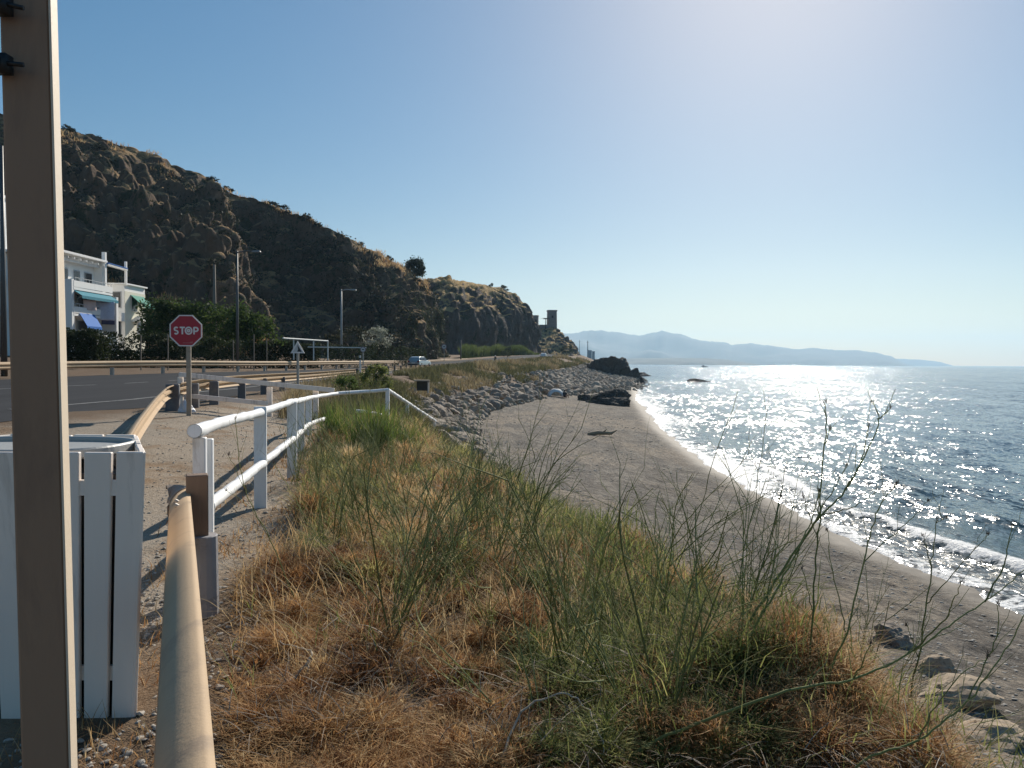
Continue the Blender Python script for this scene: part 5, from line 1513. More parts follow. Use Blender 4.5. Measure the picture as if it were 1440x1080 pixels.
def blob(name, c, rad, seed, amp, sub, mat, label, cat='rock', freq=1.2, rz=0.0, planes=9):
    bm = rock_bm(seed, sub, planes, 0.05)
    rz_ = Matrix.Rotation(rz, 3, 'Z')
    for v in bm.verts:
        d = v.co.copy(); n = d.normalized()
        k = 1 + amp * mnoise.fractal(n * freq * 2 + Vector((seed, 1, 2)), 0.8, 2.2, 6) + amp * 0.5 * (0.5 - abs(mnoise.noise(n * freq * 3 + Vector((0, seed, 0)))))
        v.co = rz_ @ Vector((d.x * rad[0] * k, d.y * rad[1] * k, d.z * rad[2] * k))
    me = bpy.data.meshes.new(name); bm.to_mesh(me); bm.free(); me.materials.append(mat)
    o = bpy.data.objects.new(name, me); COL.objects.link(o); o.location = c
    return props(o, label, cat)
hd = at(856, 530, 205)
blob('rock_outcrop', (hd.x, hd.y, 1.0), (5.4, 8, 5.9), 3, 0.20, 5, MATS['black_rock'], 'tall black rock outcrop at the far end of the beach', freq=1.0)
hd2 = at(880, 534, 203)
blob('rock_outcrop', (hd2.x, hd2.y, -0.3), (4.4, 6, 3.8), 9, 0.2, 5, MATS['black_rock'], 'lower black rock at the water edge, seaward end of the tall outcrop', freq=1.1)
b1 = at(852, 556, 100); b1.z = gz(b1.x, b1.y)
blob('beach_rock', (b1.x, b1.y, b1.z + 0.25), (2.6, 1.6, 1.35), 21, 0.22, 5, MATS['black_rock'], 'black flat topped rock on the sand, the rear one of the two', freq=1.2)
b2 = at(858, 563, 93); b2.z = gz(b2.x, b2.y)
blob('beach_rock', (b2.x, b2.y, b2.z + 0.1), (2.5, 1.2, 0.95), 27, 0.22, 5, MATS['black_rock'], 'low black rock on the sand nearest the camera, pointing at the water', freq=1.2, rz=-0.15)
b3 = at(822, 556, 97); b3.z = gz(b3.x, b3.y)
blob('beach_rock', (b3.x, b3.y, b3.z + 0.1), (0.95, 0.8, 0.6), 33, 0.2, 4, MATS['black_rock'], 'small dark rock at the left foot of the black rocks on the sand')
for (px, py, Y, r3, lab) in ((978, 535.5, 235, (2.6, 2.0, 1.0), 'dark rock standing alone in the glittering water'), (987, 536.5, 232, (2.2, 1.6, 0.4), 'low flat rock in the water just right of the lone dark rock'),
                            (896, 518, 330, (4.5, 4, 1.5), 'flat dark reef at the foot of the outcrop'), (912, 518.5, 330, (1.6, 2, 0.8), 'small dark reef rock right of the flat reef')):
    p = at(px, py, Y)
    blob('sea_rock', (p.x, p.y, 0.0), r3, int(px), 0.22, 4, MATS['black_rock'], lab)
# rocks on the near bank
def ground_hit(px, py):
    Y = 1.5
    while Y < 80:
        p = at(px, py, Y)
        if p.z <= gz(p.x, p.y): break
        Y += 0.03
    return p
for i, (px, py, Y, r3, lab) in enumerate(((1345, 985, 6.4, (0.62, 0.42, 0.24), 'tan rock on the bank at the bottom right, below the dark earth edge'), (1395, 1035, 5.6, (0.50, 0.42, 0.20), 'broad tan rock lowest on the bank in the bottom right corner'),
                                         (1313, 948, 6.8, (0.40, 0.25, 0.22), 'pale tan stone set in the bank edge above the tan rock'),
                                         (1258, 905, 6.3, (0.36, 0.36, 0.30), 'dark brown earthy rock at the bank edge beside the pale stone'), (375, 822, 5.4, (0.07, 0.10, 0.13), 'pale upright stone in the dry grass right of the grey sleeve'))):
    p = ground_hit(px, py); z = p.z + r3[2] * 0.15
    blob('bank_rock', (p.x, p.y, z), r3, 50 + i, 0.16, 4, MATS['brown_rock'] if i == 3 else MATS['tan_rock'], lab, planes=12)
# driftwood on the beach
p = at(845, 602, 52)
simple('drift_wood', (0.34, 0.25, 0.16), 0.9, 0.2, 8, 0.01, 20)
mb = MB(); z = gz(p.x, p.y)
mb.tube([(p.x - 0.9, p.y, z + 0.08), (p.x - 0.2, p.y + 0.1, z + 0.22), (p.x + 0.7, p.y - 0.1, z + 0.20), (p.x + 1.1, p.y, z + 0.42)], [0.12, 0.15, 0.11, 0.04], 8)
mb.tube([(p.x + 0.1, p.y, z + 0.2), (p.x + 0.4, p.y - 0.2, z + 0.5)], [0.07, 0.02], 6)
o = mb.build('driftwood', MATS['drift_wood'], None, True); props(o, 'tan piece of driftwood lying on the middle of the beach', 'driftwood')
# little boat out on the water
p = at(990, 514.2, 1300); p.z = 0
t = thing('boat', 'tiny motor boat far out on the glittering water near the horizon', 'boat', tuple(p))
mb = MB(); mb.add([(p.x - 5, p.y - 1.5, 1.4), (p.x + 4, p.y - 1.5, 1.3), (p.x + 6.5, p.y, 1.9), (p.x + 4, p.y + 1.5, 1.3), (p.x - 5, p.y + 1.5, 1.4), (p.x - 4.6, p.y - 1, -0.4), (p.x + 4, p.y - 0.8, -0.4), (p.x + 5.2, p.y, -0.4), (p.x + 4, p.y + 0.8, -0.4), (p.x - 4.6, p.y + 1, -0.4)],
    [(0, 1, 2, 3, 4), (9, 8, 7, 6, 5), (0, 5, 6, 1), (1, 6, 7, 2), (2, 7, 8, 3), (3, 8, 9, 4), (4, 9, 5, 0)])
mb.build('hull', MATS['far_grey'], t); MB().box((p.x - 1, p.y, 2.3), (3.5, 2, 1.8), taper=0.8).build('cabin', MATS['far_grey'], t)

# loose pebbles by the bin and on the path: scattered stone nobody could count
PV = []; PT = []; n0 = 0
for i in range(5200):
    if i < 2600:
        y = rr.uniform(2.0, 5.5); x = -0.443 * y + rr.gauss(-0.35, 0.45); r_ = rr.choice([0.004, 0.006, 0.008, 0.011, 0.014, 0.022])
    else:
        y = 5 * (22 / 5) ** rr.random(); x = -1.9 - rr.random() * (1.0 + y * 0.35); r_ = rr.uniform(0.005, 0.022)
    if bc.x - 0.9 < x < cr.x - 0.1 and 3.3 < y < 4.4: continue
    v, f = base_np[i % 6] if i % 3 == 0 else base_np[(i + 1) % 6]
    k = np.array([1, rr.uniform(0.7, 1.2), rr.uniform(0.5, 0.9)])
    M_ = np.array(Matrix.Rotation(rr.uniform(0, 6.28), 3, 'Z'))
    PV.append((v * r_ * k) @ M_.T + np.array([x, y, gz(x, y) + r_ * 0.25])); PT.append(f + n0); n0 += len(v)
rockmat('pebble_stone', (0.28, 0.25, 0.21), (0.52, 0.49, 0.44), (0.22, 0.18, 0.14), 0.004, 12)
props(mesh_np('pebbles', np.concatenate(PV), None, MATS['pebble_stone'], None, False, None, np.concatenate(PT)), 'loose pale pebbles on the path and under the guardrail', 'pebbles', None, 'stuff')
# stones lying on the beach
PV = []; PT = []; n0 = 0
for i in range(8000):
    y = 6 * (75 / 6) ** rr.random()
    cx, cz, tx, sx, rx, rz, lx, lz = [float(v) for v in lines(y)]
    x = tx + (sx - 1.2 - tx) * rr.random() ** 1.3
    if vn(np.array([x * 0.5]), np.array([y * 0.3]), 77)[0] < 0.42: continue
    r_ = rr.choice([0.010, 0.014, 0.02, 0.03]) * (1 + y / 40)
    v, f = base_np[i % 6]
    PV.append(v * r_ * np.array([1.2, 1, 0.5]) + np.array([x, y, gz(x, y) + r_ * 0.12])); PT.append(f + n0); n0 += len(v)
props(mesh_np('beach_stones', np.concatenate(PV), None, MATS['pebble_stone'], None, False, None, np.concatenate(PT)), 'dark stones strewn over the grey beach', 'stones', None, 'stuff')
# ------------------------------------------------------------------ plants
leafmat('dry_grass_leaf', [(0.0, (0.12, 0.055, 0.026)), (0.3, (0.34, 0.17, 0.070)), (0.65, (0.54, 0.34, 0.155)), (1.0, (0.72, 0.57, 0.33))], 0.42)
leafmat('weed_leaf', [(0.0, (0.045, 0.062, 0.022)), (0.35, (0.14, 0.175, 0.052)), (0.7, (0.32, 0.33, 0.11)), (1.0, (0.56, 0.49, 0.21))], 0.45)
leafmat('twig_wood', [(0.0, (0.055, 0.045, 0.038)), (0.5, (0.16, 0.125, 0.095)), (0.85, (0.30, 0.245, 0.185)), (1.0, (0.50, 0.43, 0.34))], 0.0)
leafmat('stalk_green', [(0.0, (0.070, 0.085, 0.036)), (0.5, (0.20, 0.225, 0.08)), (0.8, (0.36, 0.36, 0.155)), (1.0, (0.18, 0.13, 0.10))], 0.05)
leafmat('hedge_leaf', [(0.0, (0.015, 0.022, 0.010)), (0.5, (0.045, 0.060, 0.022)), (0.85, (0.085, 0.105, 0.036)), (1.0, (0.15, 0.16, 0.06))], 0.30)
leafmat('tree_leaf', [(0.0, (0.020, 0.034, 0.012)), (0.5, (0.060, 0.095, 0.024)), (0.85, (0.13, 0.18, 0.045)), (1.0, (0.19, 0.23, 0.07))], 0.40)
leafmat('pale_leaf', [(0.0, (0.05, 0.065, 0.04)), (0.35, (0.15, 0.17, 0.12)), (0.7, (0.45, 0.46, 0.38)), (1.0, (0.70, 0.69, 0.62))], 0.35)
leafmat('scrub_leaf', [(0.0, (0.020, 0.022, 0.014)), (0.5, (0.045, 0.048, 0.025)), (0.85, (0.085, 0.080, 0.042)), (1.0, (0.17, 0.13, 0.07))], 0.25)
leafmat('vine_leaf', [(0.0, (0.035, 0.045, 0.020)), (0.5, (0.085, 0.095, 0.045)), (0.85, (0.14, 0.14, 0.075)), (1.0, (0.21, 0.185, 0.11))], 0.25)
leafmat('reed_leaf', [(0.0, (0.045, 0.070, 0.020)), (0.5, (0.095, 0.130, 0.040)), (1.0, (0.19, 0.21, 0.08))], 0.4)
leafmat('palm_leaf', [(0.0, (0.030, 0.060, 0.014)), (0.5, (0.085, 0.150, 0.030)), (0.85, (0.16, 0.23, 0.05)), (1.0, (0.28, 0.26, 0.08))], 0.45)
simple('bark', (0.10, 0.075, 0.055), 0.9, 0.3, 5, 0.02, 12)

def blades(P, h, lean, width, tint, nseg=3, az=None, power=1.7, droop=0.0, rgen=None, kink=0.0):
    rgen = rgen or RG
    n = len(P)
    if az is None: az = rgen.uniform(0, 2 * np.pi, n)
    fa = az + np.pi / 2 + rgen.uniform(-0.8, 0.8, n)
    d = np.stack([np.cos(az), np.sin(az), np.zeros(n)], 1)
    s = np.stack([np.cos(fa), np.sin(fa), np.zeros(n)], 1)
    ts = np.linspace(0, 1, nseg + 1)
    V = np.zeros((n, 2 * (nseg + 1), 3)); T = np.zeros((n, 2 * (nseg + 1)))
    for i, t_ in enumerate(ts):
        up = h * (t_ - droop * t_ ** 2.5)
        c = P + np.stack([np.zeros(n), np.zeros(n), up], 1) + d * (h * lean * t_ ** power)[:, None]
        if kink and i: c = c + rgen.normal(0, 1, (n, 3)) * (h * kink)[:, None]
        w = (width * (1 - 0.88 * t_ ** 1.4))[:, None] * 0.5
        V[:, 2 * i] = c - s * w; V[:, 2 * i + 1] = c + s * w
        T[:, 2 * i] = T[:, 2 * i + 1] = np.clip(tint + 0.18 * t_ - 0.05, 0, 1)
    b = (np.arange(n) * 2 * (nseg + 1))[:, None]
    q = []
    for i in range(nseg):
        q.append(np.concatenate([b + 2 * i, b + 2 * i + 1, b + 2 * i + 3, b + 2 * i + 2], 1))
    return V.reshape(-1, 3), np.concatenate(q), T.ravel()
def leaves(P, size, tint, flat=0.0, asp=0.45, rgen=None):
    """four-cornered leaves at P with random facing"""
    rgen = rgen or RG
    n = len(P)
    a = rgen.normal(0, 1, (n, 3)); a[:, 2] *= (1 - flat); a /= np.linalg.norm(a, axis=1, keepdims=True)
    b = np.cross(a, rgen.normal(0, 1, (n, 3))); b /= np.maximum(np.linalg.norm(b, axis=1, keepdims=True), 1e-6)
    s = (size * np.ones(n))[:, None]
    V = np.stack([P - a * s * 0.5, P + b * s * asp * 0.5 - a * s * 0.05, P + a * s * 0.5, P - b * s * asp * 0.5 - a * s * 0.05], 1)
    q = (np.arange(n) * 4)[:, None] + np.arange(4)[None]
    return V.reshape(-1, 3), q, np.repeat(np.clip(tint, 0, 1), 4)
class PM:
    def __init__(s): s.V = []; s.Q = []; s.T = []; s.n = 0
    def add(s, r):
        s.V.append(r[0]); s.Q.append(r[1] + s.n); s.T.append(r[2]); s.n += len(r[0]); return s
    def build(s, name, mat, parent=None, off=(0, 0, 0)):
        return mesh_np(name, np.concatenate(s.V) - np.array(off), np.concatenate(s.Q), mat, parent, False, {'tint': np.concatenate(s.T)})
def clump_cloud(c, rad, nclump, nleaf, size, seed, tint0=0.2, tvar=0.5, shell=0.5, lobes=0.32, flatb=-0.6):
    """leaf clumps spread through an uneven crown: gaps between clumps, every clump a little lighter or darker"""
    g_ = np.random.default_rng(seed)
    P = []; T = []
    for k in range(nclump):
        d = g_.normal(0, 1, 3); d /= np.linalg.norm(d)
        if d[2] < flatb: d[2] = -d[2]
        r_ = g_.uniform(shell, 1.0) ** 0.6
        cc = np.array(c) + d * np.array(rad) * r_
        cr_ = lobes * g_.uniform(0.5, 1.15)
        n = int(nleaf * g_.uniform(0.6, 1.3))
        q = g_.normal(0, 0.5, (n, 3)) * np.array(rad) * cr_
        P.append(cc + q); T.append(np.clip(tint0 + tvar * g_.random() + g_.normal(0, 0.12, n), 0, 1))
    P = np.concatenate(P); T = np.concatenate(T)
    return leaves(P, size * g_.uniform(0.6, 1.4, len(P)), T, 0.2, 0.5, g_)
def tree(name, label, base, top, rad, seed, mat, size, nclump=46, nleaf=55, group=None, lean=0.0, tint0=0.2, cat='tree'):
    base = Vector(base); c = Vector((base.x + lean, base.y, top - rad[2] * 0.9))
    t = thing(name, label, cat, base, 0, group)
    rr_ = random.Random(seed)
    mb = MB()
    r0 = 0.09 + 0.03 * rad[0]
    fork = base.lerp(c, 0.45)
    mb.tube([base - Vector((0, 0, 0.2)), base.lerp(fork, 0.5) + Vector((rr_.uniform(-.1, .1), 0, 0)), fork], [r0, r0 * 0.8, r0 * 0.65], 7)
    for k in range(6):
        a = k * 1.05 + rr_.random()
        e = c + Vector((math.cos(a) * rad[0] * 0.6, math.sin(a) * rad[1] * 0.6, rr_.uniform(-0.2, 0.5) * rad[2]))
        mb.tube([fork, fork.lerp(e, 0.5) + Vector((0, 0, rr_.uniform(0, 0.3))), e], [r0 * 0.5, r0 * 0.3, r0 * 0.1], 5)
    mb.build('trunk', MATS['bark'], t, True)
    PM().add(clump_cloud(c, rad, nclump, nleaf, size, seed, tint0)).build('crown', mat, t, base)
    return t

# trees behind the hedge
for i, (px, pt, pb, Y, rx, lab) in enumerate(((226, 424, 500, 66, 2.0, 'dark green tree right beside the smaller white house'), (252, 430, 500, 67, 2.6, 'dark green tree directly above the stop sign'),
        (292, 432, 500, 68, 2.4, 'dark green tree with a yellowish top, between the stop sign and the tall lamp'), (326, 434, 500, 66, 2.2, 'green tree right behind the tall lamp column'),
        (358, 446, 502, 67, 2.3, 'paler green tree, rightmost of the row behind the hedge'))):
    b = at(px, pb, Y); tp = at(px, pt, Y)
    b.z = gz(b.x, b.y)
    tree('tree', lab, b, tp.z, (rx, 2.0, (tp.z - b.z) * 0.42), 100 + i, MATS['tree_leaf'], 0.26, 60, 60, 'trees behind the hedge', 0, 0.15 + 0.08 * (i == 4))
# hedge along the far side of the road, five lengths with a gap or a change of height between them
def hedge(pts, hts, label, seed, n=9000, mat='hedge_leaf', size=0.17, tint0=0.05, thick=0.6):
    g_ = np.random.default_rng(seed)
    P = np.array([tuple(p) for p in pts])
    L = np.concatenate([[0], np.cumsum(np.linalg.norm(np.diff(P[:, :2], axis=0), axis=1))])
    s_ = g_.uniform(0, L[-1], n)
    x = np.interp(s_, L, P[:, 0]); y = np.interp(s_, L, P[:, 1]); ztop = np.interp(s_, L, np.array(hts))
    zb = zg(x, y, False) - 0.1
    ztop = ztop + (fbm(s_ * 0.9 + seed, s_ * 0 + 2, 5, 3) - 0.5) * 0.9
    v_ = g_.random(n) ** 0.8
    z = zb + (ztop - zb) * v_
    off = g_.normal(0, 1, n) * thick * (0.75 + 0.5 * fbm(s_ * 1.3, z * 1.5, seed, 3))
    y = y + np.clip(off, -1.6 * thick, 1.6 * thick)
    gap = fbm(s_ * 0.55 + seed * 3, z * 0.9, 91, 3)
    keep = (gap > 0.36) | (g_.random(n) < 0.25)
    t = thing('hedge', label, 'hedge', tuple(P[len(P) // 2] * np.array([1, 1, 0]) + np.array([0, 0, float(zb.min())])))
    Pk = np.stack([x, y, z], 1)[keep]
    tn = tint0 + 0.45 * fbm(s_ * 1.8, z * 1.8, seed + 4, 3)[keep] + g_.normal(0, 0.10, len(Pk))
    PM().add(leaves(Pk, size * g_.uniform(0.6, 1.5, len(Pk)), tn, 0.1, 0.55, g_)).build('foliage', MATS[mat], t, tuple(t.location))
    return t
def HP(px, Y): return at(px, 495, Y)
for i, (seg, lab, kw) in enumerate((
        (((60, 46, 470), (110, 48, 462), (150, 50, 470)), 'dark clipped hedge below the house with washing', {}),
        (((155, 51, 471), (205, 54, 471), (250, 57, 477)), 'dark hedge below the smaller white house, left of the stop sign', {}),
        (((255, 57, 476), (300, 60, 478), (345, 63, 480)), 'ragged brownish hedge between the stop sign and the tall lamp', dict(tint0=0.22, n=5200)),
        (((352, 64, 481), (405, 68, 480), (450, 72, 484)), 'dark hedge behind the triangular warning sign', {}),
        (((455, 73, 485), (500, 80, 486), (552, 96, 486), (600, 118, 492)), 'low dark hedge under the white flowering bush', {}))):
    pts = [HP(a, b) for a, b, c in seg]; hts = [at(a, c, b).z for a, b, c in seg]
    hedge(pts, hts, lab, 200 + i, **kw)
# wire fence posts standing in front of the hedge
for i, (px, pt, Y) in enumerate(((198, 472, 48), (236, 470, 50), (328, 478, 56), (357, 470, 58), (375, 478, 59))):
    a = at(px, pt, Y); b = gz(a.x, a.y)
    props(MB().tube([(a.x, a.y, b - 0.1), (a.x, a.y, a.z)], 0.04, 6).build('fence_post', MATS['pole_wood']), 'thin weathered fence post standing against the roadside hedge', 'fence post', 'fence posts along the hedge')
# white flowering bush, rounded green bushes at the verge
b = at(531, 503, 92); b.z = gz(b.x, b.y)
t = tree('flowering_bush', 'bush covered in whitish flowers below the dark hillside', b, at(531, 462, 92).z, (1.9, 1.6, 1.5), 301, MATS['pale_leaf'], 0.24, 40, 46, None, 0, 0.30, 'bush')
b = at(497, 503, 98); b.z = gz(b.x, b.y)
tree('bush', 'dull green bush left of the white flowering bush at the hill foot', b, at(480, 462, 98).z, (3.6, 2.0, 1.6), 302, MATS['scrub_leaf'], 0.3, 40, 40, None, 0, 0.3, 'bush')
def bush(name, label, px, pt, pb, Y, wpx, seed, mat, size, nclump=34, nleaf=60, tint0=0.2, cat='bush'):
    b = at(px, pb, Y); b.z = min(b.z + 0.2, gz(b.x, b.y)); top = at(px, pt, Y).z
    w = wpx / F * Y / 2
    t = thing(name, label, cat, b)
    mb = MB(); rr_ = random.Random(seed)
    for k in range(6):
        e = b + Vector((rr_.uniform(-0.7, 0.7) * w, rr_.uniform(-0.5, 0.5) * w, (top - b.z) * rr_.uniform(0.5, 0.9)))
        mb.tube([b - Vector((0, 0, 0.1)), b.lerp(e, 0.5), e], [0.04, 0.025, 0.008], 5)
    mb.build('stems', MATS['bark'], t, True)
    hh = (top - b.z)
    PM().add(clump_cloud((b.x, b.y, b.z + hh * 0.45), (w, w * 0.8, hh * 0.5), nclump, nleaf, size, seed, tint0)).build('foliage', MATS[mat], t, tuple(b))
    return t
bush('bush', 'rounded olive bush against the near guardrail, right of its grey posts', 529, 512, 545, 36, 40, 310, 'weed_leaf', 0.10, 40, 70, 0.15)
bush('bush', 'low bright green bush under the near guardrail, left of the olive bush', 490, 529, 548, 30, 44, 311, 'tree_leaf', 0.09, 30, 60, 0.5)
bush('hanging_shrub', 'dark green shrub hanging down the embankment below the white car', 766, 513, 533, 215, 14, 312, 'hedge_leaf', 0.34, 26, 40, 0.1, 'shrub')
bush('bush', 'dark shrub at the foot of the headland below the tower', 797, 484, 499, 330, 18, 313, 'hedge_leaf', 0.5, 24, 40, 0.1)
bush('bush', 'dark bush in the middle of the reed bed', 714, 487, 503, 232, 16, 314, 'hedge_leaf', 0.4, 24, 40, 0.35)
# reeds along the foot of the far cliff
g_ = np.random.default_rng(55)
n = 9000
f_ = g_.random(n)
px = 648 + f_ * 110; Yr = 196 + f_ * 92 + g_.uniform(-5, 6, n)
P = np.array([tuple(at(a, 500, b)) for a, b in zip(px, Yr)])
P[:, 2] = zg(P[:, 0], P[:, 1], False) - 0.1
hh = (3.6 * (0.55 + 0.75 * fbm(px * 0.09, Yr * 0.02, 66, 3))) * g_.uniform(0.6, 1.1, n) * np.clip((758 - px) / 26, 0.25, 1)
props(PM().add(blades(P, hh, g_.uniform(0.05, 0.45, n), 0.22 * np.ones(n), 0.15 + 0.6 * fbm(px * 0.16, Yr * 0.05, 71, 3) + g_.normal(0, 0.1, n), 3, rgen=g_)).build('reed_bed', MATS['reed_leaf']), 'bright green reeds along the foot of the far cliff', 'reeds', None, 'stuff')

# lone tree on the ridge, and shrubs along the skyline
b = at(584, 389, 196); _c = HV[240:312, 106:122].reshape(-1, 3); _k = _c[np.argmin(np.abs(_c[:, 0] / _c[:, 1] - b.x / b.y) * 400 - _c[:, 2] * 0.25)]; b = Vector(_k) - Vector((0, 0, 0.5))
tree('ridge_tree', 'dark rounded lone tree on the ridge against the sky', b, b.z + 4.7, (2.5, 2.4, 2.7), 401, MATS['hedge_leaf'], 0.50, 85, 60, None, -0.3, 0.05)
b = at(767.5, 459, 414); b.z -= 0.3
t = thing('palm_tree', 'lone palm on the headland between the ruin and the tower', 'tree', b)
MB().tube([b - Vector((0, 0, 1)), at(767.5, 449, 414)], [0.32, 0.24], 6).build('trunk', MATS['bark'], t, True)
cpt = at(767.5, 449, 414); n = 160
P = np.repeat(np.array([tuple(cpt)]), n, 0)
PM().add(blades(P, RG.uniform(0.8, 2.2, n), RG.uniform(0.6, 2.0, n), np.full(n, 0.4), RG.uniform(0, 0.4, n), 3, droop=0.9)).build('crown', MATS['hedge_leaf'], t, tuple(b))
protos = []
for k in range(4):
    g2 = np.random.default_rng(500 + k)
    pm = PM().add(clump_cloud((0, 0, 0.45), (0.9, 0.9, 0.55), 16, 34, 0.24, 500 + k, 0.05, 0.4, 0.3, 0.4))
    o = pm.build('hill_shrub', MATS['scrub_leaf']); protos.append(o)
def put_shrub(p, s, k, label, group, first=[set()]):
    o = protos[k]
    if k in first[0]:
        o = o.copy(); COL.objects.link(o)
    first[0].add(k)
    o.location = p; o.scale = (s * random.uniform(0.8, 1.3), s, s * random.uniform(0.7, 1.1)); o.rotation_euler = (0, 0, random.uniform(0, 6))
    props(o, label, 'shrub', group)
k = 0
for i in range(30):
    u_ = int(random.choice([random.uniform(60, 84), random.uniform(60, 200), random.uniform(172, 212), random.uniform(125, 215), random.uniform(215, 245)])); v_ = 119 + random.randint(-3, 2)
    p = Vector(HV[min(u_, 329), v_]); s = random.choice([0.5, 0.7, 1.0, 1.4, 1.9])
    put_shrub(p - Vector((0, 0, 0.15 * s)), s, k % 4, 'dark rounded shrub growing along the skyline of the big hill', 'shrubs on the hill skyline'); k += 1
for i in range(46):
    u_ = random.randint(70, 310); v_ = random.randint(18, 112)
    p = Vector(HV[u_, v_]); s = random.choice([0.7, 1.0, 1.3, 1.7])
    put_shrub(p + Vector((0, -0.1, -0.1)), s, k % 4, 'dark shrub clinging to the rocky face of the big hill', 'shrubs on the hill face'); k += 1
for i in range(16):
    u_ = random.randint(40, 150); v_ = random.randint(88, 96)
    p = Vector(CV2[u_, v_]); s = random.choice([0.8, 1.2, 1.6])
    put_shrub(p - Vector((0, 0, 0.1)), s, k % 4, 'small dark shrub on the grassy top of the far cliff', 'shrubs on the far cliff top'); k += 1
# low scrub and dry grass tufts covering the hill face
g_ = np.random.default_rng(77)
n = 5200
uu = g_.integers(40, 325, n); vv_ = g_.integers(4, 122, n)
C0 = HV[uu, vv_]
dens = fbm(uu * 0.06, vv_ * 0.07, 81, 3) + 0.22 * ((uu > 146) & (uu < 228) & (vv_ < 112)) - 0.07 * (uu < 140) - 0.25 * (vv_ > 112)
keep = dens > 0.50
C0 = C0[keep]; n = len(C0)
P = np.repeat(C0, 14, 0) + g_.normal(0, 1, (n * 14, 3)) * np.array([0.55, 0.55, 0.35])
tn = np.repeat(g_.uniform(0.0, 0.55, n), 14) + g_.normal(0, 0.08, n * 14)
props(PM().add(leaves(P, 0.55 * g_.uniform(0.5, 1.4, len(P)), tn, 0.2, 0.6, g_)).build('hillside_scrub', MATS['scrub_leaf']), 'dark low scrub covering the shaded hill face', 'scrub', None, 'stuff')
uu = g_.integers(40, 325, 9000); vv_ = g_.integers(60, 128, 9000)
keep = (fbm(uu * 0.05 + 9, vv_ * 0.09, 83, 3) > 0.50) & (vv_ > 100 + 14 * fbm(uu * 0.08, uu * 0 + 3, 85, 2))
C0 = HV[uu[keep], vv_[keep]]; n = len(C0)
P = np.repeat(C0, 5, 0) + g_.normal(0, 1, (n * 5, 3)) * np.array([0.5, 0.5, 0.12])
props(PM().add(blades(P, g_.uniform(0.3, 0.9, len(P)), g_.uniform(0.1, 0.9, len(P)), np.full(len(P), 0.16), g_.uniform(0.35, 0.95, len(P)), 2, rgen=g_)).build('hill_grass', MATS['dry_grass_leaf']), 'dry tan grass on the upper slopes of the hill', 'grass', None, 'stuff')
# golden grass on the lower slope behind the houses
uu = g_.integers(58, 128, 9000); vv_ = g_.integers(6, 50, 9000)
keep = (vv_ < 48 - (uu - 58) * 0.50 + 10 * (fbm(uu * 0.2, vv_ * 0.2, 87, 3) - 0.5)) & (vv_ > 10 + 0 * uu)
C0 = HV[uu[keep], vv_[keep]]; n = len(C0)
P = np.repeat(C0, 6, 0) + g_.normal(0, 1, (n * 6, 3)) * np.array([0.5, 0.5, 0.12])
props(PM().add(blades(P, g_.uniform(0.3, 0.9, len(P)), g_.uniform(0.1, 0.9, len(P)), np.full(len(P), 0.16), g_.uniform(0.2, 0.8, len(P)), 2, rgen=g_)).build('slope_grass', MATS['dry_grass_leaf']), 'golden dry grass on the lower slope behind the white houses', 'grass', None, 'stuff')
# vines hanging over the last cliff of the big hill
PV = []; TV = []
for i in range(230):
    u_ = int(g_.integers(238, 322)); v1 = int(g_.integers(50, 116)); ln = int(g_.integers(20, 85))
    v0 = max(3, v1 - ln); tcol = g_.uniform(0.1, 0.75)
    if fbm(np.array([u_ * 0.22]), np.array([1.0]), 93, 3)[0] < 0.44: continue
    for v_ in range(v0, v1):
        nl_ = 6
        du_ = 0 if u_ < 2 else int(round((v1 - v_) * 0.03))
        c = HV[min(u_ + du_, 327), v_]
        PV.append(c + g_.normal(0, 1, (nl_, 3)) * np.array([0.26, 0.26, 0.3]) + np.array([0.12, -0.22, 0])); TV.append(np.full(nl_, tcol) + g_.normal(0, 0.1, nl_))
PV = np.concatenate(PV); TV = np.concatenate(TV)
props(PM().add(leaves(PV, 0.42 * g_.uniform(0.5, 1.3, len(PV)), TV, -0.5, 0.4, g_)).build('hanging_vines', MATS['vine_leaf']), 'olive vines hanging down the cliff above the road', 'vines', None, 'stuff')

# grass on the embankment between the guardrail and the boulders, and along the verges
g_ = np.random.default_rng(88)
n = 52000
Yb = 20 * (260 / 20) ** g_.random(n)
cx, cz, tx, sx, rx, rz, lx, lz = lines(Yb)
s_ = g_.random(n)
xa = np.where(Yb < 34, cx - 3.2, rx + 0.9); xb = cx + (tx - cx) * np.where(Yb < 40, 0.80, np.where(Yb < 120, 0.58, 0.36))
Xb = xa + (xb - xa) * s_
Zb = zg(Xb, Yb)
m1 = fbm(Xb * 0.20, Yb * 0.07, 101, 3); keep = m1 > 0.40
hh = 0.45 * (0.6 + 1.1 * m1) * g_.uniform(0.5, 1.4, n) * np.clip(0.7 + Yb / 160, 0.7, 1.7)
wd_ = 0.010 + Yb * 0.0011
green = fbm(Xb * 0.25 + 5, Yb * 0.05, 111, 3)
P = np.stack([Xb, Yb, Zb - 0.03], 1)
kg = keep & (green > 0.52); kd = keep & ~(green > 0.52)
props(PM().add(blades(P[kg], hh[kg] * 0.9, g_.uniform(0.1, 0.8, kg.sum()), wd_[kg], 0.1 + 0.8 * g_.random(kg.sum()), 2, rgen=g_)).build('verge_weeds', leafmat('verge_olive', [(0.0, (0.045, 0.048, 0.022)), (0.5, (0.11, 0.11, 0.048)), (1.0, (0.24, 0.22, 0.105))], 0.3)), 'olive green weeds along the top of the road embankment', 'weeds', None, 'stuff')
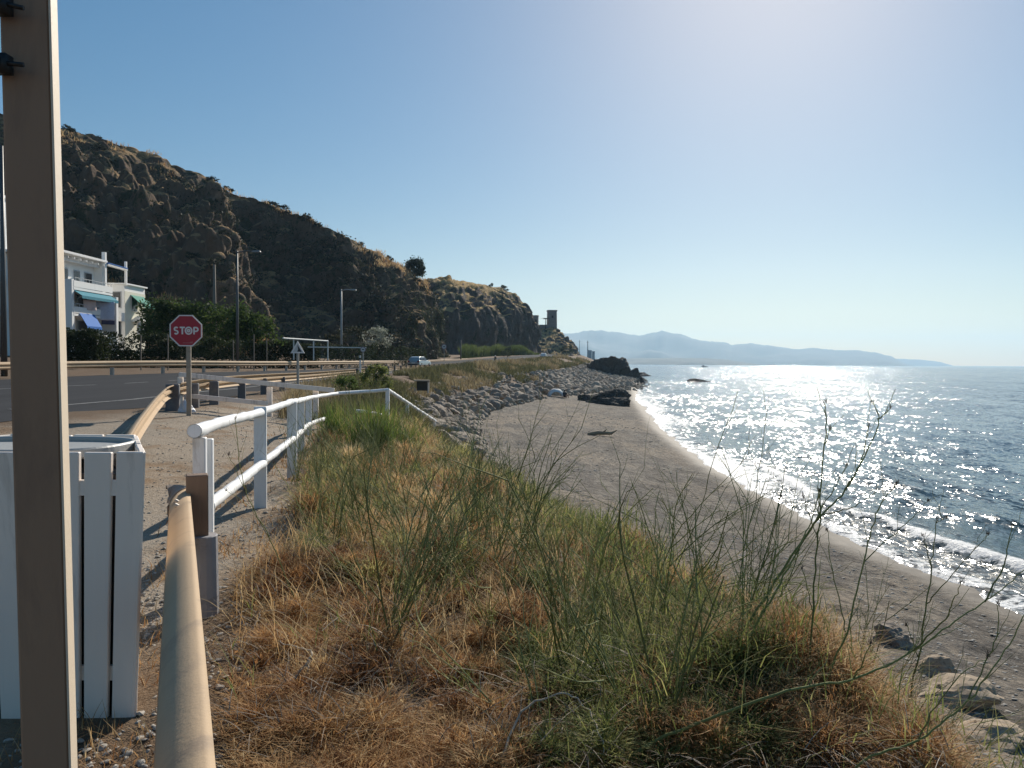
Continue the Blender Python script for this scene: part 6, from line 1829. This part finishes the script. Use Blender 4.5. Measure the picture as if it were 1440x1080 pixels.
props(PM().add(blades(P[kd], hh[kd], g_.uniform(0.1, 0.8, kd.sum()), wd_[kd], 0.05 + 0.9 * g_.random(kd.sum()), 2, rgen=g_)).build('verge_grass', leafmat('verge_straw', [(0.0, (0.13, 0.095, 0.055)), (0.5, (0.27, 0.21, 0.115)), (1.0, (0.46, 0.38, 0.22))], 0.3)), 'dry brown grass on the road embankment and verges', 'grass', None, 'stuff')

# bright green tufts by the bend of the white handrail
def tuft(label, px, py, Y, n, h0, h1, seed, spread):
    b = at(px, py, Y); b.z = gz(b.x, b.y)
    g2 = np.random.default_rng(seed)
    t = thing('grass_tuft', label, 'grass tuft', b)
    P = np.array([tuple(b)]) + np.stack([g2.normal(0, spread, n), g2.normal(0, spread, n), np.full(n, -0.03)], 1)
    hh = g2.uniform(h0, h1, n)
    PM().add(blades(P, hh, np.abs(g2.normal(0.30, 0.22, n)), np.full(n, 0.020), g2.uniform(0.25, 1.0, n), 4, droop=0.1, rgen=g2)).build('blades', MATS['palm_leaf'], t, tuple(b))
    P = P[: n // 5]
    PM().add(blades(P, hh[: n // 5] * 0.6, g2.uniform(0.5, 1.6, n // 5), np.full(n // 5, 0.016), g2.uniform(0.2, 0.8, n // 5), 4, droop=0.3, rgen=g2)).build('dead_blades', MATS['dry_grass_leaf'], t, tuple(b))
tuft('tall bright green tuft of blades in front of the bend of the white handrail', 522, 612, 13.0, 520, 0.7, 1.25, 31, 0.17)
tuft('smaller yellowish green tuft left of the tall bright one, beside the fence end', 470, 600, 14.5, 260, 0.6, 1.15, 32, 0.14)
tuft('low bright green tuft right of the tall bright one under the handrail', 556, 606, 14.0, 240, 0.35, 0.8, 33, 0.2)
# ------------------------------------------------------------------ the overgrown bank in front of the camera
def left_edge(y):
    return np.interp(y, [1.0, 5.3, 7, 10, 14, 18, 24], [-0.40, -1.98, -2.05, -2.75, -3.6, -4.3, -4.4])
def bank_pts(n, g_, y0=1.3, y1=24.0, edge=0.0, smin=0.0, smax=1.0, ypow=1.0):
    Y = y0 * (y1 / y0) ** (g_.random(n) ** ypow)
    xl = left_edge(Y) + edge
    cx, cz, tx, sx, rx, rz, lx, lz = lines(Y)
    xr = cx + (tx - cx) * np.where(Y < 6.4, 0.30, 0.40)
    xr = np.minimum(xr, 0.86 * Y + 0.8)
    X = xl + (xr - xl) * (smin + (smax - smin) * g_.random(n))
    return X, Y, zg(X, Y)
g_ = np.random.default_rng(1234)
# zone fields
def zgreen(X, Y):
    """where the weeds are green: mid distance on the left and the middle right, browner at the lower left"""
    k = sm((Y - 5.5) / 4.0) * 0.27 + sm((X - 0.05) / 0.8) * sm((Y - 2.9) / 0.9) * sm((1.75 - X) / 0.8) * 0.80
    return np.clip(k + (fbm(X * 0.9, Y * 0.9, 131, 3) - 0.5) * 1.3, 0, 1)
# dry grass
n = 170000
X, Y, Z = bank_pts(n, g_)
m1 = fbm(X * 1.6 + 3, Y * 1.6, 141, 4)
keep = (m1 > 0.36) & (g_.random(n) > 0.55 * zgreen(X, Y))
X, Y, Z, m1 = X[keep], Y[keep], Z[keep], m1[keep]; n = len(X)
patch = fbm(X * 0.8 + 20, Y * 0.8, 151, 3)
hh = (0.03 + 0.20 * m1 ** 1.3) * g_.uniform(0.4, 1.5, n) * (1 + 0.35 * sm((Y - 6) / 6))
P = np.stack([X, Y, Z - 0.02], 1)
tn = 0.10 + 0.85 * patch + g_.normal(0, 0.16, n)
props(PM().add(blades(P, hh, g_.uniform(0.1, 2.0, n), 0.0028 + 0.0011 * Y, tn, 4, droop=0.3, rgen=g_, kink=0.06)).build('dry_grass', MATS['dry_grass_leaf']), 'rusty brown and straw coloured dry grass over the bank', 'grass', None, 'stuff')
# tall straw stems with bent tops
n = 9000
X, Y, Z = bank_pts(n, g_, 3.8, 22, ypow=0.85)
P = np.stack([X, Y, Z], 1)
props(PM().add(blades(P, g_.uniform(0.15, 0.5, n), g_.uniform(0.2, 1.2, n), 0.0018 + 0.0008 * Y, g_.uniform(0.5, 1.0, n), 5, droop=0.15, rgen=g_)).build('straw_stems', MATS['dry_grass_leaf']), 'tall thin straw stems standing in the dry grass', 'grass', None, 'stuff')
# tangle of dead twigs lying through it
n = 9000
X, Y, Z = bank_pts(n, g_, 1.6, 14)
k = fbm(X * 1.3 + 7, Y * 1.3, 161, 3) > 0.46
X, Y, Z = X[k], Y[k], Z[k]; n = len(X)
P = np.stack([X, Y, Z + g_.uniform(0.0, 0.22, n)], 1)
props(PM().add(blades(P, g_.uniform(0.02, 0.13, n), g_.uniform(0.6, 3.0, n), 0.0022 + 0.0008 * Y, np.clip(g_.normal(0.45, 0.25, n), 0, 1), 4, droop=0.6, power=1.1, rgen=g_)).build('dead_twigs', MATS['twig_wood']), 'tangle of dead grey and brown twigs in the grass', 'twigs', None, 'stuff')
# green feathery weeds
n = 90000
X, Y, Z = bank_pts(n, g_, 2.0, 24)
zgn = zgreen(X, Y)
k = g_.random(n) < zgn ** 1.5
X, Y, Z, zgn = X[k], Y[k], Z[k], zgn[k]; n = len(X)
tall = 0.10 + 0.32 * fbm(X * 1.1 + 1, Y * 1.1, 171, 3)
zz = Z + tall * g_.random(n)
P = np.stack([X, Y, zz - 0.03], 1)
tn = 0.14 + 0.62 * fbm(X * 1.4, Y * 1.4, 181, 3) + g_.normal(0, 0.16, n) + 0.12 * sm((Y - 7) / 5)
props(PM().add(blades(P, g_.uniform(0.05, 0.26, n), g_.uniform(0.2, 1.8, n), 0.0024 + 0.0010 * Y, tn, 3, droop=0.1, rgen=g_)).build('green_weeds', MATS['weed_leaf']), 'fine green feathery weeds over the bank', 'weeds', None, 'stuff')
# low rounded scrub: rusty at the lower left, straw at the lower right, green in the right hand clump
def domes(name, n, xr, yr, rad, nb, tlo, thi, mat, label, w=0.0026, seed=1, dens=None):
    g2 = np.random.default_rng(seed)
    PP = []; HH = []; LL = []; AZ = []; TT = []; WW = []
    for _ in range(n):
        Y = yr[0] * (yr[1] / yr[0]) ** g2.random()
        X = at(g2.uniform(*xr), 900, Y).x
        if X < left_edge(Y) + 0.12: continue
        r_ = rad * g2.uniform(0.5, 1.35) * (0.7 + 0.09 * Y)
        k = int(nb * g2.uniform(0.6, 1.2))
        z0 = gz(X, Y)
        a = g2.uniform(0, 2 * np.pi, k); rr0 = np.abs(g2.normal(0, 0.42, k)) * r_
        x_ = X + np.cos(a) * rr0; y_ = Y + np.sin(a) * rr0
        dome = np.sqrt(np.clip(1 - (rr0 / (r_ * 1.25)) ** 2, 0, 1)) * r_ * 0.75
        PP.append(np.stack([x_, y_, z0 - 0.02 + dome * g2.random(k) ** 0.7], 1))
        AZ.append(a + g2.normal(0, 0.8, k)); HH.append(g2.uniform(0.25, 0.85, k) * r_ * 0.6); LL.append(g2.uniform(0.2, 2.4, k)); TT.append(g2.uniform(tlo, thi) + g2.normal(0, 0.13, k)); WW.append(np.full(k, w + 0.00085 * Y))
    c = np.concatenate
    props(PM().add(blades(c(PP), c(HH), c(LL), c(WW), c(TT), 3, az=c(AZ), droop=0.15, power=1.2, rgen=g2, kink=0.09)).build(name, MATS[mat]), label, 'scrub', None, 'stuff')
domes('rusty_scrub', 230, (250, 760), (2.2, 6.6), 0.15, 380, 0.05, 0.75, 'dry_grass_leaf', 'low rust brown dry scrub at the lower left of the bank', seed=5, w=0.0022)
domes('straw_scrub', 120, (900, 1330), (3.0, 6.0), 0.18, 330, 0.25, 0.8, 'dry_grass_leaf', 'low straw coloured scrub at the lower right of the bank', seed=6)
domes('golden_scrub', 75, (410, 720), (6.0, 16.0), 0.19, 280, 0.3, 0.95, 'dry_grass_leaf', 'low golden dry scrub in the middle of the bank', seed=9)
domes('green_scrub', 130, (740, 1080), (3.0, 5.6), 0.18, 380, 0.0, 0.7, 'weed_leaf', 'low green scrub in the right hand clump', seed=7)
domes('olive_scrub', 75, (420, 800), (5.6, 16.0), 0.20, 300, 0.2, 0.9, 'weed_leaf', 'low olive green scrub in the middle of the bank', seed=8)
n = 16000
X, Y, Z = bank_pts(n, g_, 1.5, 12)
P = np.stack([X, Y, Z + g_.uniform(0.0, 0.10, n)], 1)
props(PM().add(leaves(P, g_.uniform(0.008, 0.03, n) * (0.7 + 0.12 * Y), g_.random(n), -0.3, 0.6, g_)).build('leaf_litter', MATS['dry_grass_leaf']), 'small dead leaves and husks littering the dry grass', 'litter', None, 'stuff')
# sparse dry tufts by the bin and along the foot of the fence
n = 5200
Y = 1.6 * (20 / 1.6) ** g_.random(n); X = np.where(Y < 5.2, -0.443 * Y + g_.normal(-0.28, 0.30, n), left_edge(Y) - np.abs(g_.normal(0, 0.5, n)))
k = fbm(X * 2.5, Y * 2.5, 191, 3) > 0.5
X, Y = X[k], Y[k]; n = len(X)
P = np.stack([X, Y, zg(X, Y) - 0.01], 1)
props(PM().add(blades(P, g_.uniform(0.02, 0.13, n), g_.uniform(0.2, 1.6, n), 0.0025 + 0.0010 * Y, g_.uniform(0.1, 0.85, n), 3, rgen=g_)).build('path_tufts', MATS['dry_grass_leaf']), 'sparse dry tufts beside the path and the guardrail', 'grass', None, 'stuff')

# ---- stalky fennel plants: every plant a thing of its own
class Tubes:
    def __init__(s): s.V = []; s.Q = []; s.T = []; s.n = 0
    def tube(s, pts, r0, r1, tint, tint2=None, ns=5):
        P = np.array([tuple(p) for p in pts], float); m_ = len(P)
        tint2 = tint if tint2 is None else tint2
        d = np.gradient(P, axis=0); d /= np.maximum(np.linalg.norm(d, axis=1, keepdims=True), 1e-9)
        ref = np.array([0.3, 0.8, 0.2]); x = np.cross(d, ref); x /= np.maximum(np.linalg.norm(x, axis=1, keepdims=True), 1e-9); y = np.cross(d, x)
        r_ = np.linspace(r0, r1, m_)
        a = np.arange(ns) * 2 * np.pi / ns
        V = P[:, None] + (x[:, None] * np.cos(a)[None, :, None] + y[:, None] * np.sin(a)[None, :, None]) * r_[:, None, None]
        i0 = (np.arange(m_ - 1) * ns)[:, None]; k_ = np.arange(ns)[None]; k2 = (np.arange(ns) + 1) % ns
        q = np.stack([i0 + k_, i0 + k2[None], i0 + ns + k2[None], i0 + ns + k_], -1).reshape(-1, 4)
        s.V.append(V.reshape(-1, 3)); s.Q.append(q + s.n); s.T.append(np.repeat(np.linspace(tint, tint2, m_), ns)); s.n += m_ * ns
        return s
def wig(a, b, rr_, amt, n=7, bow=0.0):
    """a slightly kinked line from a to b"""
    a = Vector(a); b = Vector(b); L_ = (b - a).length
    out = []
    side = Vector((rr_.uniform(-1, 1), rr_.uniform(-1, 1), 0))
    for i in range(n):
        t_ = i / (n - 1)
        w = math.sin(math.pi * t_)
        out.append(a.lerp(b, t_) + side * (bow * L_ * w) + Vector((rr_.uniform(-1, 1), rr_.uniform(-1, 1), rr_.uniform(-0.4, 0.4))) * amt * L_ * (0 < i < n - 1))
    return out
def branch(tb, p, d, ln, r_, depth, rr_, tint, fol):
    """grow one stalk from p along d, forking at its joints"""
    n = 6; pts = [Vector(p)]; dd = Vector(d).normalized()
    for i in range(n):
        dd = (dd + Vector((rr_.gauss(0, 0.07), rr_.gauss(0, 0.07), rr_.gauss(0.015, 0.04)))).normalized()
        pts.append(pts[-1] + dd * (ln / n))
    tb.tube(pts, r_, r_ * (0.45 if depth < 2 else 0.30), tint, min(1, tint + (0.10 if depth else 0.0) + (0.35 if depth >= 2 else 0)), 5 if depth == 0 else 4)
    fol.append((pts, depth))
    if depth >= 2: return
    for i in range(2, n + 1):
        if rr_.random() < (0.72 if depth == 0 else 0.5):
            dl = (pts[i] - pts[i - 1]).normalized()
            ax = dl.cross(Vector((rr_.gauss(0, 1), rr_.gauss(0, 1), rr_.gauss(0, 1)))).normalized()
            nd_ = Matrix.Rotation(rr_.uniform(0.28, 0.75), 3, ax) @ dl
            nd_ = (nd_ + Vector((0, 0, 0.12))).normalized()
            branch(tb, pts[i], nd_, ln * rr_.uniform(0.30, 0.60) * (1.0 if depth == 0 else 0.8), r_ * 0.55, depth + 1, rr_, tint, fol)
def filaments(fol, rr_, g2, dens, hmax):
    """thread-like leaves along the lower parts of the stalks"""
    P = []
    for pts, depth in fol:
        for i in range(len(pts) - 1):
            for _ in range(dens):
                p = pts[i].lerp(pts[i + 1], rr_.random())
                if p.z < hmax * rr_.random() ** 0.6: P.append(tuple(p + Vector((rr_.gauss(0, 0.03), rr_.gauss(0, 0.03), rr_.gauss(0, 0.02)))))
    return np.array(P)
PROTO = []
for k in range(7):
    rr_ = random.Random(900 + k); g2 = np.random.default_rng(900 + k)
    tb = Tubes(); fol = []
    for s_ in range(rr_.randint(3, 5)):
        a = rr_.uniform(0, 6.28); tilt = rr_.uniform(0.05, 0.42)
        branch(tb, (rr_.gauss(0, 0.05), rr_.gauss(0, 0.05), -0.05), (math.cos(a) * tilt, math.sin(a) * tilt, 1), rr_.uniform(0.75, 1.25), rr_.uniform(0.0045, 0.0080), 0, rr_, rr_.uniform(0.15, 0.8), fol)
    t = thing('fennel_plant', 'x', 'plant')
    st = mesh_np('stems', np.concatenate(tb.V), np.concatenate(tb.Q), MATS['stalk_green'], t, True, {'tint': np.concatenate(tb.T)})
    P = filaments(fol, rr_, g2, 4, 0.45)
    fl_ = PM().add(blades(P, g2.uniform(0.04, 0.16, len(P)), g2.uniform(0.3, 2.2, len(P)), np.full(len(P), 0.0042), g2.uniform(0.1, 0.75, len(P)), 3, rgen=g2)).build('foliage', MATS['weed_leaf'], t)
    PROTO.append(t)
used = set()
def put_plant(k, loc, s, rz, label, group, tilt=(0, 0)):
    t = PROTO[k]
    if k in used: t = copy_tree(t)
    used.add(k)
    t.location = loc; t.scale = (s, s, s); t.rotation_euler = (tilt[0], tilt[1], rz)
    props(t, label, 'plant', group)
rr_ = random.Random(77)
spots = []
# left cluster, middle cluster, right cluster, far edge: (photo x range, ground y range, count, size)
for (x0, x1, y0, y1, cnt, s0, s1, lab, grp) in (
        (410, 590, 5.8, 10.5, 18, 0.8, 1.2, 'stalky green fennel plant in the left clump beside the white fence', 'fennel plants beside the fence'),
        (540, 740, 4.4, 8.0, 20, 0.8, 1.2, 'stalky green fennel plant in the middle clump before the grey beach', 'fennel plants in the middle of the bank'),
        (740, 1080, 3.2, 5.8, 18, 0.75, 1.15, 'dark green fennel plant in the dense right hand clump', 'fennel plants in the right clump'),
        (440, 640, 9.5, 17, 22, 0.85, 1.3, 'tall distant fennel plant below the sloping white handrail', 'fennel plants below the handrail'),
        (1020, 1420, 3.8, 5.2, 8, 0.4, 0.75, 'thin bare fennel stalk at the right hand bank edge above the sand', 'fennel stalks on the bank edge')):
    for i in range(cnt):
        Y = rr_.uniform(y0, y1); X = at(rr_.uniform(x0, x1), 800, Y).x
        cxx, _, txx = [float(v) for v in lines(Y)[:3]]
        X = min(X, cxx + (txx - cxx) * 0.55)
        s_ = min(rr_.uniform(s0, s1), (EYE - 0.065 * Y - gz(X, Y)) / 1.42)
        put_plant(rr_.randrange(7), (X, Y, gz(X, Y) - 0.03), s_, rr_.uniform(0, 6.28), lab, grp, (rr_.gauss(0, 0.12), rr_.gauss(0.52 if x0 > 500 else 0.14, 0.20)))
# the big single stalks against the sea
def stalk(label, mains, forks, base_r=0.0075, tint=0.25, seed=1, twigs=5):
    """mains: list of pixel paths [(px,py,Y)...]; forks likewise, thinner"""
    r2 = random.Random(seed)
    b = at(*mains[0][0])
    t = thing('fennel_stalk', label, 'plant', (b.x, b.y, gz(b.x, b.y)))
    tb = Tubes()
    def lay(path, r0, r1, tw):
        W_ = [tuple(at(*p)) for p in path]
        if r0 == base_r: W_ = [(W_[0][0] - 0.03, W_[0][1], min(gz(W_[0][0], W_[0][1]), W_[0][2]) - 0.06)] + W_
        pts = catmull(W_, 6 * len(W_))
        pts = pts + np.array([[r2.gauss(0, 1), r2.gauss(0, 1), r2.gauss(0, 1)] for _ in pts]) * 0.0028
        tb.tube(pts, r0, r1, tint, min(1, tint + 0.5), 6)
        # knobbly joints and short side twigs
        for _ in range(tw):
            i = r2.randint(len(pts) // 3, len(pts) - 2); p = Vector(pts[i]); d = (Vector(pts[i + 1]) - p).normalized()
            e = p + (d + Vector((r2.uniform(-1, 1), r2.uniform(-0.4, 0.4), r2.uniform(0.1, 0.9))) * 0.7).normalized() * r2.uniform(0.04, 0.20)
            rr0 = r0 + (r1 - r0) * i / len(pts)
            tb.tube(wig(p, e, r2, 0.04, 5), rr0 * 0.5, 0.0009, tint + 0.2, 0.95, 4)
    for m_ in mains: lay(m_, base_r, 0.0018, twigs)
    for f2 in forks: lay(f2, base_r * 0.5, 0.0012, 2)
    mesh_np('stems', np.concatenate(tb.V) - np.array(t.location), np.concatenate(tb.Q), MATS['stalk_green'], t, True, {'tint': np.concatenate(tb.T)})
    # withered flower heads at the tips
    for m_ in mains + forks:
        e = np.array([tuple(at(*m_[-1]))]); n = 16
        PM().add(blades(np.repeat(e, n, 0) + RG.normal(0, 0.004, (n, 3)), RG.uniform(0.006, 0.030, n), RG.uniform(0.3, 1.6, n), np.full(n, 0.003), RG.uniform(0, 0.5, n), 2)).build('seed_head', MATS['twig_wood'], t, tuple(t.location))
stalk('longest forked stalk leaning right across the glittering sea', [[(985, 975, 3.75), (1050, 880, 3.75), (1105, 795, 3.8), (1150, 732, 3.8), (1190, 688, 3.85), (1222, 630, 3.9), (1236, 590, 3.9), (1226, 566, 3.9)]],
      [[(1236, 590, 3.9), (1252, 574, 3.88)], [(1190, 688, 3.85), (1212, 645, 3.8), (1222, 600, 3.8)], [(1150, 732, 3.8), (1152, 690, 3.75)], [(1158, 724, 3.8), (1200, 712, 3.75), (1235, 690, 3.7)]], 0.0085, 0.2, 1)
stalk('second leaning stalk just left of the longest forked stalk', [[(1000, 985, 3.6), (1075, 860, 3.6), (1118, 780, 3.62), (1140, 735, 3.65), (1152, 690, 3.65)]], [[(1118, 780, 3.6), (1165, 700, 3.55), (1190, 655, 3.5)], [(1075, 860, 3.6), (1092, 770, 3.6), (1098, 700, 3.6)]], 0.0075, 0.3, 2)
stalk('upright straight stalk crossing the longest forked stalk', [[(1128, 1000, 3.55), (1142, 880, 3.55), (1150, 760, 3.55), (1157, 650, 3.55), (1162, 600, 3.55), (1160, 566, 3.55)]], [[(1160, 625, 3.55), (1168, 603, 3.55)], [(1150, 760, 3.55), (1130, 700, 3.5)], [(1144, 860, 3.55), (1128, 800, 3.5)]], 0.0055, 0.1, 3)
stalk('long low stalk sweeping from the bottom to the right edge', [[(885, 1062, 3.05), (1000, 1010, 3.05), (1105, 972, 3.05), (1200, 955, 3.1), (1285, 915, 3.1), (1350, 870, 3.1), (1405, 832, 3.1), (1446, 796, 3.1)]], [[(1385, 846, 3.1), (1412, 790, 3.1), (1424, 738, 3.1)], [(1285, 915, 3.1), (1330, 868, 3.0), (1352, 820, 2.9)], [(1200, 955, 3.1), (1225, 905, 3.0)]], 0.0085, 0.25, 4)
stalk('upright stalk with a spread flower head near the breaking wave', [[(1262, 1035, 3.7), (1290, 935, 3.7), (1302, 850, 3.7), (1312, 780, 3.7), (1317, 732, 3.7)]], [[(1317, 735, 3.7), (1330, 728, 3.65)], [(1310, 800, 3.7), (1298, 755, 3.65)], [(1302, 850, 3.7), (1355, 790, 3.6), (1390, 752, 3.5)], [(1292, 925, 3.7), (1275, 880, 3.7)]], 0.006, 0.15, 5)
stalk('slim curved stalk between the upright stalk and the breaking wave', [[(1150, 985, 3.4), (1190, 890, 3.4), (1215, 790, 3.4), (1235, 715, 3.4), (1262, 680, 3.4)]], [[(1215, 790, 3.4), (1270, 740, 3.35), (1305, 705, 3.3)], [(1190, 890, 3.4), (1170, 800, 3.4), (1163, 745, 3.4)]], 0.0055, 0.3, 6)
stalk('stalk leaning out of the bottom right corner over the sand', [[(1205, 1078, 2.75), (1290, 1040, 2.75), (1360, 985, 2.75), (1420, 905, 2.75), (1450, 850, 2.75)]], [[(1360, 985, 2.75), (1400, 900, 2.75), (1404, 850, 2.75)], [(1290, 1040, 2.75), (1340, 960, 2.7), (1390, 925, 2.7)]], 0.006, 0.3, 7)
stalk('thin stalk in front of the white fence rail', [[(420, 860, 5.0), (380, 760, 5.0), (345, 690, 5.0), (334, 620, 5.0), (331, 588, 5.0)]], [[(380, 760, 5.0), (352, 715, 5.0), (318, 690, 5.0)], [(345, 690, 5.0), (322, 640, 4.9)]], 0.0045, 0.2, 8)
stalk('thin stalk leaning left over the path from the dry grass', [[(520, 850, 4.6), (450, 760, 4.6), (420, 710, 4.6), (385, 650, 4.6)]], [[(450, 760, 4.6), (450, 690, 4.6), (448, 620, 4.6)]], 0.0045, 0.35, 9)
# bleached forked sticks lying in the dry grass
def stick(label, paths, r_, seed, mat='twig_wood'):
    r2 = random.Random(seed); tb = Tubes()
    for p in paths:
        W_ = [at(*q) for q in p]
        for w in W_: w.z = max(w.z, gz(w.x, w.y) + 0.02)
        pts = catmull([tuple(w) for w in W_], 5 * len(W_)); pts = pts + np.array([[r2.gauss(0, .004) for _ in range(3)] for _ in pts])
        tb.tube(pts, r_, r_ * 0.4, 0.92, 1.0, 6)
    b = at(*paths[0][0])
    o = mesh_np('dead_branch', np.concatenate(tb.V), np.concatenate(tb.Q), MATS[mat], None, True, {'tint': np.concatenate(tb.T)})
    props(o, label, 'branch')
stick('bleached forked branch lying in the rusty grass', [[(400, 962, 3.75), (425, 942, 3.85), (438, 918, 3.95), (425, 912, 4.0), (392, 903, 4.1)], [(437, 925, 3.92), (432, 950, 3.85), (430, 962, 3.8)]], 0.008, 1)
stick('thin pale stick pointing up the bank, left of the forked branch', [[(345, 905, 4.3), (358, 880, 4.4), (367, 860, 4.5)], [(290, 890, 4.4), (330, 870, 4.5), (348, 855, 4.6)]], 0.005, 2)
stick('grey arched dead branch in the tangle at the bottom', [[(700, 1075, 2.95), (735, 1000, 3.2), (790, 975, 3.25), (830, 1000, 3.2), (850, 1060, 3.0)]], 0.006, 3)
